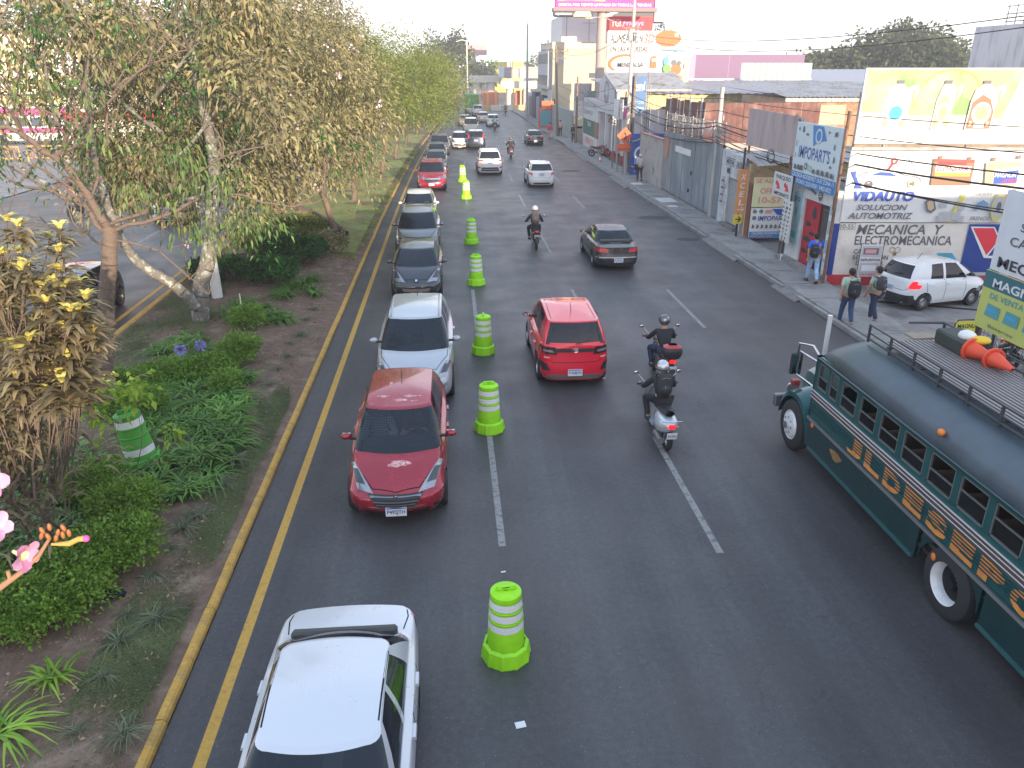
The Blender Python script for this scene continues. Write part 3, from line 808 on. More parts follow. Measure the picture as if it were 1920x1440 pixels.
# ---- SUV seen from the front
def mk_suv_front(light='slant',grille='hex',rails=True,plate_txt='P831GKR'):
    def det(P,hit,root,body,sp):
        w=sp['W']/2;L=sp['L']/2
        if light=='slant':
            P('headlight',[(.46,-L+.1,.66),(.70,-L+.3,.62),(.82,-L+.75,.88),(.72,-L+.65,.90)],'FT',lampglass,.012,(6,5))
            P('upper_grille',[(-.40,-L,.72),(.40,-L,.72),(.34,-L,.60),(-.34,-L,.60)],'F',black_pl,.01,(10,3),mirror=False)
            P('grille_bar',[(-.38,-L,.655),(.38,-L,.655),(.38,-L,.68),(-.38,-L,.68)],'F',chrome,.02,(10,1),mirror=False)
            P('lower_grille',[(-.36,-L,.50),(.36,-L,.50),(.28,-L,.34),(-.28,-L,.34)],'F',dark_gap,.01,(10,3),mirror=False)
            P('fog_lamp',[(.58,-L,.46),(.74,-L+.1,.50),(.74,-L+.1,.58),(.58,-L,.52)],'F',lampglass,.015,(4,3))
        elif light=='creta':
            P('headlight',[(.38,-L+.1,.74),(.84,-L+.4,.76),(.84,-L+.4,.82),(.38,-L+.1,.81)],'F',lampglass,.012,(6,3))
            P('lower_headlight',[(.62,-L+.1,.50),(.80,-L+.3,.50),(.80,-L+.3,.70),(.62,-L+.1,.70)],'F',black_pl,.012,(4,4))
            for i in range(3):P('lamp_bar',[(.64,-L+.1,.53+i*.055),(.78,-L+.3,.53+i*.055),(.78,-L+.3,.555+i*.055),(.64,-L+.1,.555+i*.055)],'F',lampglass,.02,(3,1))
            P('grille',[(-.50,-L,.78),(.50,-L,.78),(.44,-L,.50),(-.44,-L,.50)],'F',black_pl,.01,(10,4),mirror=False)
            for i in range(4):P('grille_bar',[(-.44,-L,.54+i*.06),(.44,-L,.54+i*.06),(.44,-L,.562+i*.06),(-.44,-L,.562+i*.06)],'F',alu,.02,(10,1),mirror=False)
            P('skid_plate',[(-.6,-L,.26),(.6,-L,.26),(.66,-L,.36),(-.66,-L,.36)],'F',alu,.012,(10,2),mirror=False)
        else:
            P('headlight',[(.44,-L+.1,.74),(.84,-L+.4,.80),(.84,-L+.4,.88),(.44,-L+.1,.84)],'F',lampglass,.012,(6,3))
            P('grille_wing',[(-.52,-L,.70),(.52,-L,.70),(.60,-L,.78),(-.60,-L,.78)],'F',chrome,.018,(12,1),mirror=False)
            P('grille',[(-.44,-L,.70),(.44,-L,.70),(.38,-L,.54),(-.38,-L,.54)],'F',black_pl,.01,(10,3),mirror=False)
            P('bumper_lip',[(-.70,-L,.30),(.70,-L,.30),(.74,-L,.34),(-.74,-L,.34)],'F',chrome,.018,(12,1),mirror=False)
            P('fog_lamp',[(.60,-L,.36),(.76,-L+.1,.36),(.76,-L+.1,.46),(.60,-L,.44)],'F',lampglass,.012,(4,2))
        seam(P,[(0,-L+.22,.76),(.5,-L+.3,.78),(.74,-L+.8,.92),(.76,-L+1.1,1.0)],'T')
        P('rear_light',[(.62,L,.86),(.84,L-.1,.86),(.84,L-.1,1.02),(.70,L,1.02)],'B',redlens,.01,(4,4))
        P('sill_trim',[(w,-L+1.3,.24),(w,L-1.25,.24),(w,L-1.25,.36),(w,-L+1.3,.36)],'R',black_pl,.012,(8,2))
        door_seams(P,sp,(-.6,.35,1.2),z1=1.0);mirrors(P,root,sp,-.66,1.08)
        plate(hit,root,sp,True,.44,plate_txt);wipers(root,-1.08,1.06,.62)
        if rails:
            for s_ in (-1,1):
                q=MB();q.tube([(s_*.56,-.35,1.60),(s_*.565,-.25,1.645),(s_*.57,.9,1.665),(s_*.56,1.45,1.625),(s_*.55,1.55,1.58)],.016,6);q.build('roof_rail',alu,root,smooth=60)
        q=MB();q.tube([(0,1.3,1.63),(0,1.42,1.74)],.009,5);q.build('aerial',black_pl,root)
    return det
def spec_suv(name,p,det,L=4.42,W=1.82,H=1.66,**k):
    a=L/2
    return dict(name=name,paint=p,L=L,W=W,yF=-a,yR=a,levels=std_levels(L,W,H,dict(nose=.80,sh=1.0,tail=1.05,bow=.20,nb=.16)),wr=.345,wy=(-a+.86,a-.84),wx=.0,
        gh=common_gh(W,[(-1.3,1.02),(0,1.05),(a,1.12)],[(-.5,H-.08),(.2,H-.02),(a-.3,H-.08)],fb=-.66,ft=-.12,rb=a-.48,rt=a-.78,B=(.30,.36),q=(a-1.08,a-1.15),
                     wsF=-1.36,wsT=-.42,rB=a-.14,rT=a-.50,crown=.04,wt=.68),detail=det,**k)
# ---- SUV / hatch seen from behind
def mk_rear(kind='raize',plate_txt='P 058JYH'):
    def det(P,hit,root,body,sp):
        w=sp['W']/2;L=sp['L']/2
        if kind=='raize':
            P('tail_light',[(.42,L,.84),(.80,L-.1,.86),(.80,L-.1,1.03),(.46,L,1.02)],'B',mat('dark_red_lens',(.035,.008,.01),.2,coat=1),.014,(6,4))
            P('clear_lamp',[(.50,L,.90),(.72,L-.1,.91),(.72,L-.1,.96),(.54,L,.955)],'B',lampglass,.02,(5,2))
            P('tailgate_bar',[(-.46,L,.90),(.46,L,.90),(.46,L,.985),(-.46,L,.985)],'B',black_pl,.012,(8,2),mirror=False)
            P('side_vent',[(.58,L,.46),(.80,L-.1,.46),(.80,L-.1,.68),(.66,L,.62)],'B',black_pl,.012,(4,3))
            P('rear_bumper_trim',[(-.72,L,.24),(.72,L,.24),(.62,L,.36),(-.62,L,.36)],'B',mat('grey_trim',(.10,.10,.10),.6),.012,(10,2),mirror=False)
            for s_ in ((-.72,-.60),(.60,.72)):P('lamp_mark',[(s_[0],L,.76),(s_[1],L,.76),(s_[1],L,.79),(s_[0],L,.79)],'B',mat('bright_trim',(.5,.3,.3),.3),.006,(2,1),mirror=False)
            l,n=hit((0,L,.95),'B');q=MB()
            pts=[(.065*math.cos(a),l.y+.028,.95+.045*math.sin(a))for a in [2*PI*i/20 for i in range(21)]]
            q.tube(pts,.008,5);q.tube([(.04*math.cos(a),l.y+.03,.965+.022*math.sin(a))for a in [2*PI*i/14 for i in range(15)]],.006,5)
            q.tube([(.02*math.cos(a),l.y+.03,.945+.035*math.sin(a))for a in [2*PI*i/14 for i in range(15)]],.006,5);q.build('oval_badge',chrome,root)
            P('window_side_trim',[(.60,L-.1,1.08),(.68,L-.1,1.08),(.58,L-.4,1.44),(.52,L-.4,1.44)],'B',black_pl,.01,(3,5))
        elif kind=='outlander':
            P('tail_light',[(.42,L,.98),(.86,L-.1,.96),(.86,L-.1,1.06),(.50,L,1.06)],'B',redlens,.012,(6,3))
            P('bumper_reflector',[(.62,L,.50),(.84,L-.1,.50),(.84,L-.1,.60),(.70,L,.60)],'B',redlens,.012,(4,3))
            P('lower_trim',[(-.62,L,.30),(.62,L,.30),(.58,L,.56),(-.58,L,.56)],'B',black_pl,.01,(8,3),mirror=False)
            P('skid_bar',[(-.64,L,.40),(.64,L,.40),(.64,L,.45),(-.64,L,.45)],'B',chrome,.02,(8,1),mirror=False)
        elif kind=='hatch':
            P('tail_light',[(.56,L,.78),(.80,L-.1,.86),(.80,L-.1,.94),(.62,L,.94)],'B',redlens,.012,(5,3))
            P('lower_trim',[(-.55,L,.24),(.55,L,.24),(.5,L,.34),(-.5,L,.34)],'B',black_pl,.01,(8,2),mirror=False)
        elif kind=='crv':
            P('tail_light',[(.62,L-.1,1.0),(.80,L-.1,.98),(.70,L-.3,1.36),(.62,L-.3,1.36)],'B',redlens,.014,(3,6))
            P('lower_trim',[(-.7,L,.24),(.7,L,.24),(.7,L,.44),(-.7,L,.44)],'B',black_pl,.01,(8,2),mirror=False)
        elif kind=='mini':
            P('tail_light',[(.61,L,.74),(.72,L-.1,.72),(.71,L-.1,.95),(.65,L,.95)],'B',redlit,.014,(4,5))
            P('bumper',[(-.74,L,.22),(.74,L,.22),(.74,L,.52),(-.74,L,.52)],'B',black_pl,.025,(10,3),mirror=False)
            P('side_bumper',[(w,L-.4,.24),(w,L-.12,.24),(w,L-.12,.52),(w,L-.32,.50)],'R',black_pl,.02,(3,3))
            P('front_bumper_side',[(w,-L+.12,.24),(w,-L+.42,.24),(w,-L+.34,.46),(w,-L+.12,.46)],'R',black_pl,.02,(3,3))
            P('headlight',[(.5,-L+.1,.64),(.74,-L+.3,.64),(.74,-L+.4,.80),(.6,-L+.2,.76)],'FT',lampglass,.012,(5,4))
        seam(P,[(0,L-.02,.66),(.5,L-.02,.66),(.62,L,.72),(.66,L-.05,.92)],'B')if kind!='crv' else None
        P('headlight',[(.44,-L+.1,.74),(.80,-L+.4,.78),(.80,-L+.4,.88),(.44,-L+.1,.84)],'F',lampglass,.012,(4,3))if kind!='mini' else None
        l,n=hit((.0,L-.2,1.12),'B')
        q=MB();q.tube([(.0,l.y+.03,1.10),(-.30,l.y+.01,1.16)],.012,5);q.build('rear_wiper',black_pl,root)
        door_seams(P,sp,(-.6,.3,1.05)if kind!='mini' else (-.55,.25,.95),z1=.95)
        mirrors(P,root,sp,-.62,1.02,black_pl if kind in ('raize','outlander','mini','hatch')else None)
        plate(hit,root,sp,False,.42 if kind=='raize' else .82 if kind!='mini' else .66,plate_txt if kind=='raize' else plate_txt)
        H=sp['H']
        q=MB();q.tube([(0,L-.9,H-.01),(0,L-1.06,H+.18)],.008,5);q.build('aerial',black_pl,root)
        if kind in ('raize','outlander'):
            for s_ in (-1,1):seam(P,[(.50,-.2,H),(.52,L-.55,H)],'T')
        if kind=='outlander' or kind=='crv':
            for s_ in (-1,1):
                q=MB();q.tube([(s_*.56,-.3,H-.05),(s_*.57,-.2,H),(s_*.57,1.2,H-.01),(s_*.56,1.35,H-.07)],.016,6);q.build('roof_rail',alu,root,smooth=60)
    return det
def spec_rear(name,p,det,L=4.0,W=1.70,H=1.62,sh=.97,**k):
    a=L/2
    return dict(name=name,paint=p,L=L,W=W,H=H,yF=-a,yR=a,levels=std_levels(L,W,H,dict(nose=.78,sh=sh,tail=sh+.08,bow=.18,nb=.18)),wr=k.pop('wr',.33),wy=(-a+.78,a-.74),wx=0,
        gh=common_gh(W,[(-1.2,sh+.02),(0,sh+.05),(a,sh+.12)],[(-.5,H-.07),(.2,H-.02),(a-.3,H-.06)],fb=-.64,ft=-.14,rb=a-.40,rt=a-.55,B=(.26,.31),q=(a-.92,a-.96),
                     wsF=-1.24,wsT=-.42,rB=a-.07,rT=a-.33,crown=.04,wt=.70,rpil=2),detail=det,**k)
# ---- saloon
def mk_sedan(kind='old'):
    def det(P,hit,root,body,sp):
        w=sp['W']/2;L=sp['L']/2
        if kind=='old':
            P('tail_light',[(.38,L,.70),(.82,L-.1,.72),(.82,L-.1,.86),(.42,L,.84)],'B',redlens,.012,(6,3))
            P('bumper_strip',[(-.80,L,.50),(.80,L,.50),(.80,L,.535),(-.80,L,.535)],'B',mat('worn_strip',(.35,.33,.31),.5,var=.3),.02,(12,1),mirror=False)
            P('bumper_lower',[(-.80,L,.24),(.80,L,.24),(.80,L,.34),(-.80,L,.34)],'B',black_pl,.012,(12,2),mirror=False)
            plate(hit,root,sp,False,.42,'P 237CVX',-.02)
        else:
            P('tail_light',[(.50,L,.66),(.78,L-.1,.66),(.76,L-.1,.86),(.52,L,.84)],'B',redlens,.012,(5,3))
            plate(hit,root,sp,False,.62,'P 641DTB')
        seam(P,[(.66,L-.06,.93),(.70,L-.35,.97),(.66,L-.62,.99)],'T',.014)
        seam(P,[(0,L-.06,.86),(.66,L-.08,.86)],'BT',.012)
        seam(P,[(.54,-.2,1.5),(.56,.75,1.5)],'T',.016)
        seam(P,[(0,-L+.3,.7),(.6,-L+.42,.72),(.72,-.95,.95)],'T',.012)
        P('headlight',[(.40,-L+.1,.60),(.78,-L+.4,.62),(.78,-L+.4,.72),(.40,-L+.1,.72)],'F',lampglass,.012,(5,3))
        P('side_strip',[(w,-L+1.2,.55),(w,L-1.2,.55),(w,L-1.2,.60),(w,-L+1.2,.60)],'R',black_pl,.012,(8,1))
        door_seams(P,sp,(-.62,.30,1.02),z1=.88);mirrors(P,root,sp,-.66,.94,black_pl if kind=='old' else None)
        wipers(root,-1.06,.92)
        for yy,zz in ((-.92,1.0),):
            pass
    return det
def spec_sedan(name,p,det,L=4.4,W=1.69,H=1.40,**k):
    a=L/2
    return dict(name=name,paint=p,L=L,W=W,yF=-a,yR=a,levels=std_levels(L,W,H,dict(nose=.66,sh=.86,tail=.88,bow=.16,nb=.2,tb=.06)),wr=.30,wy=(-a+.82,a-.95),wx=0,
        gh=common_gh(W,[(-1.2,.90),(0,.92),(1.6,.95)],[(-.5,H-.07),(.2,H-.02),(1.0,H-.07)],fb=-.70,ft=-.16,rb=1.22,rt=.78,B=(.18,.22),q=(.98,.70),
                     wsF=-1.32,wsT=-.45,rB=1.60,rT=1.00,crown=.035,wt=.66,rbow=.20,rpil=0),detail=det,**k)
# ---------------------------------------------------------------- the cars
def place(o,x,y,rz,name,label,cat='car',group=None):
    o.location=(x,y,0);o.rotation_euler.z=rz;tag(o,label,cat,group);return o
Q1='cars queueing beside the median';Q2='cars driving away on the carriageway'
red_p=paint('dark_red',(.22,.012,.022),.3,.25,.1)
c=car_proto(spec_hatch('hatchback',red_p,det_hatch_red,interior=True,clear=True),'hatchback')
place(c,-1.04,12.97,0,'','dark red hatchback facing the camera, plate P492JTH, two people behind its windscreen','car',Q1)
def blotches(root,spots,m,z_of):
    bm_=[k_ for k_ in KID[root.name]if k_.name.startswith('body')][0]
    bv=BVHTree.FromPolygons([v.co for v in bm_.data.vertices],[p.vertices for p in bm_.data.polygons])
    for (x,y,rx,ry,sd)in spots:
        r1=random.Random(sd);n=14;cen=None;ring=[]
        l,nn,_,_=bv.ray_cast(Vector((x,y,3)),Vector((0,0,-1)))
        vs=[l+nn*.002]
        for i in range(n):
            a=2*PI*i/n;k=r1.uniform(.55,1.1)
            l,nn,_,_=bv.ray_cast(Vector((x+rx*k*math.cos(a),y+ry*k*math.sin(a),3)),Vector((0,0,-1)))
            vs.append(l+nn*.002)
        MB().add(vs,[(0,1+i,1+(i+1)%n)for i in range(n)]).build('peeled_lacquer_patch',m,root)
peel=mat('peeled_lacquer',(.46,.30,.29),.7,var=.3,vscale=20,color2=(.30,.08,.08),c2scale=22,c2lo=.46,c2hi=.56)
blotches(c,[(-.28,.02,.14,.05,1),(.22,0.0,.17,.05,2),(.02,-.12,.17,.05,3),(.30,-.16,.09,.04,4),(-.18,.55,.03,.16,6),(.05,-1.45,.22,.07,5)],peel,0)
sil=paint('silver_white',(.29,.31,.33),.3,.3,.02)
c=car_proto(spec_suv('suv',sil,mk_suv_front('slant'),interior=True,clear=True),'sport_utility_vehicle')
place(c,-.93,17.9,0,'','silver SUV in the queue right behind the dark red hatchback','car',Q1)
gry=paint('graphite',(.075,.08,.09),.6,.28)
def det_207(P,hit,root,body,sp):
    L=sp['L']/2
    P('headlight',[(.34,-L+.15,.60),(.66,-L+.35,.56),(.79,-L+1.0,.86),(.74,-L+.9,.88)],'FT',lampglass,.012,(6,5))
    P('grille',[(-.56,-L,.46),(.56,-L,.46),(.46,-L,.30),(-.46,-L,.30)],'F',black_pl,.01,(12,4),mirror=False)
    P('grille_trim',[(-.60,-L,.47),(.60,-L,.47),(.58,-L,.50),(-.58,-L,.50)],'F',chrome,.02,(12,1),mirror=False)
    P('grille_insert',[(-.40,-L,.32),(.40,-L,.32),(.46,-L,.42),(-.46,-L,.42)],'F',mat('dusty_mesh',(.16,.13,.11),.8,var=.3,vscale=30),.014,(10,2),mirror=False)
    P('fog_lamp',[(.64,-L,.30),(.70,-L,.30),(.70,-L,.36),(.64,-L,.36)],'F',lampglass,.02,(2,2))
    P('badge_shield',[(-.07,-L+.1,.60),(.07,-L+.1,.60),(.09,-L+.15,.68),(-.09,-L+.15,.68)],'F',black_pl,.012,(3,3),mirror=False)
    P('badge_emblem',[(-.035,-L+.1,.615),(.035,-L+.1,.615),(.045,-L+.15,.665),(-.03,-L+.15,.67)],'F',chrome,.02,(3,3),mirror=False)
    for x in (-.62,-.52):P('bonnet_vent',[(x,-1.08,.95),(x+.07,-1.08,.95),(x+.07,-1.02,.95),(x,-1.02,.95)],'T',dark_gap,.004,(1,1),mirror=False)
    seam(P,[(0.0,-L+.2,.66),(.34,-L+.25,.68),(.73,-L+.9,.88),(.75,-L+1.1,.93)],'T')
    door_seams(P,sp,(-.62,.28,1.08));mirrors(P,root,sp,-.66,.97)
    plate(hit,root,sp,True,.24,'P 174FBN');wipers(root,-.98,.97)
c=car_proto(spec_hatch('hatchback',gry,det_207,L=4.03,H=1.47,interior=True),'hatchback')
place(c,-1.2,26.3,0,'','dark grey hatchback with pointed headlights, behind the silver SUV in the queue','car',Q1)
suv0=car_proto(spec_suv('suv',paint('grey_silver',(.20,.21,.22),.6,.3),mk_suv_front('creta',rails=True),L=4.3),'sport_utility_vehicle')
place(suv0,-1.38,32.4,0,'','grey SUV with roof rails and a wide slatted grille in the queue','car',Q1)
ph=car_proto(spec_hatch('hatchback',paint('pearl_white',(.46,.45,.43),.1,.3),det_207,L=3.7,W=1.66,H=1.50,clear=True,interior=True),'hatchback')
place(ph,-1.55,38.6,0,'','white hatchback with clutter behind its clear windscreen, between the grey and the red SUV','car',Q1)
mb=MB()
for x,y,z,r_,m in ((-.35,-.62,.98,.11,mat('plush_brown',(.30,.15,.08),.9)),(0,-.64,.97,.09,mat('plush_teal',(.05,.22,.22),.9)),(.36,-.62,.98,.10,mat('plush_white',(.6,.6,.6),.9)),(.18,-.62,.96,.07,MATS['plush_teal'])):
    mb.ell((x,y,z),(r_*1.3,r_*.6,r_),m)
mb.build('soft_toys_on_dashboard',None,None,smooth=60,loc=(-1.55,38.6,0),label='soft toys lying on the dashboard of the white hatchback in the queue',cat='toys')
crv=car_proto(spec_suv('suv',paint('wine_red',(.26,.012,.03),.3,.25),mk_suv_front('crv',rails=False),L=4.55,W=1.85),'sport_utility_vehicle')
place(crv,-1.15,50.7,0,'','wine red SUV with chrome grille beside the far end of the drum row','car',Q1)
raize=car_proto(spec_rear('suv',paint('bright_red',(.55,.012,.03),.1,.2),mk_rear('raize'),interior=False,tint=True),'sport_utility_vehicle')
place(raize,2.78,18.6,PI,'','bright red small SUV driving away, seen from behind in the middle of the road','car',Q2)
out=car_proto(spec_rear('suv',paint('white',(.50,.51,.52),0,.25),mk_rear('outlander','P 702HMQ'),L=4.65,W=1.80,H=1.68,sh=1.0),'sport_utility_vehicle')
place(out,2.82,58.2,PI,'','white SUV with roof rails and red wraparound lights driving away past the drums','car',Q2)
fit=car_proto(spec_rear('hatch',MATS['paint_white'],mk_rear('hatch','P 319DKC'),L=3.95,W=1.70,H=1.52,sh=.92),'hatchback')
place(fit,5.75,51.4,PI,'','white hatchback driving away, right of the white SUV with roof rails','car',Q2)
drk=car_proto(spec_rear('suv',paint('midnight_blue',(.02,.028,.05),.3,.25),mk_rear('crv','P 550GRS'),L=4.5,W=1.82,H=1.68,sh=1.0,tint=True),'sport_utility_vehicle')
place(drk,2.5,77,PI,'','dark blue SUV with tall rear lights driving away under the tree crown','car',Q2)
mini=car_proto(spec_rear('mini',MATS['paint_white'],mk_rear('mini','P 027KTL'),L=3.45,W=1.50,H=1.48,sh=.88,wr=.27,steelies=True,tint=True),'hatchback')
place(mini,15.35,22.95,R(103),'','small white hatchback with lit brake lamps turning into the forecourt of the workshop','car')
old_p=mat('paint_worn_black',(.018,.02,.021),.35,.1,coat=.5,color2=(.07,.045,.035),c2scale=3,c2lo=.5,c2hi=.66,var=.3)
old=car_proto(spec_sedan('saloon',old_p,mk_sedan('old'),L=4.3,W=1.68,H=1.38,interior=True,rglass=glass_c,clear=True),'saloon_car')
place(old,6.12,29.9,PI,'','worn black old saloon driving away in the third lane','car',Q2)
roofp=mat('faded_roof_paint',(.22,.23,.23),.45,.1,color2=(.10,.055,.04),c2scale=5,c2lo=.5,c2hi=.62)
blotches(old,[(-.05,.25,.55,.42,21)],roofp,0)
wsd=paint('white_silver',(.40,.41,.43),.2,.28)
sed=car_proto(spec_sedan('saloon',wsd,mk_sedan('new'),L=4.35,W=1.69,H=1.40,interior=True),'saloon_car')
place(sed,-1.36,5.75,0,'','white saloon cut off at the lower edge, its roof seen from above','car',Q1)
sed2=copy_tree(old,None,{'paint_worn_black':paint('black',(.012,.012,.014),.2,.22),'faded_roof_paint':MATS['paint_worn_black']})
place(sed2,8.45,80.4,PI,'','black saloon driving away near the right kerb','car',Q2)
for k_ in list(KID[sed2.name]):
    if k_.name.startswith('peeled'):KID[sed2.name].remove(k_);bpy.data.objects.remove(k_)
def again(src,x,y,rz,label,remap=None,group=Q1,cat='car'):
    o=copy_tree(src,None,remap);return place(o,x,y,rz,'',label,cat,group)
bluegrey=paint('blue_grey',(.10,.14,.17),.5,.3);grayw=paint('light_grey',(.40,.41,.42),.3,.3);beige=paint('beige',(.42,.38,.31),.3,.3)
again(ph,-.98,59.0,0,'blue grey hatchback directly behind the wine red SUV',{'paint_pearl_white':bluegrey,'clear_car_glass':glass})
again(ph,-1.0,65.2,0,'teal grey hatchback third behind the drums, half under the leaves',{'paint_pearl_white':paint('teal_grey',(.07,.12,.12),.5,.3),'clear_car_glass':glass})
again(suv0,-.85,71.5,0,'brown grey SUV under the leaves at the far end of the queue',{'paint_grey_silver':paint('brown_grey',(.13,.11,.10),.5,.3)})
again(ph,1.0,77.0,0,'white car partly hidden by the overhanging crown beside the queue',{'paint_pearl_white':MATS['paint_white'],'clear_car_glass':glass})
again(fit,5.75,106.5,PI,'tiny white hatchback far up the road behind the motorcycle',None,Q2)
again(sed,4.9,115,PI,'beige saloon far up the road, left of the tiny white hatchback',{'paint_white_silver':beige},Q2)
again(out,4.7,131,PI,'silver grey SUV far up the road, behind the green lorry',{'paint_white':grayw},Q2)
again(sed,2.1,108,PI,'grey saloon just beyond the white pickup',{'paint_white_silver':paint('mid_grey',(.16,.165,.18),.4,.3)},Q2)
maz=car_proto(spec_hatch('hatchback',paint('steel_blue',(.05,.085,.14),.5,.28),det_207,L=4.2,H=1.47,W=1.75),'hatchback')
place(maz,-11.4,23.2,R(0),'','dark blue hatchback on the opposite road behind the shrub','car','cars on the opposite road')
again(sed,-16.3,44.5,R(-3),'white saloon on the opposite road, glimpsed through the branches',{'paint_white_silver':MATS['paint_white']},'cars on the opposite road')
again(suv0,-23.2,57.5,0,'blue SUV far off on the opposite road behind the twigs',{'paint_grey_silver':paint('mid_blue',(.06,.12,.20),.4,.3)},'cars on the opposite road')
again(suv0,-13.6,40.5,0,'white SUV on the opposite road beside the short lamp post',{'paint_grey_silver':MATS['paint_white']},'cars on the opposite road')
# ---------------------------------------------------------------- green bonneted bus (front towards +Y)
bg_=mat('bus_green',(.006,.055,.055),.3,.1,coat=.6,var=.15,vscale=2)
bdk=mat('bus_dark_green',(.004,.024,.026),.3,.1,coat=.6,var=.2,vscale=2)
broof=mat('bus_roof_paint',(.040,.055,.070),.45,.1,coat=.15,var=.25,vscale=1.4,color2=(.032,.052,.052),c2scale=.5)
BUS=empty('bus',(7.725,8.5,0),0,'green bonneted bus with orange side lettering and a slatted roof rack, on the right','bus')
W2,YF,YB=1.175,4.13,-5.6
def roofx(z0):
    return [(W2,z0),(W2+.012,2.22),(W2-.01,2.33),(W2-.07,2.43),(W2-.20,2.53),(W2-.42,2.62),(W2-.75,2.69),(0,2.73)]
P=[]
stn=[YB+.0,YB+.1]+[YB+.1+(YF-.9-YB-.1)*i/8 for i in range(1,9)]+[YF-.9+.9*math.sin(PI/2*i/8)for i in range(1,9)]
for y in stn:
    t=max(0,(y-(YF-.9))/.9);k=math.sqrt(max(0,1-t*t*.93))
    half=[(x*(1-.10*t*t)*(1 if z<2.3 else 1),y,2.14+(z-2.14)*k)for x,z in roofx(2.14)]
    P.append([(-x,y_,z)for x,y_,z in half]+half[-2::-1])
q=MB();q.grid(P,broof);q.build('roof',broof,BUS,smooth=50)
q=MB()
for s_ in (-1,1):q.tube([(s_*(W2+.02),YB,2.17),(s_*(W2+.02),YF-.1,2.17)],.022,6)
q.build('drip_rail',bdk,BUS)
wins=[(3.25,3.55),(2.61,3.13),(1.98,2.49),(1.33,1.86),(.65,1.21),(-.03,.53),(-.71,-.15),(-1.39,-.83),(-2.07,-1.51),(-2.75,-2.19),(-3.43,-2.87),(-4.11,-3.55),(-4.79,-4.23)]
drv=(3.63,4.0)
zb,zt=1.63,2.10
for s_ in (-1,1):
    q=MB();x0,x1=s_*(W2-.05),s_*W2
    q.prism([(YB,1.0),(YF,1.0),(YF,zb),(YB,zb)],'x',min(x0,x1),max(x0,x1))
    q.prism([(YB,zt),(YF-.05,zt),(YF-.12,2.2),(YB,2.2)],'x',min(x0,x1),max(x0,x1))
    al=sorted(wins+[drv]);edges=[YB]+[v for w in al for v in w]+[YF-.02]
    for a,b in zip(edges[0::2],edges[1::2]):q.bb(x0,x1,a,b,zb,zt)
    q.build('side_wall',bg_,BUS)
    q=MB();q.bb(s_*(W2-.04),s_*(W2-.002),YB,-1.05,.42,1.0);q.bb(s_*(W2-.04),s_*(W2-.002),.42,4.13,.42,1.0);q.bb(s_*(W2-.04),s_*(W2-.002),-1.05,.42,.98,1.0)
    for i in range(10):
        a0,a1=PI*i/10,PI*(i+1)/10;c0,c1=-.32+.66*math.cos(a0),-.32+.66*math.cos(a1)
        q.prism([(c0,.5+.5*math.sin(a0)),(c1,.5+.5*math.sin(a1)),(c1,1.0),(c0,1.0)],'x',s_*(W2-.04),s_*(W2-.003))
    q.build('lower_panel',bdk,BUS)
    q=MB();q.bb(s_*(W2),s_*(W2+.03),YB,-1.05,.40,.45);q.bb(s_*W2,s_*(W2+.03),.45,3.95,.40,.45);q.build('skirt_edge',mat('bus_edge',(.02,.07,.075),.4),BUS)
    q=MB()
    for z in (1.02,1.14,1.19,1.24,1.29):q.bb(s_*W2,s_*(W2+.018),YB,YF-.02,z,z+.018)
    q.build('rub_rails',mat('rail_teal',(.01,.05,.055),.4,.3),BUS)
    q=MB();q.bb(s_*W2,s_*(W2+.035),YB,YF-.02,.955,1.005);q.build('bright_rail',mat('rail_bright',(.42,.43,.42),.35,.7),BUS)
    q=MB();q.bb(s_*W2,s_*(W2+.016),YB,YF-.02,1.36,1.53);q.build('dark_band',mat('band_brown',(.055,.045,.042),.45),BUS)
    q=MB()
    for z in (1.40,1.47,1.53):q.bb(s_*(W2+.004),s_*(W2+.026),YB,YF-.02,z,z+.010)
    q.build('pinstripe',mat('stripe_pale',(.45,.42,.42),.4),BUS)
    for (a,b)in wins+[drv]:
        g_=empty('window',(s_*(W2-.02),(a+b)/2,(zb+zt)/2));setparent(g_,BUS);w,h_=b-a,zt-zb
        q=MB()
        for z in (-h_/2+.012,h_/2-.012):q.box((0,0,z),(.03,w,.024))
        for y in (-w/2+.012,w/2-.012):q.box((0,y,0),(.03,.024,h_))
        q.box((s_*.004,0,-.02 if a>-.1 else .03),(.02,w,.022));q.build('frame',mat('window_rail',(.28,.29,.28),.4,.6),g_)
        q=MB();q.box((-s_*.003,0,-h_/4+.0),(.006,w-.02,h_/2));q.build('pane',glassmat('bus_pane',(.02,.022,.022),.7),g_)
        q=MB();q.box((0,0,h_/2+.035),(.04,w-.04,.02));q.build('window_hood',MATS['rail_teal'],g_)
let='JLDESEPORAN'
lm=mat('bus_orange_letter',(.42,.16,.04),.6,var=.3,vscale=6);lo=MB()
vs_,fs_=None,None
y=2.65
for ch in let:
    vs_,fs_=text_mesh(ch,.12);w=.47
    lo.add([(-W2-.008,y-u*w,1.035+v*.30)for u,v in vs_],fs_,lm);y-=.58
lo.build('side_lettering',lm,BUS)
q=MB();q.add([(-W2-.004,2.95-.20*math.cos(a)*(1+.3*math.sin(3*a)),.74+.09*math.sin(a))for a in [2*PI*i/14 for i in range(14)]],[tuple(range(14))]);q.build('side_emblem',mat('emblem_ochre',(.18,.10,.04),.6,var=.4,vscale=12),BUS)
for y,z in ((-.0,.72),(3.9,.9)):
    q=MB();q.ell((-W2-.01,y,z),(.02,.05,.06));q.build('side_marker',amber,BUS,smooth=60)
for y in (-.15,-3.8):
    q=MB();q.ell((-W2+.01,y+.6,2.42),(.05,.06,.05));q.build('roof_marker',amber,BUS,smooth=60)
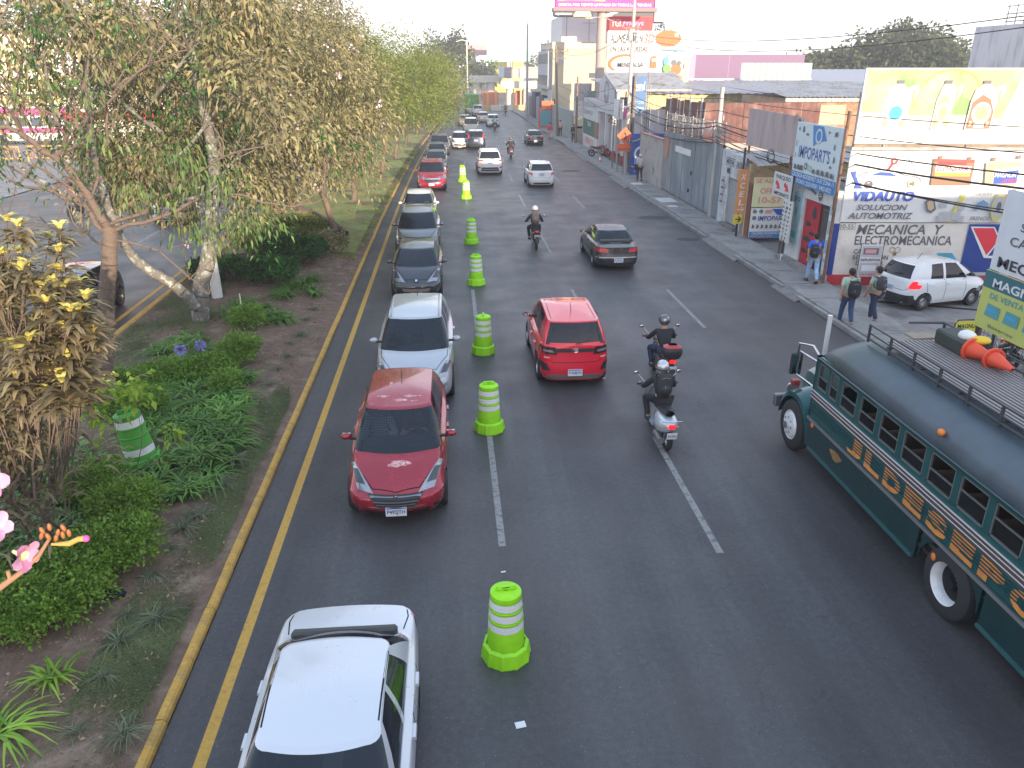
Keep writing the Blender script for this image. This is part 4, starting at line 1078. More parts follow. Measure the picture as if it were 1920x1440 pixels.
q=MB();q.bb(-W2+.06,W2-.06,YB,YF-.3,.75,.8);q.build('floor',mat('bus_floor',(.05,.045,.04),.9),BUS)
for k in range(13):
    for s_ in (-1,1):
        q=MB();y=2.6-.64*k;q.box((s_*.68,y,1.15),(.82,.36,.14));q.box((s_*.68,y-.2,1.5),(.82,.09,.62));q.build('bench_seat',mat('bench_brown',(.075,.05,.04),.7),BUS,bevel=.03)
q=MB();q.bb(-W2+.03,W2-.03,YB,YB+.05,.42,2.6);q.build('rear_wall',bg_,BUS)
q=MB();q.bb(-W2,W2,YF-.04,YF,.6,1.55);q.bb(-W2,W2,YF-.04,YF,2.14,2.2);q.bb(-.04,.04,YF-.04,YF,1.5,2.2)
for s_ in (-1,1):q.bb(s_*W2,s_*(W2-.07),YF-.04,YF,1.5,2.2)
q.build('front_wall',bg_,BUS)
for s_ in (-1,1):
    q=MB();q.bb(s_*.04,s_*(W2-.07),YF-.03,YF-.015,1.55,2.14);q.build('windscreen',glassmat('bus_pane'),BUS)
P=[]
for i,y in enumerate([YF,YF+.4,YF+.9,YF+1.3,YF+1.5,YF+1.56]):
    t=(y-YF)/1.56;w=.74-.14*t;h_=1.52-.10*t-(.12 if i==5 else .03 if i==4 else 0)
    P.append([(-w,y,.55),(-w,y,h_-.28),(-w*.92,y,h_-.1),(-w*.7,y,h_-.02),(0,y,h_),(w*.7,y,h_-.02),(w*.92,y,h_-.1),(w,y,h_-.28),(w,y,.55)])
q=MB();q.grid(P,bg_);q.add(P[-1],[tuple(range(9))],bg_);q.build('bonnet',bg_,BUS,smooth=40)
q=MB();q.bb(-.45,.45,YF+1.56,YF+1.6,.6,1.15);q.build('radiator_grille',chrome,BUS)
q=MB();q.bb(-1.1,1.1,YF+1.62,YF+1.75,.45,.72);q.build('front_bumper',steel,BUS,bevel=.02)
wy_f,wy_r=4.78,-.32
for s_ in (-1,1):
    P=[]
    for i in range(13):
        a=PI*(-.05+1.05*i/12);r_=.66
        y,z=wy_f-r_*math.cos(a),.50+r_*math.sin(a)
        P.append([(s_*.60,y,z+.16*math.sin(a)),(s_*.8,y,z+.12*math.sin(a)),(s_*1.02,y,z+.05),(s_*1.15,y,z),(s_*1.17,y*.98+wy_f*.02,z-.09)])
    q=MB();q.grid(P,bg_);q.build('front_wing',bg_,BUS,smooth=50)
    q=MB();q.box((s_*1.05,wy_f+.3,1.27),(.16,.12,.13));q.build('wing_lamp',mat('red_lamp_box',(.20,.02,.02),.3),BUS,bevel=.02)
    q=MB();q.lathe([(.13,0),(.12,.08),(.05,.16)],14,(s_*.86,YF+1.4,.95),'y');q.build('headlight',lampglass,BUS,smooth=40)
    q=MB();X=s_*(W2+.12)
    q.tube([(s_*(W2-.05),YF-.02,2.15),(s_*W2,YF+.2,2.30),(X,YF+.5,2.25),(X,YF+.55,1.65),(s_*1.0,YF+.45,1.40)],.022,7)
    q.tube([(s_*(W2-.05),YF-.02,2.05),(X,YF+.42,2.12),(X,YF+.46,1.65),(s_*(W2-.05),YF,1.55)],.018,7);br=q.build('mirror_bracket',chrome,BUS,smooth=60)
    q=MB();q.box((X+s_*.02,YF+.50,1.85),(.22,.07,.42));m_=q.build('wing_mirror',black_pl,BUS,bevel=.02)
    q=MB();q.box((X+s_*.02,YF+.462,1.85),(.18,.006,.36));q.build('mirror_glass',chrome,m_)
    for yy,hub in ((wy_f,'f'),(wy_r,'r')):
        R_=.50;tw=.25;t=MB();t.lathe([(.30,-tw/2),(.44,-tw/2),(.49,-tw/2+.03),(R_,-tw/2+.06),(R_,tw/2-.06),(.49,tw/2-.03),(.44,tw/2),(.30,tw/2)],32,axis='x',cap=False)
        w=t.build('wheel',rubber,BUS,smooth=40);w.location=(s_*(1.06),yy,R_);w.rotation_euler.z=0 if s_>0 else PI
        q=MB();wm=mat('white_steel_rim',(.62,.62,.62),.4,.1,var=.15,vscale=6)
        if hub=='f':
            q.lathe([(.31,tw/2-.04),(.29,tw/2+.0),(.26,tw/2-.03),(.24,tw/2+.02),(.10,tw/2+.05)],28,axis='x',cap=True)
            for a in range(8):q.cyl((tw/2+.03,.16*math.cos(a*PI/4),.16*math.sin(a*PI/4)),.022,.05,'x',8,chrome)
            q.cyl((tw/2+.05,0,0),.07,.08,'x',14,chrome)
        else:
            q.lathe([(.32,tw/2-.03),(.30,tw/2),(.27,tw/2-.06),(.25,-.02)],28,axis='x',cap=False);q.cyl((-.03,0,0),.25,.02,'x',20,dark_gap)
            q.cyl((.02,0,0),.10,.10,'x',14,dark_gap)
        q.build('rim',wm,w,smooth=40)
q=MB();q.cyl((-.66,YF+.75,1.95),.045,1.5,'z',12);q.build('exhaust_stack',mat('stack_white',(.55,.56,.56),.35,.3),BUS,smooth=40)
q=MB();q.bb(-.95,.95,YB,YF+1.3,.5,.62);q.build('chassis',mat('chassis_dark',(.02,.02,.02),.8),BUS)
rk=empty('roof_rack',(0,0,0));setparent(rk,BUS)
rails=mat('rack_tube',(.05,.052,.055),.5,.4)
q=MB()
for s_ in (-1,1):
    for dz in (.28,.14):q.tube([(s_*.66,3.5,2.68+dz),(s_*.66,YB+.1,2.68+dz)],.016,6)
    q.tube([(s_*.66,3.5,2.72),(s_*.66,YB+.1,2.72)],.02,6)
q.tube([(-.66,YB+.1,2.96),(.66,YB+.1,2.96)],.016,6)
q.tube([(.10,3.62,2.94),(.66,3.5,2.96)],.02,6)
q.build('rail',rails,rk)
p0=None
for k in range(14):
    for s_ in (-1,1):
        if p0 is None:q=MB();q.box((0,0,0),(.03,.04,.30));p0=q.build('post',rails,rk);o=p0
        else:o=p0.copy();COL.objects.link(o);setparent(o,rk)
        o.location=(s_*.66,3.48-.68*k,2.81)
p0=None
for k in range(17):
    if p0 is None:q=MB();q.box((0,0,0),(.042,8.2,.022));p0=q.build('slat',mat('slat_metal',(.17,.155,.15),.55,.3,var=.2,stretch=(1,.2,1)),rk);o=p0
    else:o=p0.copy();COL.objects.link(o);setparent(o,rk)
    o.location=(-.59+.0735*k,-1.0,2.785+.012*math.cos((k-8)/8*1.4))
q=MB()
for k in range(9):q.box((0,2.9-.95*k,2.75),(1.3,.04,.03))
q.build('bearer',rails,rk)
cr=MB();X,Y=8.15,11.15
cr.box((X,Y,2.92),(.46,.75,.24));cr.build('crate',mat('dark_crate',(.03,.035,.03),.7,var=.3),None,bevel=.03,label='dark tub lying on the bus roof rack',cat='crate')
q=MB();q.ell((8.12,11.0,3.07),(.13,.15,.09),nu=12);q.build('sack',mat('white_sack',(.65,.66,.64),.8,bump=.4),None,smooth=60,label='white bundle in the tub on the bus roof',cat='sack')
q=MB();q.ell((8.2,10.78,3.07),(.15,.13,.06));q.build('cap',mat('yellow_cloth',(.62,.42,.03),.8),None,smooth=60,label='yellow cloth bundle in the tub on the bus roof',cat='cloth')
def lying_cone(x,y,z,rz,lab,s=1):
    t=empty('traffic_cone',(x,y,z),rz,lab,'traffic cone','traffic cones on the bus roof')
    q=MB();om=mat('cone_orange',(.62,.07,.03),.5)
    q.lathe([(.19*s,0),(.17*s,.03),(.05*s,.62*s),(.03*s,.64*s)],18,(0,0,.17*s),'y',cap=False);q.build('cone_body',om,t,smooth=40)
    q=MB();q.lathe([(.20*s,.0),(.24*s,-.01),(.24*s,.03),(.19*s,.03)],18,(0,0,.17*s),'y',cap=False);q.build('cone_base',om,t)
lying_cone(8.05,10.75,2.80,R(190),'orange traffic cone lying on the bus roof, its open base towards the tub',.78)
lying_cone(8.14,10.35,2.80,R(178),'orange traffic cone lying on the bus roof, nearer the edge rail',.72)
q=MB();q.box((7.95,11.8,2.80),(.55,.28,.03));q.build('board',mat('plywood',(.20,.16,.12),.7,var=.2),None,label='pale board lying at the front of the bus roof rack',cat='board')
# ---------------------------------------------------------------- people: one skinned body, clothes grown on the same skeleton
skin_m=mat('skin',(.30,.16,.10),.6);skin2=mat('skin_dark',(.20,.10,.065),.6)
hair_m=mat('hair',(.012,.010,.009),.6,bump=.4)
def lerp(a,b,t):return tuple(x*(1-t)+y*t for x,y in zip(a,b))
def person(name,pose,label,loc,rz,shirt,trousers,shoes=None,helmet=None,cap=None,sleeves='short',s=1.0,face=True,skin=None,group=None,helmet_m=None):
    """pose: dict of joints in metres, facing local -Y. keys: pelvis, chest, neck, head, shL elL wrL shR elR wrR hipL knL anL toL hipR ..."""
    t=empty('person',loc,rz,label,'person',group);skin=skin or skin_m
    J=pose
    def V(k):return tuple(c*s for c in J[k])
    pel,che,nek,hea=V('pelvis'),V('chest'),V('neck'),V('head')
    ju=[(pel,(.15*s,.11*s)),(lerp(pel,che,.5),(.135*s,.10*s)),(che,(.165*s,.115*s)),(lerp(che,nek,.6),(.13*s,.09*s)),(nek,.055*s),(lerp(nek,hea,.5),.062*s),(hea,(.085*s,.095*s)),(tuple(np.array(hea)+np.array((0,0,.07*s))),.07*s)]
    bo=[(0,1),(1,2),(2,3),(3,4),(4,5),(5,6),(6,7)]
    def chain(st,keys,rads):
        p=st
        for k,r in zip(keys,rads):
            ju.append((V(k)if isinstance(k,str)else k,r*s));bo.append((p,len(ju)-1));p=len(ju)-1
        return p
    hands={}
    for sd in 'LR':
        e1=chain(2,['sh'+sd,'el'+sd,'wr'+sd],(.062,.043,.03))
        w,el=np.array(V('wr'+sd)),np.array(V('el'+sd));d=(w-el)/np.linalg.norm(w-el)
        palm=w+d*.055*s;e1=chain(e1,[tuple(palm)],(.032,))
        chain(0,['hip'+sd,'kn'+sd,'an'+sd,'to'+sd],(.095,.062,.040,.022))
        side=np.cross(d,(0,0,1));nn=np.linalg.norm(side);side=side/nn if nn>.1 else np.array((1,0,0));dn=np.cross(side,d)
        for i in range(4):
            b0=palm+side*(i-1.5)*.020*s+d*.02*s;L_=(.055,.065,.06,.045)[i]*s;ln=len(ju)
            ju.append((tuple(b0),.011*s));ju.append((tuple(b0+d*L_*.5-dn*.01*s),.0095*s));ju.append((tuple(b0+d*L_*.8-dn*.032*s),.008*s))
            bo.extend([(e1,ln),(ln,ln+1),(ln+1,ln+2)])
        ln=len(ju);b0=palm+side*(.034 if sd=='L' else -.034)*s
        ju.append((tuple(b0),.011*s));ju.append((tuple(b0+side*(.018 if sd=='L' else -.018)*s+d*.03*s),.009*s));bo.extend([(e1,ln),(ln,ln+1)])
    skinned('body',ju,bo,skin,t,2)
    rr=1.13
    ju2=[(tuple(np.array(pel)+np.array((0,0,-.02))),(.175*s,.135*s)),(lerp(pel,che,.5),(.16*s,.125*s)),(che,(.19*s,.14*s)),(lerp(che,nek,.62),(.135*s,.10*s)),(lerp(che,nek,.86),(.075*s,.07*s))]
    bo2=[(0,1),(1,2),(2,3),(3,4)]
    for sd in 'LR':
        k=len(ju2);ju2.append((V('sh'+sd),.08*s));bo2.append((2,k))
        sh,el,wr=V('sh'+sd),V('el'+sd),V('wr'+sd)
        if sleeves=='short':ju2.append((lerp(sh,el,.75),.066*s));bo2.append((k,k+1))
        else:
            ju2.append((el,.060*s));ju2.append((lerp(el,wr,.97),.045*s));bo2.extend([(k,k+1),(k+1,k+2)])
    skinned('shirt' if sleeves=='short' else 'jacket',ju2,bo2,shirt,t,2)
    ju3=[(tuple(np.array(pel)+np.array((0,0,.03*s))),(.165*s,.125*s))];bo3=[]
    for sd in 'LR':
        k=len(ju3);hp,kn,an=V('hip'+sd),V('kn'+sd),V('an'+sd)
        ju3+=[(hp,.112*s),(lerp(hp,kn,.5),.095*s),(kn,.078*s),(lerp(kn,an,.93),.062*s)];bo3+=[(0,k),(k,k+1),(k+1,k+2),(k+2,k+3)]
    skinned('trousers',ju3,bo3,trousers,t,2)
    for sd in 'LR':
        an,to=V('an'+sd),V('to'+sd);a,b=Vector(an),Vector(to)
        q=MB();d=(b-a);dd=Vector((d.x,d.y,0)).normalized()if Vector((d.x,d.y,0)).length>.01 else Vector((0,-1,0));ang=math.atan2(dd.y,dd.x)
        pit=-math.atan2(d.z+.03,Vector((d.x,d.y,0)).length+.001)
        q.ell(a+d*.45+Vector((0,0,-.012)),(.155*s,.062*s,.060*s),nu=12,nv=8,rot=(0,pit*.8,ang));q.build('shoe',shoes or mat('shoe_black',(.02,.02,.02),.6),t,smooth=60)
    hv=Vector(hea);tilt=J.get('tilt',0)
    if face and not helmet:
        q=MB();q.ell(hv+Vector((0,-.098*s,.0)),(.013*s,.02*s,.022*s),nu=8,nv=6);q.build('nose',skin,t,smooth=60)
        for sx in (-1,1):
            q=MB();q.ell(hv+Vector((sx*.033*s,-.088*s,.022*s)),(.012*s,.008*s,.008*s),nu=8,nv=6);q.build('eye',hair_m,t)
            q=MB();q.ell(hv+Vector((sx*.088*s,0,.0)),(.012*s,.022*s,.032*s),nu=8,nv=6);q.build('ear',skin,t,smooth=60)
        q=MB();q.box(hv+Vector((0,-.088*s,-.045*s)),(.045*s,.008*s,.010*s));q.build('mouth',mat('lips',(.25,.08,.06),.6),t)
    if helmet:
        q=MB();c=hv+Vector((0,.005,.045*s))
        q.ell(c,(.135*s,.155*s,.14*s),nu=20,nv=12,rot=(tilt,0,0));hm=q.build('helmet',helmet,t,smooth=60)
        q=MB();P=[]
        for i in range(9):
            a=R(-70+140*i/8);row=[]
            for zz in (-.055,-.02,.015,.05):
                k=math.sqrt(max(.1,1-(zz/.145)**2));row.append(c+Vector((math.sin(a)*.142*k*s,-math.cos(a)*.165*k*s,zz*s)))
            P.append(row)
        q.grid(P);q.build('visor',glass_d,hm,smooth=60)
        q=MB();q.tube([c+Vector((.138*s*math.cos(a),.158*s*math.sin(a),-.035*s))for a in [PI*.05+PI*.9*i/14 for i in range(15)]],.012*s,6);q.build('helmet_trim',black_pl,hm)
    elif cap is not None:
        q=MB();c=hv+Vector((0,0,.055*s));q.ell(c,(.10*s,.115*s,.075*s),nu=16,nv=8);q.box(c+Vector((0,-.12*s,-.01)),(.13*s,.1*s,.012));q.build('cap',cap,t,smooth=50)
    else:
        q=MB();q.ell(hv+Vector((0,.018*s,.045*s)),(.097*s,.104*s,.098*s),nu=18,nv=10)
        q.ell(hv+Vector((0,.05*s,.0)),(.085*s,.065*s,.085*s),nu=14,nv=9);q.build('hair',hair_m,t,smooth=60)
    return t
def walk(st=.3,arm=.2,lean=.04,side=1):
    s_=side
    return dict(pelvis=(0,0,.94),chest=(0,-lean,1.26),neck=(0,-lean,1.45),head=(0,-lean-.03,1.58),
        shL=(.19,-lean,1.38),elL=(.24,arm*.4*s_,1.12),wrL=(.235,-.05+arm*s_*.6,.88),shR=(-.19,-lean,1.38),elR=(-.24,-arm*.4*s_,1.12),wrR=(-.235,-.05-arm*s_*.6,.88),
        hipL=(.09,0,.88),knL=(.10,-st*.55*s_-.03,.50),anL=(.10,-st*s_+(.0 if s_>0 else .06),.08 if s_>0 else .14),toL=(.11,-st*s_-.14,.03 if s_>0 else .05),
        hipR=(-.09,0,.88),knR=(-.10,st*.55*s_-.08,.50),anR=(-.10,st*s_+(.06 if s_>0 else 0),.14 if s_>0 else .08),toR=(-.11,st*s_-.12,.04 if s_>0 else .03))
def ride(seat=.80,hb=(.33,-.56,1.02),foot=(.20,-.28,.36),lean=.12,kn=(.24,-.40,.78)):
    z=seat+.10
    return dict(pelvis=(0,.12,z),chest=(0,.12-lean,z+.33),neck=(0,.10-lean,z+.51),head=(0,.06-lean,z+.64),
        shL=(.19,.10-lean,z+.43),elL=(.33,-.20-lean*.3,z+.17),wrL=(hb[0],hb[1]+.08,hb[2]+.03),shR=(-.19,.10-lean,z+.43),elR=(-.33,-.20-lean*.3,z+.17),wrR=(-hb[0],hb[1]+.08,hb[2]+.03),
        hipL=(.11,.06,z-.02),knL=kn,anL=(foot[0],foot[1]+.08,foot[2]),toL=(foot[0],foot[1]-.08,foot[2]-.03),
        hipR=(-.11,.06,z-.02),knR=(-kn[0],kn[1],kn[2]),anR=(-foot[0],foot[1]+.08,foot[2]),toR=(-foot[0],foot[1]-.08,foot[2]-.03))
def backpack(m,loc,rz,label,s=1.0,w=.30,h=.46,m2=None,tilt=0):
    t=empty('backpack',loc,rz,label,'backpack');t.rotation_euler.x=tilt
    q=MB();P=[]
    for i in range(9):
        a=PI*i/8;z=h/2*math.cos(a);k=math.sin(a)**.45 if 0 <i<8 else .15
        P.append([(w/2*k*math.copysign(abs(math.cos(b))**.6,math.cos(b))*s,.10*k*math.copysign(abs(math.sin(b))**.7,math.sin(b))*s,z*s)for b in [2*PI*j/14 for j in range(15)]])
    q.grid(P);q.build('pack',m,t,smooth=60)
    q=MB();q.ell((0,.10*s,-.08*s),(w*.36*s,.05*s,h*.2*s),nu=12);q.build('front_pocket',m2 or m,t,smooth=60)
    q=MB()
    for sx in (-1,1):q.tube([(sx*.09*s,-.06,h*.42*s),(sx*.12*s,-.20*s,h*.40*s),(sx*.12*s,-.24*s,h*.1*s),(sx*.11*s,-.14*s,-h*.3*s),(sx*.09*s,-.06,-h*.38*s)],.018,6)
    q.build('shoulder_strap',m2 or m,t)
    q=MB();q.tube([(-.08*s,.10*s,h*.30*s),(0,.115*s,h*.36*s),(.08*s,.10*s,h*.30*s)],.005,5);q.box((.03*s,.15*s,-.02*s),(.012,.01,.06));q.build('zip',mat('zip_silver',(.4,.4,.4),.4,.6),t)
    return t
# ---------------------------------------------------------------- motorcycles and scooter (front towards local -Y)
def bike(kind,body,label,loc,rz,box=None,lit=False,name='motorcycle',txt='M 418FKL'):
    t=empty(name,loc,rz,label,name.replace('_',' '),'two-wheelers on the carriageway')
    r_=.30 if kind!='scooter' else .25;wf,wr=(-.66,.62)if kind!='scooter' else (-.62,.62)
    for y in (wf,wr):
        tw=.045 if kind!='scooter' else .058
        q=MB();q.lathe([(r_*.66,-tw*.6),(r_*.86,-tw),(r_*.97,-tw*.7),(r_,0),(r_*.97,tw*.7),(r_*.86,tw),(r_*.66,tw*.6)],26,axis='x',cap=False);w=q.build('wheel',rubber,t,smooth=50);w.location=(0,y,r_)
        q=MB();q.lathe([(r_*.70,-.03),(r_*.66,0),(r_*.70,.03)],24,axis='x',cap=False);q.cyl((0,0,0),.045,.11,'x',12)
        for a in range(5):q.box((0,math.cos(a*1.2566)*r_*.36,math.sin(a*1.2566)*r_*.36),(.02,r_*.62,.035),rot=(a*1.2566,0,0))
        q.build('rim',alu if kind=='scooter' else black_pl,w)
    hb=(.33,-.40,1.02)
    q=MB()
    if kind!='scooter':
        for sx in (-1,1):q.tube([(sx*.075,wf,.30),(sx*.085,wf+.20,.86)],.022,8)
    else:q.tube([(.06,wf,.25),(.05,wf+.08,.55),(0,wf+.18,.80)],.03,8)
    q.build('fork',steel,t,smooth=50)
    q=MB();q.tube([(.36,hb[1]+.06,hb[2]-.01),(.30,hb[1],hb[2]),(.12,hb[1]-.06,hb[2]-.02),(-.12,hb[1]-.06,hb[2]-.02),(-.30,hb[1],hb[2]),(-.36,hb[1]+.06,hb[2]-.01)],.014,7)
    h_=q.build('handlebar',steel,t,smooth=50)
    for sx in (-1,1):
        q=MB();q.cyl((sx*.36,hb[1]+.03,hb[2]-.005),.021,.13,'x',10);q.build('grip',black_pl,h_)
        q=MB();q.tube([(sx*.26,hb[1],hb[2]+.01),(sx*.36,hb[1]-.03,hb[2]+.14),(sx*.42,hb[1]-.02,hb[2]+.20)],.008,6);q.build('mirror_stem',chrome,h_)
        q=MB();q.ell((sx*.44,hb[1]-.02,hb[2]+.23),(.06,.018,.045),nu=12,nv=8);q.build('mirror',black_pl,h_,smooth=60)
        q=MB();q.ell((sx*.44,hb[1]-.004,hb[2]+.23),(.052,.010,.038),nu=12,nv=8);q.build('mirror_glass',chrome,h_,smooth=60)
    q=MB()
    if kind=='scooter':
        P=[]
        for z,y,w in ((.30,-.30,.16),(.45,-.36,.19),(.65,-.40,.20),(.85,-.42,.15),(.95,-.44,.08)):
            P.append([(w*math.sin(a),y-.06*math.cos(a)+.05,z)for a in [R(-85+170*i/10)for i in range(11)]])
        q.grid(P);q.grid([[(x,y+.025,z)for x,y,z in row]for row in P])
        q.box((0,-.12,.30),(.36,.42,.05));q.build('leg_shield',body,t,smooth=50)
        q=MB();P=[]
        for y,w,z0,z1 in ((.02,.10,.28,.66),(.10,.17,.26,.70),(.30,.215,.26,.72),(.50,.225,.30,.72),(.68,.19,.38,.70),(.80,.12,.46,.66),(.85,.04,.52,.62)):
            P.append([(w*math.copysign(abs(math.cos(a))**.7,math.cos(a)),y,(z0+z1)/2+(z1-z0)/2*math.sin(a))for a in [2*PI*i/18 for i in range(18)]])
        q.grid([r__+[r__[0]]for r__ in P]);q.build('rear_body',body,t,smooth=50)
        q=MB();P=[]
        for z,w in ((.0,.075),(.07,.085),(.14,.06)):P.append([(w*math.sin(a)*1.3,-.44+(-.10-.0)*math.cos(a)*.8,.93+z)for a in [2*PI*i/14 for i in range(15)]])
        q.grid(P);q.build('headset',body,t,smooth=50)
        q=MB();P=[]
        for i in range(8):
            a=R(20+125*i/7);P.append([(x,wf-.30*math.cos(a)*.98,.25+.30*math.sin(a)-.03*(abs(x)>.05))for x in (-.08,-.05,0,.05,.08)])
        q.grid(P);q.build('front_mudguard',body,t,smooth=50)
        q=MB();q.tube([(.21,-.30,.34),(.23,-.36,.6),(.22,-.40,.86)],.01,6);q.tube([(-.21,-.30,.34),(-.23,-.36,.6),(-.22,-.40,.86)],.01,6)
        q.tube([(-.20,.3,.24),(-.25,.12,.30),(-.25,-.1,.32)],.012,6);q.tube([(-.20,.85,.70),(0,.93,.72),(.20,.85,.70)],.012,6);q.build('crash_bar',chrome,t)
        q=MB();q.cyl((.16,.55,.25),.065,.42,'y',14);q.build('silencer',steel,t,smooth=40)
        tl=(0,.865,.60)
    else:
        q.ell((0,-.18,.82),(.14,.26,.13),nu=18,nv=10,rot=(R(-6),0,0));q.build('fuel_tank',body,t,smooth=60)
        q=MB();q.prism([(.02,.66),(.30,.60),(.78,.78),(.80,.84),(.30,.80),(.0,.80)],'x',-.10,.10);q.build('tail_fairing',body,t,bevel=.03)
        q=MB();q.box((0,-.05,.46),(.24,.34,.30));q.cyl((0,-.14,.62),.08,.24,'z',12);q.build('engine',steel,t,bevel=.03)
        q=MB();q.tube([(0,wf+.22,.86),(0,-.05,.62),(0,.3,.62),(0,.6,.72)],.03,7);q.tube([(0,wf+.24,.8),(0,-.25,.34),(0,.2,.30),(0,.28,.62)],.025,7)
        for sx in (-1,1):q.tube([(sx*.07,.18,.36),(sx*.08,wr,.30)],.02,6);q.tube([(sx*.10,.42,.68),(sx*.10,wr,.32)],.026,8)
        q.build('frame',black_pl,t)
        q=MB();q.cyl((.15,.52,.36),.05,.50,'y',12);q.tube([(.10,-.2,.34),(.14,.1,.30),(.15,.3,.35)],.02,6);q.build('silencer',steel,t,smooth=40)
        q=MB();q.ell((0,wf+.10,.90),(.11,.09,.12),nu=14,nv=9);q.build('headlamp',lampglass,t,smooth=60)
        q=MB();P=[]
        for i in range(7):
            a=R(40+110*i/6);P.append([(x,wf-.33*math.cos(a),.30+.34*math.sin(a))for x in (-.06,0,.06)])
        q.grid(P);q.build('front_mudguard',body,t,smooth=50)
        q=MB()
        for sx in (-1,1):q.cyl((sx*.20,-.12,.32),.016,.14,'x',8);q.cyl((sx*.18,.30,.40),.014,.12,'x',8)
        q.build('footrest',rubber,t)
        q=MB();q.prism([(.62,.74),(.88,.62),(.95,.38),(.93,.37),(.84,.58),(.62,.68)],'x',-.07,.07);q.build('rear_mudguard',black_pl,t)
        tl=(0,.82,.78)
    q=MB();P=[]
    for y,z,w in ((-.06,.78,.10),(.05,.80,.13),(.25,.80,.15),(.5,.82,.14),(.68,.84,.09)):
        P.append([(w*math.cos(a),y,z-.05+.06*math.sin(a))for a in [2*PI*i/12 for i in range(13)]])
    q.grid(P);q.build('seat',mat('seat_vinyl',(.018,.018,.02),.45),t,smooth=60)
    q=MB();q.box((tl[0],tl[1]+.01,tl[2]),(.13,.06,.09));q.build('tail_light',redlit if lit else redlens,t,bevel=.02)
    q=MB();q.box((0,tl[1]+.06,tl[2]-.17),(.20,.008,.15),rot=(R(-15),0,0));pl=q.build('number_plate',platem,t)
    q=MB();vs,fs=text_mesh(txt,.02);q.add([(.08-u*.16,tl[1]+.068,tl[2]-.19+v*.05)for u,v in vs],fs);q.build('plate_number',platetx,pl)
    for sx in (-1,1):
        q=MB();q.ell((sx*.13,tl[1]-.04,tl[2]-.02),(.03,.02,.02),nu=8,nv=6);q.build('indicator',amber,t,smooth=60)
    if box:
        q=MB();P=[]
        for z,w in ((0,.17),(.08,.22),(.18,.23),(.26,.20),(.31,.10)):P.append([(w*math.copysign(abs(math.cos(a))**.6,math.cos(a)),w*.85*math.copysign(abs(math.sin(a))**.6,math.sin(a)),z)for a in [2*PI*i/20 for i in range(21)]])
        q.grid(P);b_=q.build('top_box',black_pl,t,smooth=50);b_.location=(0,.74,.86)
        q=MB();q.grid([[(x*1.02,y*1.02,z+.004)for x,y,z in row]for row in P[3:]]);q.build('box_lid',box,b_,smooth=50)
    return t
blk=mat('black_jacket',(.014,.015,.018),.75,bump=.5,bscale=30);nvy=mat('navy_trousers',(.02,.03,.06),.85);jn=mat('blue_jeans',(.08,.15,.27),.85,var=.3,vscale=14,color2=(.16,.24,.36),c2scale=4)
dkjn=mat('dark_jeans',(.025,.045,.10),.85,var=.25,vscale=12)
silh=mat('silver_helmet',(.62,.62,.62),.18,.6);gryh=mat('grey_helmet',(.16,.16,.17),.2,.5,color2=(.5,.5,.5),c2scale=9);whth=mat('white_helmet',(.70,.68,.64),.3,color2=(.3,.28,.26),c2scale=12)
SP_='motorcycle riders on the carriageway'
sc_m=mat('scooter_grey',(.36,.40,.42),.22,.3,coat=1)
bk=bike('scooter',sc_m,'pale grey scooter with lit tail lamp, its back wheel on the lane line',(4.12,14.0,0),PI,lit=True,name='scooter')
rd=person('rider',ride(.80),'rider in black with silver helmet and black backpack on the grey scooter',(4.12,14.0,0),PI,blk,blk,helmet=silh,sleeves='long',group=SP_,s=.95)
backpack(mat('black_pack',(.022,.022,.024),.7,bump=.3),(4.12,14.0-.19,1.21),PI,'black backpack on the scooter rider with the silver helmet',tilt=R(8))
bike('moto',mat('bike_black',(.02,.02,.022),.25,.2,coat=1),'black motorcycle with red-lidded top box and lit tail lamp, ahead of the grey scooter',(4.95,17.0,0),PI,box=mat('box_red',(.30,.03,.03),.3),lit=True)
person('rider',ride(.80),'rider in black jacket and patterned grey helmet ahead of the scooter',(4.95,17.0,0),PI,blk,nvy,helmet=gryh,sleeves='long',group=SP_,s=.95)
bm=mat('bike_red',(.33,.04,.03),.3,.1,coat=1)
b3=bike('moto',bm,'red and black motorcycle on the lane line, ridden with a brown backpack',(3.48,32.2,0),PI)
p3=person('rider',ride(.80),'rider with white helmet on the red and black motorcycle in mid road',(3.48,32.2,0),PI,mat('dark_grey_jacket',(.04,.04,.045),.8),blk,helmet=whth,sleeves='long',group=SP_)
backpack(mat('brown_pack',(.17,.12,.09),.8),(3.48,32.2-.20,1.28),PI,'brown backpack worn by the rider with the white helmet in mid road',tilt=R(8))
def redo(src,x,y,rz,label,remap=None,z=0):
    o=copy_tree(src,None,remap);o.location=(x,y,z);o.rotation_euler.z=rz;o['label']=label;return o
cut=[('',5.15,67.2,'motorcycle between the white hatchback and the black saloon','dark clad rider between the white hatchback and the black saloon',{'dark_grey_jacket':blk,'white_helmet':gryh}),
       ('',5.6,98.5,'red motorcycle beside the tiny white hatchback','rider in blue green jacket beside the tiny white hatchback',{'dark_grey_jacket':mat('teal_jacket',(.03,.10,.10),.8),'white_helmet':gryh}),
       ('',9.4,134,'motorcycle alone at the far right of the road before the overpass','rider alone at the far right of the road before the overpass',{'dark_grey_jacket':mat('brown_jacket',(.14,.09,.07),.8)}),
       ('',1.6,139,'motorcycle left of the green lorry','rider in red left of the green lorry',{'dark_grey_jacket':mat('red_jacket',(.28,.04,.05),.8),'white_helmet':gryh}),
       ('',1.2,151,'second motorcycle further left of the green lorry','rider in dark clothes further left of the green lorry',{'dark_grey_jacket':blk,'white_helmet':gryh}),
       ('',.4,158,'far motorcycle just visible past the leaves','far rider just visible past the leaves',{'dark_grey_jacket':mat('red_jacket')})]
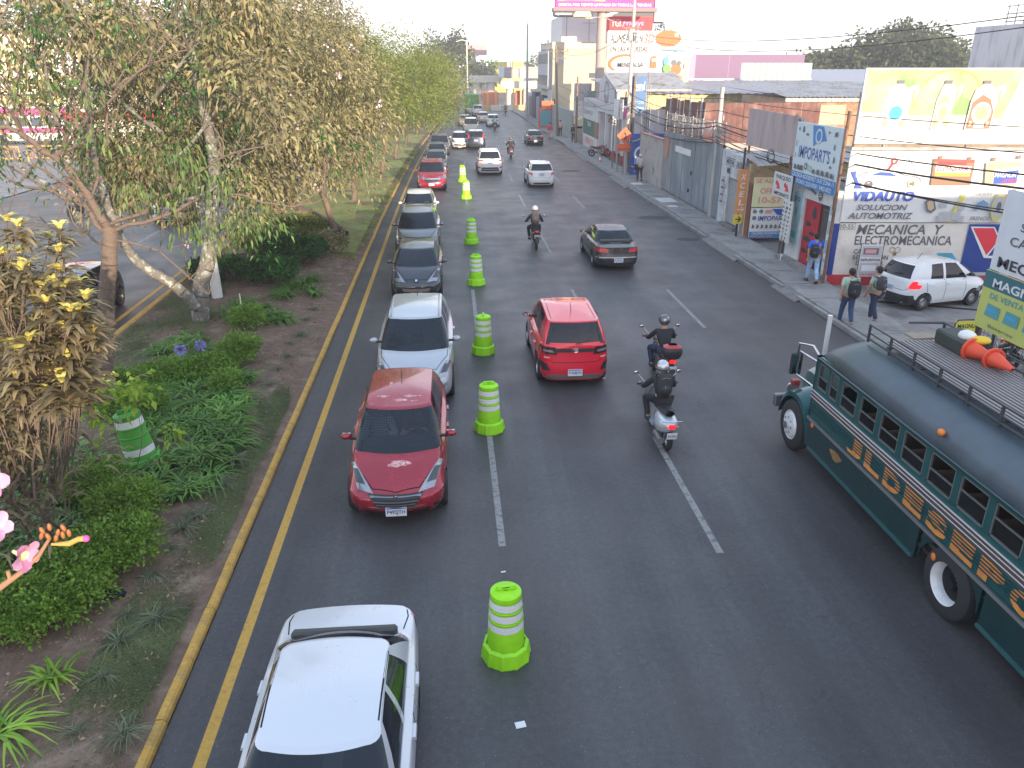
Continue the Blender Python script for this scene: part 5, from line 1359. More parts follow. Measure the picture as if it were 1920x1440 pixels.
for _,x,y,l1,l2,rm in cut:redo(b3,x,y,PI,l1);redo(p3,x,y,PI,l2,rm)
redo(b3,-19.2,41.5,0,'blue motorcycle on the opposite road behind the shrub',{'bike_red':mat('bike_blue',(.02,.09,.36),.3)})
redo(p3,-19.2,41.5,0,'rider in a pale pink top on the opposite road',{'dark_grey_jacket':mat('pink_top',(.45,.28,.26),.8),'white_helmet':mat('dark_helmet',(.05,.03,.03),.3)})
# ---------------------------------------------------------------- pedestrians
sage=mat('sage_shirt',(.25,.33,.27),.85,bump=.3,bscale=20)
packm=mat('pack_black',(.016,.017,.02),.75,bump=.3)
person('ped',walk(.20,.16,.05,1),'man in sage green shirt walking near the kerb, hanging backpack, left of the pair',(11.42,20.75,0),PI-R(10),sage,dkjn,sleeves='short')
backpack(packm,(11.44,20.55,1.15),PI-R(10),'large black backpack on the man near the kerb',w=.36,h=.52)
person('ped',walk(.16,.20,.02,-1),'man in sage green shirt standing nearer the white car, right of the pair',(12.35,20.95,0),PI+R(22),sage,mat('navy_trousers'),sleeves='short')
backpack(mat('pack_grey',(.035,.035,.04),.75),(12.33,20.74,1.26),PI+R(22),'grey and black backpack on the man beside the white car',w=.32,h=.42)
person('ped',walk(.26,.24,.05,1),'man in bright blue shirt and light jeans walking past the red shop doorway',(12.35,25.1,.13),PI-R(12),mat('blue_shirt',(.02,.08,.42),.8),mat('light_jeans',(.20,.32,.45),.85,var=.3,vscale=10),sleeves='short')
backpack(packm,(12.24,24.93,1.28),PI-R(12),'black backpack slung on the man in the blue shirt')
o=person('ped',walk(.14,.05,.06,1),'person with a white cap, grey top and shoulder bag by the beige wall',(12.45,51.3,.13),PI,mat('grey_top',(.33,.31,.31),.85),mat('black_trousers',(.02,.022,.03),.8),cap=mat('white_cap',(.6,.58,.55),.8),sleeves='long')
q=MB();q.ell((0,0,0),(.13,.17,.24),nu=12);q.build('shoulder_bag',packm,None,smooth=60,loc=(12.16,51.3,1.02),label='dark shoulder bag hanging on the person by the beige wall',cat='bag')
o2=copy_tree(o,None,{'grey_top':mat('red_top',(.35,.03,.05),.8),'black_trousers':mat('tan_trousers',(.35,.30,.25),.8),'white_cap':hair_m});o2.location=(10.75,85.5,0);o2['label']='person in red top and pale trousers stepping off the far kerb'
o2=copy_tree(o,None,{'grey_top':mat('pink_top'),'white_cap':hair_m});o2.location=(12.2,88,.1);o2['label']='person in pale pink top beside the far pole'
o2=copy_tree(o,None,{'grey_top':mat('black_jacket'),'white_cap':hair_m});o2.location=(12.5,80.5,.13);o2['label']='person in dark clothes walking beside the far green shutter'
plaid=bpy.data.materials.new('plaid_shirt');plaid.use_nodes=True
nt=plaid.node_tree;bs=nt.nodes['Principled BSDF'];tcn=nt.nodes.new('ShaderNodeTexCoord');bt=nt.nodes.new('ShaderNodeTexBrick')
bt.inputs['Scale'].default_value=16;bt.offset=0;bt.inputs['Color1'].default_value=(.62,.63,.62,1);bt.inputs['Color2'].default_value=(.58,.6,.6,1);bt.inputs['Mortar'].default_value=(.15,.17,.22,1)
bt.inputs['Mortar Size'].default_value=.08;bt.inputs['Brick Width'].default_value=.5;bt.inputs['Row Height'].default_value=.5
mp=nt.nodes.new('ShaderNodeMapping');mp.inputs['Rotation'].default_value=(R(90),0,0);nt.links.new(tcn.outputs['Object'],mp.inputs[0]);nt.links.new(mp.outputs[0],bt.inputs[0]);nt.links.new(bt.outputs[0],bs.inputs['Base Color'])
sit=ride(.44,(.17,-.34,.84),(.16,-.62,.22),-.08,(.17,-.46,.60))
person('occ',sit,'passenger in plaid shirt behind the windscreen of the dark red hatchback',(-1.44,13.0,.06),0,plaid,nvy,sleeves='long',s=.96)
person('occ',sit,'driver in maroon vest with bare arms in the dark red hatchback',(-.72,13.0,.06),0,mat('maroon_vest',(.10,.02,.02),.8),nvy,sleeves='short',s=.96)
# ---------------------------------------------------------------- traffic drums
lime=mat('drum_lime',(.21,.50,.010),.5,var=.12,vscale=5);refl_w=mat('drum_white_band',(.74,.75,.73),.35,var=.1,vscale=30)
def drum(rim,band,dz=0,stripes=((.50,.60),(.66,.76),(.82,.92)),H_=1.02):
    t=empty('traffic_drum')
    def rad(z):return .252-.058*(z/H_)
    q=MB();pr=[(.30,.30)]
    P=[]
    for z,r_ in ((0,.305),(.02,.31),(.20,.284),(.215,.265),(.23,.245)):
        row=[]
        for i in range(41):
            a=2*PI*i/40;c=(i%4)
            k=1.035 if c==0 else 1 if z<.21 else 1;row.append((r_*k*math.cos(a)*(1 if c else 1.02),r_*k*math.sin(a)*(1 if c else 1.02),z))
        P.append(row)
    q.grid(P);q.build('base',rim,t)
    q=MB();q.lathe([(rad(.2),.2),(rad(.3),.3),(rad(.47),.47),(rad(.49)-.004,.49),(rad(.93)-.004,.93),(rad(.94),.94),(rad(1.0),1.0),(rad(H_)-.03,H_),(.03,H_+.005)],36,cap=False);q.build('barrel',rim,t,smooth=35)
    for a,b in stripes:
        q=MB();q.lathe([(rad(a)+.002,a),(rad(b)+.002,b)],36,cap=False);q.build('reflective_band',band,t,smooth=60)
    for a in (.62,.78):
        q=MB();q.lathe([(rad(a),a-.018),(rad(a)+.006,a-.005),(rad(a)+.006,a+.012),(rad(a),a+.022)],36,cap=False);q.build('rib',rim,t,smooth=40)
    q=MB();q.prism([(-.14,1.02),(.14,1.02),(.11,1.085),(-.11,1.085)],'y',-.018,.018);q.box((0,0,1.05),(.22,.05,.025));q.build('handle',rim,t,bevel=.008)
    q=MB();q.box((0,-.02,1.055),(.09,.004,.022));q.box((0,.02,1.055),(.09,.004,.022));q.build('handle_slot',dark_gap,t)
    return t
d0=drum(lime,refl_w)
DR=[(.535,7.85,5,'lime green drum nearest the camera, its flat lid facing up'),(.66,14.55,3,'second lime green drum, beside the bonnet of the dark red hatchback'),(.74,19.3,86,'third lime green drum, beside the silver SUV, its lid handle seen edge-on'),
      (.80,26.3,-8,'fourth lime green drum, beside the dark grey hatchback'),(.84,33.2,10,'fifth lime green drum, beside the grey SUV'),(.89,45.6,75,'sixth lime green drum, nearly touching the last one'),(.81,52.8,-5,'last lime green drum of the row, beside the wine red SUV')]
for i,(x,y,a,lb)in enumerate(DR):
    o=d0 if i==0 else copy_tree(d0)
    o.location=(x,y,0);o.rotation_euler=(R(rng.uniform(-1,1)),0,R(a));tag(o,lb,'traffic drum','traffic drums along the left lane line')
gm=mat('drum_green',(.05,.22,.03),.5,var=.12,vscale=4)
o=drum(gm,refl_w,stripes=((.30,.42),(.78,.92)));o.scale=(1.18,1.18,1.1);o.location=(-5.85,13.2,.12);o.rotation_euler=(R(-4),R(-6),R(30));tag(o,'old green drum with two white bands standing among the median plants','traffic drum')
q=MB();q.box((0,0,0),(.12,.09,.006));q.build('paper_scrap',mat('paper',(.6,.6,.6),.8),None,loc=(.62,6.68,.006),rz=R(10),label='small white scrap lying on the asphalt below the nearest drum',cat='litter')
for x,y in ((.66,15.9),(.62,9.6),(2.9,22.5),(3.6,17.2)):
    q=MB();q.box((0,0,0),(.07,.03,.005));q.build('lane_stud_scrap',MATS['paper'],road,loc=(x,y,.006),rz=.2)
L_=empty('lorry',(3.95,141,0),PI,'green canvas covered lorry far up the road','lorry')
q=MB();q.box((0,1.2,1.95),(2.4,5.6,2.1));q.build('cargo_body',mat('lorry_green',(.05,.24,.08),.6,var=.2),L_,bevel=.05)
q=MB();q.box((0,-2.7,1.5),(2.2,1.8,1.9));q.build('cab',mat('lorry_cab',(.2,.22,.2),.5),L_,bevel=.1)
q=MB();q.box((0,3.9,.75),(2.2,.1,.25));q.build('rear_bumper',MATS['plate_white']if 'plate_white' in MATS else platem,L_)
for y in (2.8,-2.4):
    for s_ in (-1,1):q=MB();q.cyl((s_*.95,y,.48),.48,.3,'x',20);q.build('wheel',rubber,L_)
q=MB()
for x in (-.6,.6):
    for z in (1.5,2.3):q.box((x,4.02,z),(.7,.03,.18))
q.build('side_board',mat('lorry_red',(.35,.1,.06),.6),L_)
c=car_proto(spec_sedan('pickup',MATS['paint_pearl_white'],mk_sedan('new'),L=5.1,W=1.82,H=1.62),'pickup_truck')
place(c,2.62,97.5,PI,'','white pickup truck ahead of the dark blue SUV','pickup truck',Q2)
q=MB();q.bb(-.72,.72,1.5,2.45,.96,1.0);q.build('load_bed',dark_gap,c);q=MB();q.bb(-.7,.7,2.50,2.56,.55,1.0);q.build('tailgate',MATS['paint_pearl_white'],c)
# ---------------------------------------------------------------- right-hand side: boards, shops, walls
def flat(name,c=None,**k):return MATS[name]if c is None else mat(name,c,k.pop('rough',.6),var=k.pop('var',.06),vscale=k.pop('vscale',2),**k)
white_b=flat('board_white',(.48,.475,.46));cream_w=flat('wall_cream',(.50,.47,.42),rough=.85,var=.1,color2=(.40,.37,.33),c2scale=1.2)
ink=flat('ink_black',(.03,.03,.035));ink_g=flat('ink_grey',(.09,.09,.10));blue_i=flat('ink_blue',(.02,.06,.30));red_i=flat('ink_red',(.50,.03,.04))
valve_b=flat('wall_blue',(.02,.04,.17),rough=.8);valve_r=flat('wall_red',(.33,.03,.035),rough=.85,var=.15);orange_i=flat('ink_orange',(.50,.10,.03))
yellow_i=flat('ink_yellow',(.55,.45,.05));sky_b=flat('ink_sky_blue',(.04,.25,.48));green_i=flat('ink_green',(.10,.32,.06));lgreen=flat('ink_light_green',(.32,.5,.13));grey_i=flat('ink_mid_grey',(.30,.30,.31));tan_i=flat('ink_tan',(.36,.27,.17));pale_y=flat('ink_pale_yellow',(.36,.33,.14));brown_i=flat('ink_brown',(.18,.10,.06));teal_i=flat('ink_teal',(.07,.22,.24));white_i=flat('ink_white',(.60,.60,.60));pink_i=flat('ink_pink',(.62,.10,.28));magenta_i=flat('ink_magenta',(.48,.03,.18))
galv=mat('galvanised_sheet',(.24,.235,.23),.6,.25,var=.25,vscale=2,color2=(.15,.12,.10),c2scale=1.1)
class PW(Panel):
    """print placed with world coordinates on an upright plane: mode 'Y' (faces the camera side) or 'X' (faces the road)"""
    def __init__(s,mode,at,u0,name,label,cat,group=None):
        super().__init__();s.step=.0022 if mode=='X' or at<40 else .014;s.mode=mode;s.at=at;s.u0=u0
        s.root=empty(name,(u0,at,0)if mode=='Y' else (at,u0,0),0 if mode=='Y' else -PI/2,label,cat,group)
    def c(s,p):return (p[0]-s.u0,p[1])if s.mode=='Y' else (s.u0-p[0],p[1])
    def R2(s,a,b,m,l=None):a,b=s.c(a),s.c(b);return s.rect(min(a[0],b[0]),min(a[1],b[1]),max(a[0],b[0]),max(a[1],b[1]),m,l)
    def T2(s,t,a,b,m,bold=.03,shear=0,l=None):a,b=s.c(a),s.c(b);return s.text(t,min(a[0],b[0]),min(a[1],b[1]),max(a[0],b[0]),max(a[1],b[1]),m,bold,shear,l)
    def P2(s,pts,m,l=None):return s.poly([s.c(p)for p in pts],m,l)
    def L2(s,pts,w,m,l=None):return s.line([s.c(p)for p in pts],w,m,l)
    def D2(s,p,r,m,l=None,**k):a=s.c(p);return s.disc(a[0],a[1],r,m,l,**k)
    def board(s,a,b,m,th=.06,name='board',y=0):
        a,b=s.c(a),s.c(b);q=MB();q.bb(min(a[0],b[0]),max(a[0],b[0]),y+.0,y+th,min(a[1],b[1]),max(a[1],b[1]));q.build(name,m,s.root);return s
    def post(s,u,z0,z1,m=None,r=.05,y=.1,name='post'):
        a=s.c((u,0));q=MB();q.cyl((a[0],y,(z0+z1)/2),r,z1-z0,'z',8);q.build(name,m or rust,s.root,smooth=60);return s
    def done(s,name='printed_artwork'):
        s.build(s.root,name=name);return s.root
def ribbed(name,x0,x1,y0,y1,z0,z1,m,parent,axis='x',pitch=.2,dep=.02,label=None):
    """corrugated sheet; axis: 'x' sheet faces X (runs along y), 'y' sheet faces Y"""
    q=MB();L=(y1-y0)if axis=='x' else (x1-x0);n=max(2,int(L/pitch)*2);P=[]
    for i in range(n+1):
        t=L*i/n;d=dep*(i%2)
        P.append([(x0-d,y0+t,z0),(x0-d,y0+t,z1)]if axis=='x' else [(x0+t,y0-d,z0),(x0+t,y0-d,z1)])
    q.grid(P);return q.build(name,m,parent)
def slope_roof(name,x0,x1,y0,y1,z0,z1,m,parent,pitch=.5,dep=.05):
    """corrugated roof rising from y0 (z0) to y1 (z1); ribs run up the slope"""
    n=max(2,int((x1-x0)/pitch)*2);P=[[(x0+(x1-x0)*i/n,y0,z0+dep*(i%2)),(x0+(x1-x0)*i/n,y1,z1+dep*(i%2))]for i in range(n+1)]
    return MB().grid(P).build(name,m,parent)
# --- workshop with painted wall and two big boards (front face at y = 25.3)
Y=25.3
ws=empty('workshop_building',(18,30,0),0,'cream painted workshop with red base, blue corner and mechanics lettering behind the small white hatchback','building')
wl=MB();wl.bb(13.0-18,26-18,Y-30,Y+.3-30,0,2.15);wl.bb(-.8,26-18,Y+.3-30,34-30,0,2.15);wl.build('wall',cream_w,ws)
MB().bb(13.25-18,26-18,Y+.12-30,Y+.3-30,2.15,6.3).build('upper_wall',mat('stained_wall',(.22,.17,.13),.9,var=.4,vscale=2),ws)
MB().bb(13.15-18,26-18,Y+.0-30,Y+.5-30,4.52,4.62).build('ledge',galv,ws)
MB().bb(13.0-18,26-18,Y-.035-30,Y-.0-30,0,.36).build('red_base',valve_r,ws)
MB().bb(12.96-18,13.14-18,Y-.05-30,Y+.01-30,.36,2.13).build('blue_corner',valve_b,ws)
p=PW('Y',Y,13.1,'m',None,None);p.root['label']='x'
bpy.data.objects.remove(p.root);p.root=empty('painted_wall_art',(13.1-18,Y-30,0));setparent(p.root,ws)
p.T2('10-55',(13.19,2.11),(13.63,1.95),ink_g,.02);
a,b=(13.15,2.15),(13.68,1.92);p.L2([a,(b[0],a[1]),b,(a[0],b[1]),a],.012,ink_g)
p.T2('MECANICA  Y',(13.75,2.10),(16.68,1.76),ink_g,.04,.15)
p.T2('ELECTROMECANICA',(13.75,1.72),(17.05,1.40),ink_g,.035)
p.T2('CAMBIO  Y',(13.77,1.26),(14.78,1.09),ink_g,.03)
p.T2('REPARACION',(13.77,1.05),(14.98,0.89),ink_g,.03)
p.T2('DE MOTOR',(13.91,0.85),(14.85,0.70),ink_g,.03)
car_pts=[(16.08,0.73),(16.10,0.89),(16.58,0.95),(16.65,1.14),(17.14,1.14),(17.32,0.92),(17.38,0.71),(16.98,0.62),(16.51,0.69)]
p.P2(car_pts,sky_b);p.P2([(16.63,0.99),(16.69,1.12),(17.11,1.12),(17.21,0.99)],teal_i)
p.D2((17.27,0.71),.10,ink);p.D2((16.92,0.71),.09,ink);p.D2((17.27,0.71),.05,tan_i);p.D2((16.92,0.71),.045,tan_i)
p.D2((15.07,1.24),.10,brown_i,inner=.82);p.D2((15.25,1.24),.10,brown_i,inner=.82);p.D2((15.18,1.10),.06,brown_i)
a,b=(17.50,2.13),(19.4,.47);p.R2(a,b,valve_b);p.R2((a[0]-.05,.47),(19.4,.36),grey_i)
p.P2([(17.55,2.05),(18.36,2.04),(18.63,1.66),(18.88,2.04),(19.05,2.01),(18.76,1.00),(19.14,0.98),(19.16,0.92),(18.23,0.98)],white_i)
p.P2([(17.64,2.00),(18.34,2.00),(18.61,1.60),(18.30,1.07)],red_i)
p.P2([(18.65,1.59),(18.90,1.99),(19.03,1.95),(18.70,1.07),(18.36,1.05)],valve_b);p.P2([(18.66,1.57),(18.86,1.91),(18.79,1.29)],sky_b)
p.build(p.root)
p=PW('Y',24.75,13.6,'poster_stand','narrow poster stand with engine part pictures leaning by the workshop wall','sign')
a,b=(13.77,1.53),(14.52,0.43);p.board(a,b,flat('poster_grey',(.42,.42,.42)),.02)
p.R2((a[0]+.04,a[1]-.05),(b[0]-.04,a[1]-.42),grey_i);p.R2((a[0]+.1,a[1]-.12),(b[0]-.14,a[1]-.34),ink_g);p.R2((a[0]+.16,a[1]-.16),(b[0]-.22,a[1]-.30),flat('ink_rose',(.4,.2,.2)))
p.T2('REPUESTOS',(a[0]+.05,a[1]-.48),(b[0]-.05,a[1]-.56),ink);p.R2((a[0]+.05,a[1]-.62),(b[0]-.05,b[1]+.12),grey_i);p.R2((a[0]+.12,a[1]-.7),(b[0]-.16,b[1]+.2),white_i)
p.T2('PROMO',(a[0]+.1,b[1]+.10),(b[0]-.1,b[1]+.04),red_i);p.post(a[0],0,a[1],ink,.012,0);p.post(b[0],0,a[1],ink,.012,0);p.done()
p=PW('Y',Y-.02,13.14,'sign_board','wide white workshop board with car logo, wrench and batteries under the oil bottle board','sign board')
p.board((13.14,2.18),(21.6,4.50),white_b,.08)
def circ(cx,cz,r,a0,a1,w,m,n=22,rz=None):p.L2([(cx+r*math.cos(R(a0+(a1-a0)*i/n)),cz+(rz or r)*math.sin(R(a0+(a1-a0)*i/n)))for i in range(n+1)],w,m)
c=(14.52,3.79);circ(c[0],c[1],.80,0,180,.022,blue_i,rz=.60)
for k in range(9):
    an=R(20+17.5*k);p.L2([(c[0]+.68*math.cos(an),c[1]+.50*math.sin(an)),(c[0]+.74*math.cos(an),c[1]+.56*math.sin(an))],.015,ink_g)
p.L2([(14.43,3.89),(14.56,4.13)],.075,red_i);p.D2((14.59,4.18),.11,red_i,inner=.45,a0=70,a1=380)
p.L2([(13.48,3.70),(13.55,3.74),(13.81,3.84),(14.01,3.89),(14.36,3.91),(14.72,3.84),(15.00,3.74),(15.37,3.69),(15.55,3.62),(15.58,3.50)],.025,ink_g)
p.P2([(13.92,3.74),(14.20,3.84),(14.51,3.82),(14.78,3.70)],blue_i)
for x in (1628,1708):p.D2((-13.93,8.98)if 0 else ((13.88,3.43)if x==1628 else (15.29,3.46)),.135,ink_g if x==1628 else tan_i,inner=.6);p.D2((13.88,3.43)if x==1628 else (15.29,3.46),.05,ink_g)
p.L2([(14.11,3.36),(15.11,3.38)],.018,ink_g);p.L2([(13.48,3.70),(13.52,3.49),(13.67,3.46)],.02,ink_g)
p.P2([(13.23,3.84),(13.38,3.87),(13.40,3.70),(13.57,3.42),(13.71,3.30),(13.41,3.30),(13.46,3.44)],blue_i)
p.T2('VIDAUTO',(13.44,3.22),(15.45,2.89),blue_i,.06,.2)
p.T2('SOLUCION',(13.60,2.78),(15.28,2.59),ink_g,.03,.2);p.T2('AUTOMOTRIZ',(13.36,2.51),(15.51,2.30),ink_g,.03,.2)
def battery(x0,x1,yt,yb,body,top):
    pass
p.P2([(15.90,3.41),(15.85,4.22),(17.20,4.19),(17.21,3.42)],brown_i);p.P2([(15.84,4.27),(17.19,4.24),(17.18,4.14),(15.85,4.17)],mat('ink_dark_red',(.22,.05,.04),.6))
p.P2([(16.02,4.17),(16.93,4.15),(16.95,4.07),(16.02,4.08)],red_i);p.P2([(15.95,4.07),(17.13,4.03),(17.11,3.81),(15.96,3.84)],white_i);p.P2([(15.97,3.83),(17.11,3.79),(17.11,3.71),(15.97,3.72)],yellow_i)
p.T2('GONHER',(16.00,4.01),(17.04,3.86),red_i,.03,.15)
for u in ((16.06,4.30),(17.01,4.27)):p.R2((u[0]-.05,u[1]-.05),(u[0]+.05,u[1]+.06),brown_i)
p.P2([(17.66,3.45),(17.56,4.14),(17.79,4.17),(18.75,4.17),(18.69,3.42)],tan_i);p.P2([(17.94,3.47),(17.89,3.92),(18.68,4.02),(18.67,3.49)],blue_i)
p.P2([(17.89,3.92),(18.68,4.02),(18.69,3.92),(17.91,3.83)],white_i);p.T2('MAGNUM',(17.93,3.83),(18.63,3.68),white_i,.04,.1);p.T2('ACTION',(18.20,3.62),(18.70,3.51),red_i,.04,.2)
for u in ((17.79,4.24),(18.59,4.31)):p.R2((u[0]-.05,u[1]-.05),(u[0]+.05,u[1]+.08),brown_i)
c=(16.01,2.76);p.P2([(c[0]-.19,c[1]+.12),(c[0]-.08,c[1]+.24),(c[0]+.1,c[1]+.20),(c[0]+.22,c[1]-.12),(c[0]+.08,c[1]-.26),(c[0]-.08,c[1]-.18)],ink_g);p.P2([(c[0]-.12,c[1]+.10),(c[0]-.03,c[1]+.17),(c[0]+.08,c[1]+.13),(c[0]+.15,c[1]-.09),(c[0]+.06,c[1]-.18),(c[0]-.05,c[1]-.12)],tan_i)
c=(16.82,2.63);p.P2([(c[0]-.15,c[1]-.40),(c[0]-.02,c[1]-.40),(c[0]+.30,c[1]+.45),(c[0]+.20,c[1]+.50)],yellow_i)
for dx,dz,s_ in ((-.36,.18,.12),(.24,.12,.14),(-.2,-.2,.18),(.12,-.2,.16),(.3,-.3,.12),(-.36,-.28,.12)):p.R2((c[0]+dx-s_,c[1]+dz-s_),(c[0]+dx+s_*.8,c[1]+dz+s_*.7),grey_i)
c=(17.72,2.75);p.P2([(c[0]-.26,c[1]-.16),(c[0]-.16,c[1]+.10),(c[0],c[1]+.20),(c[0]+.18,c[1]+.10),(c[0]+.26,c[1]-.16),(c[0]+.12,c[1]-.14),(c[0],c[1]),(c[0]-.12,c[1]-.14)],flat('ink_slate',(.12,.2,.3)))
p.T2('FRENOS',(17.41,2.40),(18.06,2.27),ink_g,.02,.2);p.T2('Tecnicentro',(17.45,3.24),(18.08,3.10),ink_g,.0,.4)
c=(18.28,2.70);p.D2(c,.24,pale_y,r2=.46);p.D2((c[0]+.0,c[1]+.02),.17,grey_i,r2=.34);p.D2((c[0]+.0,c[1]+.02),.08,ink_g,r2=.17)
p.P2([(c[0]+.16,c[1]+.45),(c[0]+.42,c[1]+.44),(c[0]+.50,c[1]+.1),(c[0]+.42,c[1]-.26),(c[0]+.16,c[1]-.24),(c[0]+.24,c[1]+.1)],red_i)
for x in (14.6,17.2,19.8):p.post(x,2.2,4.6,galv,.03,.12,'bracket')
p.done()
p=PW('Y',Y-.03,13.2,'billboard','large sunlit billboard with three oil bottles on green, top right above the workshop','billboard')
p.board((13.2,4.72),(20.2,7.02),white_b,.08)
gm1=mat('billboard_green',(.13,.23,.08),.6,color2=(.30,.34,.22),c2scale=.55,c2lo=.4,c2hi=.62,var=.1)
p.P2([(13.24,5.72),(13.24,6.98),(18.2,6.98),(17.75,5.5),(16.6,5.62),(15.2,5.6)],gm1)
p.P2([(13.24,5.72),(15.2,5.6),(16.6,5.62),(17.75,5.5),(17.6,5.2),(13.24,5.2)],flat('billboard_sand',(.36,.32,.28)))
p.P2([(16.2,6.98),(17.9,6.98),(17.6,6.3),(16.9,5.9),(16.4,6.2)],pale_y)
circ(15.95,6.35,.9,10,160,.05,yellow_i,rz=.62);circ(15.75,6.25,.9,40,170,.03,pale_y,rz=.62)
for cx,col in ((14.32,mat('ink_mauve',(.30,.24,.24),.6)),(15.82,flat('ink_olive',(.30,.26,.15))),(17.03,brown_i)):
    w=.42 if cx!=15.82 else .29
    p.P2([(cx-w,5.16),(cx-w+.04,6.05),(cx-w+.12,6.38),(cx-.1,6.55),(cx+.14,6.55),(cx+.26,6.42),(cx+w+.18,6.55),(cx+w+.22,6.30),(cx+w,5.9),(cx+w-.02,5.16)],white_i)
    p.P2([(cx-w+.03,5.2),(cx-w+.09,6.0),(cx-.04,6.24),(cx+w*.55,6.10),(cx+w-.02,5.72),(cx+w-.05,5.2)],col);p.D2((cx+.02,5.68),w*.72,white_i,r2=.33);p.D2((cx+.02,5.68),w*.5,pale_y if cx>15 else sky_b,r2=.22)
    p.R2((cx-.10,6.55),(cx+.13,6.66),ink_g);p.R2((cx-.16,5.24),(cx+.18,5.36),white_i);p.R2((cx-w+.1,5.28),(cx-w+.2,5.44),tan_i);p.R2((cx+w-.2,5.28),(cx+w-.1,5.44),tan_i)
    p.R2((cx+w+.03,6.0),(cx+w+.10,6.38),lgreen)
for t_,x in (('RUBIA',14.05),('HI-PERF',15.5),('QUARTZ',16.75)):p.T2(t_,(x,5.0),(x+.52,4.9),flat('ink_faint',(.5,.48,.46)),.01)
for x in (14.2,16.9,19.4):p.post(x,4.4,6.9,galv,.04,.14,'bracket')
p.done()
# --- auto parts shop with its signs
sh=empty('parts_shop',(14.6,27,0),0,'white shop with red banner and folding gate in its doorway under the pale blue sign','building')
def SB(x0,x1,y0,y1,z0,z1,nm,m):return MB().bb(x0-14.6,x1-14.6,y0-27,y1-27,z0,z1).build(nm,m,sh)
shw=flat('shop_white',(.42,.43,.43),rough=.85,var=.15,color2=(.30,.30,.29),c2scale=1.4)
SB(12.95,13.2,27.75,28.9,0,3.2,'wall',shw);SB(12.95,13.2,25.32,25.75,0,3.2,'wall',shw);SB(12.95,13.2,25.75,27.75,2.62,3.2,'lintel',shw)
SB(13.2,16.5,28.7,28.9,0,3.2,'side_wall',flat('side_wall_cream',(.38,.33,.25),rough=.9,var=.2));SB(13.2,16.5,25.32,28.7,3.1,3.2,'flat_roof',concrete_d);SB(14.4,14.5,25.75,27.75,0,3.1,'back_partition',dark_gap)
SB(12.6,12.95,25.4,28.9,.1,.30,'step',concrete);SB(13.02,13.06,26.55,27.72,.28,2.6,'red_banner',flat('banner_red',(.30,.02,.03),var=.15))
q=MB()
for y,z,a,b in ((26.95,2.2,.16,.22),(27.35,1.75,.22,.10),(26.95,1.45,.25,.07),(27.3,1.2,.3,.10),(26.9,.95,.28,.12),(27.4,.75,.25,.09),(27.0,.6,.2,.06)):
    q.add([(13.012-14.6,y-27+a*math.cos(t)*(1+.25*math.sin(3*t+y*5)),z+b*math.sin(t))for t in [2*PI*i/14 for i in range(14)]],[tuple(range(14))])
q.build('banner_print',ink,sh)
for i in range(9):
    q=MB();q.box((13.1-14.6,25.85-27+.075*i,1.42),(.04,.022,2.35));q.build('gate_bar',mat('gate_bar_grey',(.14,.13,.13),.6,.3),sh)
q=MB()
for z in (.4,1.4,2.4):q.box((13.1-14.6,26.15-27,z),(.03,.68,.03))
q.build('gate_rail',steel,sh)
p=PW('X',12.945,25.75,'x',None,None);bpy.data.objects.remove(p.root);p.root=empty('wall_print',(12.945-14.6,27.9-27,0),-PI/2);setparent(p.root,sh);p.u0=27.9
p.D2((26.55,2.9),.17,ink_g,r2=.22);p.L2([(27.4,3.0),(26.9,2.88)],.10,ink_g);p.T2('AUTO',(27.7,3.08),(27.1,2.92),ink_g)
for z in (2.85,2.93):p.L2([(26.66,z),(26.44,z)],.03,white_i)
p.build(p.root)
p=PW('X',12.93,25.72,'notice_strip','narrow strip of pale notices on the right pillar of the parts shop','sign');p.board((25.68,.75),(25.40,2.55),flat('notice_blue',(.22,.32,.36)),.015)
for i in range(5):p.R2((25.65,.85+.33*i),(25.44,1.05+.33*i),grey_i if i%2 else white_i)
p.done()
p=PW('X',12.93,28.62,'notice_board','pale teal poster with tools on the left pillar of the parts shop','sign');p.board((28.62,.85),(27.95,2.75),flat('poster_teal',(.20,.33,.35)),.015)
for z,r_ in ((2.5,.10),(2.5,.10)):p.D2((28.42 if r_ else 0,z),r_,ink_g,inner=.5);p.D2((28.15,z),.09,ink_g,inner=.5)
p.L2([(28.28,2.2),(28.28,1.9)],.05,ink_g);p.R2((28.45,1.7),(28.1,1.45),grey_i);p.R2((28.5,1.3),(28.1,1.05),teal_i);p.done()
p=PW('X',12.68,28.6,'shop_sign','tall pale blue parts shop sign with IMPOPARTS lettering and blue address band','shop sign')
p.board((28.6,3.08),(25.08,5.22),flat('sign_pale_blue',(.40,.46,.48)),.08)
p.T2("IMPOPART'S",(28.2,4.45),(25.75,4.02),flat('sign_blue_text',(.05,.09,.25)),.03)
p.R2((28.6,3.52),(25.08,3.08),flat('sign_band_blue',(.03,.14,.33)))
p.T2('CALZADA ROOSEVELT 10-57 ZONA 11',(28.5,3.49),(25.2,3.34),white_i,.03);p.T2('TELEFONO: 2220-0000 / 5403-0032',(28.45,3.28),(25.3,3.13),white_i,.03)
p.P2([(27.3,5.18),(26.5,5.18),(26.15,4.75),(26.75,4.66),(27.1,4.5),(27.2,4.85)],flat('sign_swoosh',(.05,.16,.38)));p.D2((26.75,4.85),.25,flat('sign_pale_blue'),inner=.7)
for (y,z,w,h_)in ((28.35,5.0,.1,.12),(28.0,5.0,.16,.22),(27.65,4.85,.22,.08),(26.0,5.03,.12,.08),(25.5,5.0,.22,.16),(25.5,4.6,.08,.2),(25.42,4.2,.1,.22),(28.42,4.5,.05,.25),(28.4,4.1,.04,.2),(25.6,3.95,.12,.1)):p.P2([(y+w/2,z-h_/2),(y-w/2,z-h_/3),(y-w/3,z+h_/2),(y+w/3,z+h_/3)],ink_g)
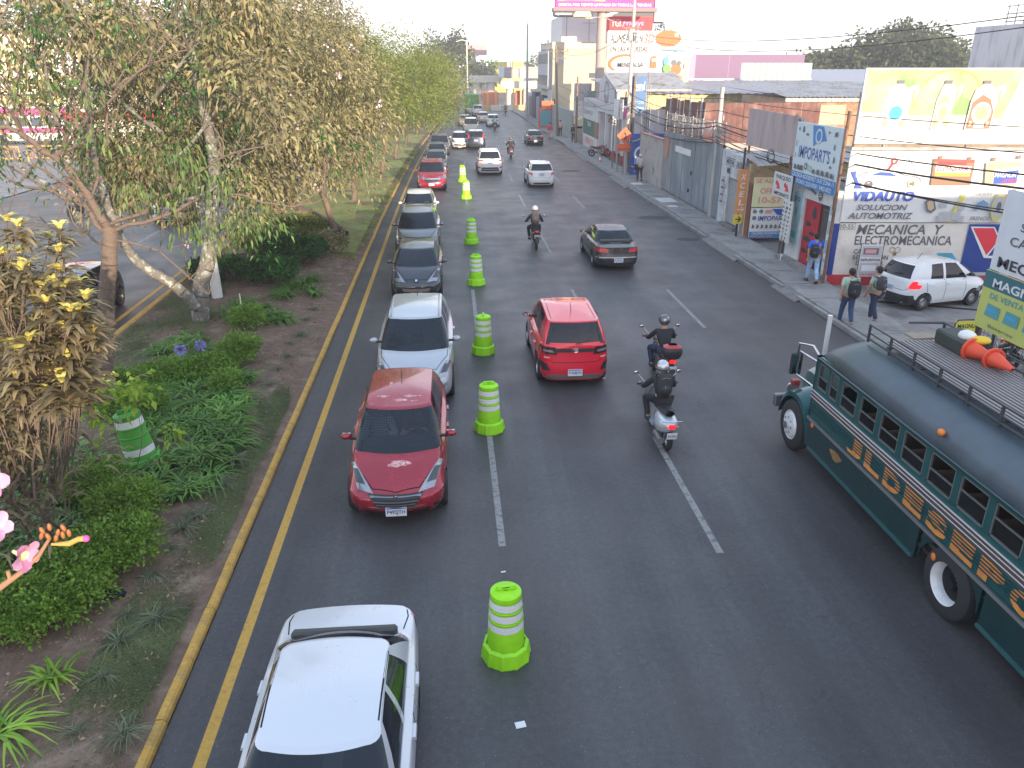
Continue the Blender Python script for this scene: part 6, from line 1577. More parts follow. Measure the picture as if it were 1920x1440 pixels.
for i,y in enumerate((28.3,28.0,27.75,27.4,27.05,26.75,26.4,26.05,25.7,25.35)):
    if i in (3,):p.D2((y,3.78),.12,ink_g,inner=.55)
    elif i==4:p.D2((y,3.74),.11,flat('ink_leaf_green',(.15,.35,.15)),inner=.6)
    else:p.P2([(y+.12,3.62),(y-.1,3.6),(y-.08,3.62+.2*rng.uniform(.5,1)),(y+.07,3.62+.22*rng.uniform(.5,1))],ink_g)
p.post(25.0,0,5.75,rust,.055,.05);p.post(25.25,2.6,5.3,rust,.03,.12);p.post(28.75,2.9,5.3,rust,.04,.12)
p.done()
p=PW('X',12.6,29.95,'parking_sign','grey parking sign with two red arrows hanging beside the pale blue shop sign','sign');p.board((29.95,2.42),(28.22,3.30),flat('sign_grey',(.42,.43,.43)),.05)
p.T2('PARQUEO',(29.72,3.24),(28.38,3.06),ink,.03);p.T2("IMPOPART'S",(29.75,2.62),(28.38,2.48),ink,.04)
for y in (29.45,28.65):p.P2([(y+.25,2.98),(y+.12,3.02),(y-.05,2.90),(y-.02,2.99),(y-.2,2.72),(y+.16,2.72),(y+.06,2.80),(y+.25,2.87)],red_i)
p.post(28.2,2.4,3.35,ink,.03,.03);p.done()
p=PW('X',12.6,28.78,'vertical_sign','narrow white upright sign spelling IMPOPARTS down its face, on a short post','sign');p.board((28.78,.88),(27.98,2.42),white_b,.06)
for i,ch in enumerate('IMPOPARTS'):
    z=2.36-.155*i;p.T2(ch,(28.46,z),(28.30 if ch!='I' else 28.42,z-.115),ink,.04)
    for y in (28.66,28.10):p.P2([(y+.06,z-.02),(y-.06,z-.02),(y-.03,z-.08),(y,z-.11),(y+.04,z-.07)],ink)
for y in (28.6,28.38,28.16):p.D2((y,.95),.05,ink)
p.post(28.38,0,.42,flat('post_white',(.6,.6,.58)),.045,.03);p.post(28.38,.42,.9,ink,.045,.03,'post_top');p.done()
pk=empty('parking_wall',(14,33.2,0),0,'stained cream wall with ragged sheet roof behind the office banner','wall')
MB().bb(12.9-14,18-14,0,.2,0,3.2).build('wall',flat('wall_ochre',(.42,.32,.19),rough=.9,var=.25,color2=(.30,.22,.15)),pk)
MB().bb(12.88-14,13.05-14,-.45,0,0,2.4).build('pier',flat('pier_rust',(.16,.07,.05),rough=.9,var=.3),pk)
MB().add([(12.9-14,6.5,-.02+0),(12.9-14,-4.5,-.02),(18-14,-4.5,-.02),(18-14,6.5,-.02)],[(0,1,2,3)]).build('floor_slab',concrete_d,pk)
for k in range(6):
    o=slope_roof('roof_sheet',-1.2+.82*k,-.3+.82*k,-1.4-.12*(k%3),.5,3.32+.10*math.sin(k*2),3.62+.05*k,galv,pk,.16,.03);o.rotation_euler.y=R(rng.uniform(-3,3))
p=PW('Y',32.5,12.84,'office_banner','faded yellow and pink office banner beside the orange pillar sign','banner');p.board((12.84,1.50),(14.6,2.74),flat('banner_faded_yellow',(.50,.46,.30)),.03)
p.P2([(12.86,1.52),(12.86,2.2),(13.2,1.8),(13.3,1.52)],flat('banner_green_tint',(.42,.46,.25)))
fr=flat('ink_faded_red',(.50,.20,.17));p.T2('SE ALQUILA',(12.92,2.68),(14.5,2.48),fr,.03);p.T2('OFICINAS',(13.15,2.30),(14.5,2.06),fr,.04);p.T2('10-57',(13.1,1.92),(14.15,1.66),fr,.05);p.done()
p=PW('Y',32.46,12.84,'parts_banner','white and blue parts banner below the faded office banner','banner');p.board((12.84,.18),(14.6,1.46),white_b,.03)
for x,z in ((13.0,1.32),(13.28,1.32),(13.0,1.04)):p.D2((x,z),.09,ink_g,inner=.7);p.D2((x,z),.05,ink_g)
p.R2((13.45,1.38),(13.75,1.24),fr);p.P2([(13.75,1.42),(14.3,1.42),(14.3,1.15),(14.0,1.18)],blue_i);p.T2("IMPOPART'S",(13.16,1.14),(14.55,.92),flat('sign_blue_text'),.03,.15)
for i in range(7):p.P2([(12.92+.2*i,.60),(13.02+.2*i,.60),(13.04+.2*i,.72),(12.95+.2*i,.78)],ink_g)
p.R2((12.84,.46),(14.6,.18),flat('sign_band_blue'));p.T2('CALZADA ROOSEVELT 10-57',(12.95,.44),(14.5,.34),white_i,.03);p.T2('PARQUEO TEL.',(12.9,.31),(13.9,.21),fr,.06);p.done()
a,b=(12.40,3.25),(12.23,1.44);c=(b[0]+.10,b[1]);XS=c[0]-12.92;p=PW('Y',33.0,12.9,'pillar_sign','tall orange XCEL pillar sign with yellow arrow plate at its foot','sign');p.board((12.92,1.14),(13.34,3.02),flat('sign_orange',(.52,.22,.08)),.08)
for i,ch in enumerate('XCEL'):p.T2(ch,(13.02,2.82-.36*i),(13.25,2.58-.36*i),white_i,.05,.1)
p.L2([(12.98,1.32),(13.26,1.32)],.03,white_i);p.L2([(13.18,1.42),(13.28,1.32),(13.18,1.22)],.03,white_i)
p.board((12.88,.70),(13.28,1.10),yellow_i,.06,'arrow_plate');p.L2([(12.96,.9),(13.18,.9)],.05,ink);p.L2([(13.08,1.02),(13.2,.9),(13.08,.78)],.05,ink)
p.post(13.12,0,3.9,ink,.05,.12);p.done()
p.root.location.x+=XS
mz=empty('shutter_shop',(14.5,35.4,0),0,'grey white shop with closed roller shutter and MEZCAL lettering beside the orange sign','building')
def MZ(x0,x1,y0,y1,z0,z1,nm,m):return MB().bb(x0-14.5,x1-14.5,y0-35.4,y1-35.4,z0,z1).build(nm,m,mz)
mzw=flat('wall_dirty_white',(.36,.37,.38),rough=.9,var=.2,color2=(.22,.21,.20),c2scale=1.8)
MZ(12.92,13.2,33.75,34.15,0,3.3,'wall',mzw);MZ(12.92,13.2,35.85,37.0,0,3.5,'wall',mzw);MZ(12.92,13.2,34.15,35.85,2.35,3.4,'wall',mzw);MZ(13.2,17,36.9,37.0,0,3.4,'wall',mzw);MZ(13.2,17,33.45,36.9,3.28,3.36,'roof',galv);MZ(12.7,12.95,34.1,36.0,.1,.28,'step',concrete_d)
slat_m=mat('shutter_slat',(.24,.245,.25),.5,.3,var=.12);s0=None
for i in range(21):
    if s0 is None:q=MB();q.prism([(0,0),(-.022,.03),(-.022,.08),(0,.098)],'y',-.85,.85);s0=q.build('shutter_slat',slat_m,mz);o=s0
    else:o=s0.copy();COL.objects.link(o);setparent(o,mz)
    o.location=(13.0-14.5,35.0-35.4,.28+.1*i)
p=PW('X',12.915,36.95,'x',None,None);bpy.data.objects.remove(p.root);p.root=empty('wall_print',(12.915-14.5,36.95-35.4,0),-PI/2);setparent(p.root,mz)
p.T2('MEZCAL',(36.3,3.12),(35.3,2.92),ink,.04);a,b=(36.4,3.18),(35.2,2.86);p.L2([a,(b[0],a[1]),b,(a[0],b[1]),a],.02,ink);p.T2('JALISCO',(35.0,3.15),(33.85,2.78),ink_g,.03)
for y in (36.05,35.85):p.D2((y,2.62),.09,ink,r2=.14)
for i in range(9):p.R2((36.72,2.3-.16*i),(36.35,2.2-.16*i),ink_g if i%2 else grey_i)
p.build(p.root)
def pole(name,x,y,h,r,m,label,extra=None,lean=(0,0),cat='utility pole'):
    t=empty(name,(x,y,0),0,label,cat,None);q=MB();q.tube([(0,0,0),(lean[0],lean[1],h)],[r,r*.62],12);q.build('shaft',m,t,smooth=60)
    if extra:extra(t,h)
    return t
def xf2(t,h):
    for dx,dz in ((.25,-2.2),(-.22,-2.15)):
        q=MB();q.cyl((dx,-.3,h+dz),.16,.55,'z',14);q.cyl((dx,-.3,h+dz+.32),.05,.12,'z',8);q.build('transformer',mat('transformer_grey',(.35,.36,.36),.5,.3),t,smooth=50)
    q=MB();q.box((0,-.1,h-1.7),(1.1,.09,.09));q.build('cross_arm',woodpole,t)
    q=MB()
    for x in (-.5,-.2,.2,.5):q.cyl((x,-.1,h-1.58),.035,.12,'z',8)
    q.build('insulator',mat('insulator',(.12,.05,.03),.3),t)
    q=MB();q.tube([(0,0,h-2.1),(-1.0,-.4,h-1.5),(-2.2,-.8,h-1.1),(-3.0,-1.1,h-1.15)],.03,7);q.box((-3.2,-1.15,h-1.18),(.5,.18,.08));q.build('lamp_arm',galv,t,smooth=60)
    q=MB();q.box((.12,-.22,3.2),(.22,.15,.5));q.box((-.1,-.2,4.4),(.2,.14,.3));q.build('junction_box',black_pl,t)
    q=MB()
    for k in range(7):q.tube([(.16*math.cos(k),-.2,2.2+k*.5),(.2*math.cos(k+2),-.26,2.6+k*.5),(.14*math.cos(k+3),-.2,3.0+k*.5)],.014,5)
    q.build('cable_loop',wirem,t)
pole('utility_pole',12.42,55.5,11.2,.17,concpole,'tall grey pole with transformers and street lamp arm behind the orange road works sign',xf2)
pole('utility_pole',12.80,55.7,6.6,.14,woodpole,'shorter dark pole tied with cables, right of the tall transformer pole')
pole('utility_pole',12.98,38.1,6.2,.15,concpole,'short grey pole between the blue grey gate and the MEZCAL shop')
pole('utility_pole',11.95,56.4,5.0,.08,galv,'thin steel post left of the tall transformer pole')
def arm(t,h):
    q=MB();q.box((0,0,h-.6),(2.0,.1,.1));q.box((0,0,h-1.3),(1.6,.1,.1));q.build('cross_arm',woodpole,t)
    q=MB()
    for x in (-.9,-.4,.4,.9):q.cyl((x,0,h-.45),.05,.18,'z',8)
    q.build('insulator',MATS['insulator'],t)
pole('utility_pole',11.9,88,9.3,.16,woodpole,'leaning brown pole in front of the cream building',arm,(-.35,0))
pole('utility_pole',12.6,79.5,6.3,.14,woodpole,'dark weathered pole beside the green shutter',None)
def armL(t,h):q=MB();q.box((-.9,0,h-.25),(2.4,.1,.1));q.build('cross_arm',galv,t)
pole('utility_pole',11.6,120,14.4,.2,concpole,'tall white pole with one side arm against the sky',armL)
pole('utility_pole',13.6,112,10.6,.15,concpole,'pole with many cross arms left of the cream building',arm)
pole('utility_pole',15.4,69,5.9,.05,rust,'thin dark mast behind the painted wall of the far yard')
cabs=empty('overhead_cables',(12.5,55.5,0),0,'black overhead cables sagging along the right pavement from pole to pole','cables')
def cable(a,b,sag,r=.016,n=14):
    a,b=Vector(a),Vector(b);q=MB()
    q.tube([a+(b-a)*(i/n)-Vector((0,0,sag*4*(i/n)*(1-i/n)))-Vector((12.5,55.5,0))for i in range(n+1)],r,5);q.build('cable',wirem,cabs)
T55=Vector((12.45,55.5,0));T38=Vector((12.98,38.1,0));TO=Vector((13.9,9,0))
for z0,z1,z2,s_,r_ in ((4.8,4.6,5.3,.5,.022),(4.65,4.45,5.15,.7,.03),(3.9,3.7,4.4,.55,.022),(4.1,3.95,4.7,.8,.016),(5.9,5.7,6.1,.3,.012),(5.4,5.15,5.7,.45,.016)):
    cable(T55+Vector((0,0,z0)),T38+Vector((-.1,0,z1)),s_*.9,r_);cable(T38+Vector((-.1,0,z1)),TO+Vector((0,0,z2)),s_,r_)
for z0,s_ in ((9.4,.8),(9.5,1.0),(6.2,.8),(5.2,.9)):cable(T55+Vector((0,0,z0)),(11.9,88,z0-.8),s_,.014)
for z0,s_ in ((9.2,.9),(9.0,1.2)):cable(T55+Vector((0,0,z0)),(14.5,9,8.7),s_,.014)
for z0 in (8.0,7.4):cable((11.9,88,z0),(13.6,112,z0+1.2),.5,.014);
for k in range(5):cable(T38+Vector((-.1,0,4.3-.15*k)),(13.4+.5*k,25.5,4.2-.45*k),.15+.1*k,.012)
cable(T55+Vector((0,0,4.4)),(13.5,48,3.8),.2);cable(T55+Vector((0,0,4.6)),(15.2,57,6.0),.2,.012);cable((12.6,79.5,6.0),T55+Vector((0,0,5.0)),.9,.016);cable((12.6,79.5,5.6),T55+Vector((0,0,4.6)),1.1,.016)
cable((13.6,112,10),(11.6,120,13),.4,.012);cable((11.6,120,14.2),(11.9,88,9),.8,.012)
for k in range(3):
    q=MB();c=Vector((12.75,30.8,3.7));q.tube([c+Vector((0,(.30+.04*k)*math.cos(a)+.05*k,(.2+.03*k)*math.sin(a)+.04*k))-Vector((12.5,55.5,0))for a in [2*PI*i/18 for i in range(19)]],.012,5);q.build('cable_coil',wirem,cabs)
gw=empty('sheet_metal_wall',(13,42.5,0),0,'long blue grey sheet metal gate wall with a white plate, topped by razor wire','wall')
gmt=mat('gate_blue_grey',(.14,.165,.19),.55,.2,var=.2,vscale=1.2,stretch=(1,1,.35),color2=(.20,.235,.25),c2scale=.9)
gmt2=mat('gate_worn_steel',(.19,.20,.21),.5,.35,var=.3,vscale=3,stretch=(1,1,.3))
y=37.1
for k in range(10):
    w=1.06;o=ribbed('sheet_panel',-.06,0,y+.006-42.5,y+w-.012-42.5,.22,3.62-.02*(k%3),gmt if k<8 else gmt2,gw,'x',.17,.012);y+=w
MB().bb(-.02,.25,37.0-42.5,47.8-42.5,0,.2).build('plinth',concrete_d,gw);MB().bb(.02,.1,37.1-42.5,47.7-42.5,.2,3.6).build('backing',rust,gw)
q=MB()
for yy in (39.3,41.4,43.5,45.7):q.bb(-.085,-.05,yy-.02-42.5,yy+.02-42.5,.2,3.62)
q.build('gate_stile',gmt2,gw)
MB().bb(-.10,-.085,42.0-42.5,45.0-42.5,2.62,2.95).build('white_plate',white_b,gw);
for yy,zz in ((41.6,1.7),(41.9,.75)):MB().bb(-.12,-.08,yy-42.5,yy+.14-42.5,zz,zz+.2).build('lock',black_pl,gw)
q=MB();q.add([(-.088,46.9-42.5+.5*math.cos(a)*(1+.3*math.sin(3*a)),2.7+.7*math.sin(a))for a in [2*PI*i/16 for i in range(16)]],[tuple(range(16))]);q.build('orange_spray_mark',mat('spray_orange',(.34,.14,.10),.8,color2=(.17,.18,.2),c2scale=3),gw)
q=MB()
for rr,zc in ((.26,3.95),(.22,4.35)):
    pts=[(.05+rr*math.cos(t*2*PI),-5.4+10.4*t/44,zc+rr*math.sin(t*2*PI))for t in [i/10 for i in range(440)]]
    q.tube(pts,.012,3)
q.build('razor_wire',steel,gw)
for k in range(7):q=MB();q.cyl((.05,-5.2+1.75*k,4.1),.03,1.1,'z',6);q.build('wire_post',steel,gw)
bw=empty('rendered_wall',(13,51,0),0,'plain beige rendered wall beyond the sheet metal gate, a person walking beside it','wall')
MB().bb(-.05,.15,-3.1,2.8,0,2.98).build('render',flat('render_beige',(.27,.25,.235),rough=.9,var=.12,color2=(.20,.185,.17)),bw);MB().bb(-.10,.2,-3.15,2.85,2.98,3.04).build('coping',mat('coping_red',(.22,.12,.10),.9),bw)
q=MB()
for (y,z,s_)in ((-1.2,1.0,.2),(-1.0,.75,.14),(-1.3,1.9,.1),(.9,2.0,.1)):
    for k in range(3):q.add([(-.054,y+s_*math.cos(a+k),z+s_*.8*math.sin(a*1.3+k))for a in (0,1.6,3.3,4.7)],[(0,1,2,3)])
q.build('graffiti_tag',mat('spray_dark',(.09,.09,.11),.8),bw)
p=PW('Y',54.6,11.9,'painted_wall','dark blue wall with large white Chevron lettering behind the pole pair','wall');p.board((12.55,.1),(17.0,2.85),flat('chevron_blue',(.02,.06,.24)),.2)
p.T2('Chevron',(12.75,2.05),(16.4,1.15),white_i,.05,.2);p.L2([(12.6,2.35),(12.95,2.45),(13.4,2.7)],.06,yellow_i);p.L2([(12.6,.72),(13.1,.5),(13.6,.42)],.05,white_i);p.done()
t=empty('road_works_sign',(12.12,54.9,0),0,'orange diamond road works sign with a digging figure above a small orange plate','road sign')
MB().box((0,0,2.72),(.80,.03,.80),rot=(0,R(45),0)).build('diamond',mat('sign_fluo_orange',(.80,.14,.04),.5,emit=0),t)
MB().box((0,-.005,1.92),(1.0,.03,.50)).build('plate',MATS['sign_fluo_orange'],t);q=MB();q.cyl((0,.06,1.6),.035,3.2,'z',8);q.build('post',steel,t)
q=MB();zz=-.022;H_=lambda pts:q.add([(a,zz,2.72+b)for a,b in pts],[tuple(range(len(pts)))])
H_([(.05*math.cos(a)-.03,.27+.05*math.sin(a))for a in [2*PI*i/10 for i in range(10)]]);H_([(-.08,.2),(.06,.2),(.12,-.02),(.02,-.04)]);H_([(.02,-.04),(.12,-.02),(.14,-.32),(.08,-.32)]);H_([(.02,-.04),(.06,-.04),(-.02,-.32),(-.08,-.32)]);H_([(-.05,.18),(-.02,.12),(-.16,.02),(-.2,.05)]);H_([(-.28,.0),(-.24,.02),(-.08,-.06),(-.10,-.10)]);H_([(-.32,-.12),(-.2,-.12),(-.26,-.02)])
q.build('figure',ink,t)
o=Panel();o.text('TRABAJOS',-.40,1.96,.40,2.10,ink,.03);o.text('EN LA VIA',-.40,1.76,.40,1.90,ink,.03);
for nm,mb_ in o.tx.items():ob=mb_.build(nm,None,t);ob.location=(0,-.012,0)
t=empty('traffic_cone',(11.9,62.5,.0),0,'faded orange and white cone standing on the pavement left of the road works sign','traffic cone');q=MB();q.lathe([(.16,.04),(.11,.3)],14,cap=False);q.box((0,0,.02),(.42,.42,.04));q.build('cone_body',mat('cone_faded',(.30,.14,.10),.7),t);q=MB();q.lathe([(.11,.3),(.08,.5)],14,cap=False);q.build('white_band',white_i,t);q=MB();q.lathe([(.08,.5),(.04,.72)],14);q.build('tip',MATS['cone_faded'],t)
ts=empty('tyre_shop',(15,63,0),0,'grey white tyre shop with pillars, Gracias fascia and round logo on its gable','building')
def TS(x0,x1,y0,y1,z0,z1,nm,m):return MB().bb(x0-15,x1-15,y0-63,y1-63,z0,z1).build(nm,m,ts)
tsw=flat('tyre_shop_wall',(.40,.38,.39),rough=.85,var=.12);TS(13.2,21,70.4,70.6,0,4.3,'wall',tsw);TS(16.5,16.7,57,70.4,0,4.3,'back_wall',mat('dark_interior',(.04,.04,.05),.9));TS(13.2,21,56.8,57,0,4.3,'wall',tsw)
TS(13.15,13.45,57,71,3.55,4.35,'fascia',tsw);TS(13.1,13.2,59,62.5,3.6,4.2,'red_fascia',magenta_i)
for y in (57.1,60.8,64.6,67.5):TS(13.2,13.5,y,y+.3,.13,3.6,'pillar',flat('pillar_white',(.45,.44,.44)));TS(13.19,13.51,y-.01,y+.31,.13,.75,'pillar_base',valve_r)
q=MB();q.prism([(63.2-63,4.35),(71-63,4.35),(71-63,6.0),(68.3-63,6.6),(63.2-63,5.4)],'x',-1.8,-1.6);q.build('gable',tsw,ts)
q=MB();q.prism([(63-63,5.35),(68.3-63,6.58),(68.3-63,6.72),(63-63,5.5)],'x',-2.0,4);q.build('gable_roof',galv,ts)
p=PW('X',13.14,67.4,'x',None,None);bpy.data.objects.remove(p.root);p.root=empty('fascia_print',(13.14-15,70-63,0),-PI/2);setparent(p.root,ts);p.u0=70
p.T2('Gracias',(66.3,3.5),(62.9,2.9),ink,.04);p.D2((67.6,5.2),.9,flat('logo_mauve',(.25,.18,.22)),inner=.8);p.T2('MENDALSA',(68.3,5.0),(66.9,4.7),flat('logo_mauve'),.03)
p.build(p.root)
for i in range(4):
    for j in range(3):
        t=empty('tyre',(13.9,60.2+.62*i,.33+.24*j),0,None,'tyre','stacked tyres in the tyre shop');t['label']='tyre, %s of the %s stack inside the open tyre shop'%(('lowest','middle','top')[j],('nearest','second','third','farthest')[i])
        q=MB();q.lathe([(.18,-.1),(.30,-.1),(.33,0),(.30,.1),(.18,.1)],16,cap=False);q.build('casing',rubber,t)
t=copy_tree(b3,None,{'bike_red':mat('bike_maroon',(.20,.03,.04),.4)});t.location=(12.55,66.5,.13);t.rotation_euler.z=R(70);t['label']='maroon motorcycle parked at the tyre shop pillar';t['group']='parked motorcycles'
p=PW('Y',58.5,13.0,'hanging_sign','blank white sign box on the left of the tall pole','sign');p.board((12.04,4.95),(12.70,3.56),white_b,.15);p.R2((11.9,3.62),(12.6,3.4),magenta_i)if 0 else None;p.post(12.1,0,5.6,steel,.05,.2);p.done()
p=PW('Y',55.9,12.9,'blue_banner','upright dark blue banner with white script right of the tall pole','banner');a,b=(12.65,6.51),(13.66,4.13);p.board(a,b,flat('banner_blue',(.05,.11,.22)),.06)
p.T2('Castrol',(a[0]+.1,a[1]-.3),(b[0]-.1,a[1]-.95),white_i,.02,.3);p.T2('Lubricantes',(a[0]+.1,a[1]-1.5),(b[0]-.12,a[1]-1.8),flat('ink_pale_blue',(.3,.45,.6)),.02,.2);p.L2([(a[0]+.1,b[1]+.4),(b[0]-.1,b[1]+.3)],.12,flat('ink_pale_blue'));p.post(b[0]+.15,0,a[1]+.3,steel,.04,.05);p.done()
t=empty('lattice_mast',(14.0,56.6,0),0,'thin lattice mast beside the dark blue banner','mast');q=MB()
for x in (-.15,.15):q.cyl((x,0,3),.025,6,'z',6)
for k in range(18):q.tube([(-.15,0,.3+.32*k),(.15,0,.3+.32*k)],.015,5)
q.build('lattice',steel,t)
yd=empty('yard_building',(15,76,0),0,'low white building with green shutter and painted letters beyond the tyre shop','building')
def YD(x0,x1,y0,y1,z0,z1,nm,m):return MB().bb(x0-15,x1-15,y0-76,y1-76,z0,z1).build(nm,m,yd)
YD(13.2,13.4,71,79.3,0,1.15,'low_wall',flat('yard_white',(.40,.39,.38),rough=.9,var=.15));YD(13.22,13.4,72.8,79.0,1.15,2.55,'green_shutter',flat('shutter_green',(.03,.10,.07)));YD(13.2,13.4,71,79.3,2.55,4.4,'upper_wall',flat('yard_white'));YD(13.2,18,79.1,79.3,0,4.4,'end_wall',flat('yard_white'));YD(13.4,18,71,79.1,4.3,4.4,'roof',galv);YD(13.19,13.4,71.0,72.8,1.15,2.55,'brown_gate',brown_i)
p=PW('X',13.19,79.0,'x',None,None);bpy.data.objects.remove(p.root);p.root=empty('wall_print',(13.19-15,79-76,0),-PI/2);setparent(p.root,yd)
p.T2('FRENOS',(77.5,.95),(73,.35),fr,.05);p.T2('ELECTRICO Y DIESEL',(78.7,4.1),(72,3.7),grey_i,.03);p.T2('SERVICIO',(78.5,3.4),(74,3.0),grey_i,.03);p.T2('TALLER',(76.5,2.4),(74.5,2.0),white_i,.03);p.build(p.root)
p=PW('Y',79.6,13,'far_sign','grey blue panel on a post above the painted yard wall','sign');p.board((13.65,5.00),(14.47,4.12),flat('panel_grey_blue',(.16,.2,.2)),.1);p.post(13.9,0,5.6,steel,.05,.2);p.done()
MB().bb(12.9,13.1,84.5,103,0,2.9).build('block_wall',mat('block_wall',(.20,.22,.21),.9,var=.2),None,label='grey green wall beyond the dark weathered pole',cat='wall')
t=empty('hoarding',(13.6,84,0),0,'mauve board over a cream panel beside the cream building','hoarding');MB().bb(-.6,1.2,0,.1,4.0,5.6).build('board',flat('hoarding_mauve',(.30,.26,.28)),t);MB().bb(-.6,1.2,.1,.2,2.4,4.0).build('lower_board',cream_w,t)
cb=empty('cream_building',(17,112,0),0,'sunlit cream building with windowed side greyed like shade and roof ledge, behind the poles','building')
cm_=flat('cream_render',(.38,.34,.24),rough=.85,var=.06);gs=flat('grey_side',(.30,.31,.32));winm=mat('far_window',(.06,.07,.09),.2)
def CB(x0,x1,y0,y1,z0,z1,nm,m):return MB().bb(x0-17,x1-17,y0-112,y1-112,z0,z1).build(nm,m,cb)
CB(13.4,24,105,118,0,9.3,'wall',cm_);CB(13.3,24.1,104.9,118.1,9.3,10.1,'parapet',flat('cream_dull',(.42,.37,.28),rough=.9));CB(12.9,13.4,106,117.5,4.5,9.2,'side_bay',gs)  # side bay coloured grey to imitate its shade
for z in (5.0,7.6):
    for k in range(5):CB(12.86,12.9,106.4+2.2*k,108.2+2.2*k,z,z+1.2,'window',winm)
CB(18.1,18.9,104.95,105.0,5.9,6.5,'window',winm);CB(17.0,18.0,104.9,105.0,8.9,9.0,'pipe',grey_i);CB(14.2,14.8,104.96,105,7.5,8.3,'painted_panel',gs);CB(14.6,21,106,117,10.1,13.2,'roof_cabin',flat('cabin_white',(.42,.41,.40)))
q=MB();q.cyl((15.2-17,106-112,11.5),.04,3.0,'z',6);q.tube([(18.0-17,-6.5,10.1),(18.0-17,-6.5,12.6)],.04,5);q.tube([(17.2-17,-6.5,12.3),(18.8-17,-6.5,12.3)],.03,5);q.build('aerial',steel,cb)
q=MB();q.bb(12.95-17,13.0-17,-10,-6,0,4.5);q.build('awning_post',gs,cb)
rs=empty('shop_row',(14,108,0),0,'row of dark shop fronts in shade past the cream building','building')
for k,(m_,z)in enumerate(((flat('front_white',(.4,.42,.45)),3.3),(flat('front_navy',(.03,.035,.06)),3.6),(flat('front_grey',(.2,.2,.22)),3.2),(flat('front_navy'),3.8),(flat('front_brown',(.12,.09,.08)),3.0),(flat('front_white'),3.5))):MB().bb(-1.1-.1*(k%2),-.2,-3+5*k,1.8+5*k,0,z).build('shop_front',m_,rs)
q=MB();vs,fs=text_mesh('ACEITES',.03);q.add([(-1.215,5.2-u*2.2,.8+v*.5)for u,v in vs],fs);q.build('front_lettering',white_i,rs)
p=PW('Y',75,14.5,'billboard','large white ALINEACION 3D billboard with orange price oval behind the tall pole','billboard');p.board((14.5,6.45),(21.6,10.15),flat('billboard_white',(.40,.39,.38)),.15)
p.T2('ALINEACION',(14.76,9.87),(17.73,9.13),ink,.03,.1);p.T2('3D',(17.83,9.92),(18.76,9.13),flat('ink_dull_red',(.35,.12,.10)),.03,.2);p.T2('EN LAS 4 RUEDAS',(14.81,8.86),(18.22,8.42),ink,.03)
c=(20.06,9.53);n_=40;p.P2([(c[0]+(1.15+.07*(i%2))*math.cos(2*PI*i/n_),c[1]+(.66+.05*(i%2))*math.sin(2*PI*i/n_))for i in range(n_)],orange_i);p.T2('Q.99',(c[0]-.85,c[1]+.28),(c[0]+.45,c[1]-.35),white_i,.03,.1);p.T2('00',(c[0]+.55,c[1]+.45),(c[0]+.9,c[1]+.12),white_i,.02)
c=(16.21,7.43);p.P2([(c[0]+1.6*math.cos(R(a)),c[1]+.8*math.sin(R(a)))for a in range(60,232,8)]+[(c[0]+.12+1.42*math.cos(R(a)),c[1]-.05+.66*math.sin(R(a)))for a in range(228,58,-8)],orange_i);p.L2([(c[0]+1.6*math.cos(R(a)),c[1]+.8*math.sin(R(a)))for a in range(20,70,8)],.04,grey_i)
p.T2('MENDALSA',(15.52,7.52),(17.91,7.12),ink,.03)
c=(18.82,7.61);p.P2([(c[0]-.3,c[1]-.55),(c[0]-.25,c[1]+.3),(c[0]-.12,c[1]+.45),(c[0]+.2,c[1]+.45),(c[0]+.28,c[1]-.55)],orange_i);p.R2((c[0]-.2,c[1]+.25),(c[0]+.2,c[1]-.02),grey_i)
c=(20.66,7.61)
for dx,dz,r_,m_ in ((-.5,.0,.45,teal_i),(0,.35,.5,flat('ink_aqua',(.30,.48,.48))),(.45,.1,.45,grey_i),(-.2,-.4,.45,flat('ink_aqua')),(.25,-.7,.5,orange_i),(.0,-.1,.25,ink_g),(.5,-.15,.2,ink_g),(-.6,-.6,.35,green_i),(.1,.9,.12,ink_g)):p.D2((c[0]+dx,c[1]+dz),r_,m_)
p.L2([(c[0]-1.2,c[1]+1.0),(c[0]+1.1,c[1]+.9)],.08,teal_i);p.R2((14.5,6.45),(21.6,6.15),orange_i)if 0 else None
MBq=MB();MBq.bb(0,7.1,-.05,.1,6.05-0,6.4);MBq.build('orange_beam',flat('beam_orange',(.5,.14,.07)),p.root)
for x in (14.6,16.5,19,21.4):p.post(x,0,10.2,rust,.06,.2)
p.done()
wh=empty('warehouse',(26,70,0),0,'long low warehouse with grey sheet roof and dull yellow ribbed wall','building')
MB().bb(-11,12,-8,14,0,4.1).build('wall',flat('warehouse_white',(.42,.40,.38),rough=.9,var=.15),wh);ribbed('yellow_cladding',-11,12,-8.1,-8,4.1,5.2,flat('cladding_yellow',(.36,.30,.17),rough=.8,var=.25),wh,'y',.5,.06)
for k in range(12):slope_roof('roof_sheet',-11.2+1.96*k,-9.26+1.96*k,-8.6,14,5.2+.03*(k%2),5.85+.03*(k%2),mat('sheet_mauve_grey',(.22,.20,.21),.6,.2,var=.15)if k%3 else galv,wh,.5,.05)
MB().bb(-11.3,12,13.9,14.3,5.85,6.05).build('ridge',white_b,wh)
bn=empty('rusty_shed',(18,56,0),0,'dark maroon corrugated shed behind the razor wire','building')
for k in range(6):
    ribbed('sheet_panel',-2.6,0,-8+1.5*k,-6.54+1.5*k,2.8,5.15-.08*(k%2),mat('maroon_sheet',(.10,.045,.04),.7,.2,var=.35,vscale=1.5,color2=(.17,.10,.08),c2scale=.7),bn,'x',.3,.03)
    ribbed('sheet_panel',-2.6+1.2*k,-1.44+1.2*k,-8.05,-8,2.8,5.1,MATS['maroon_sheet'],bn,'y',.3,.03)
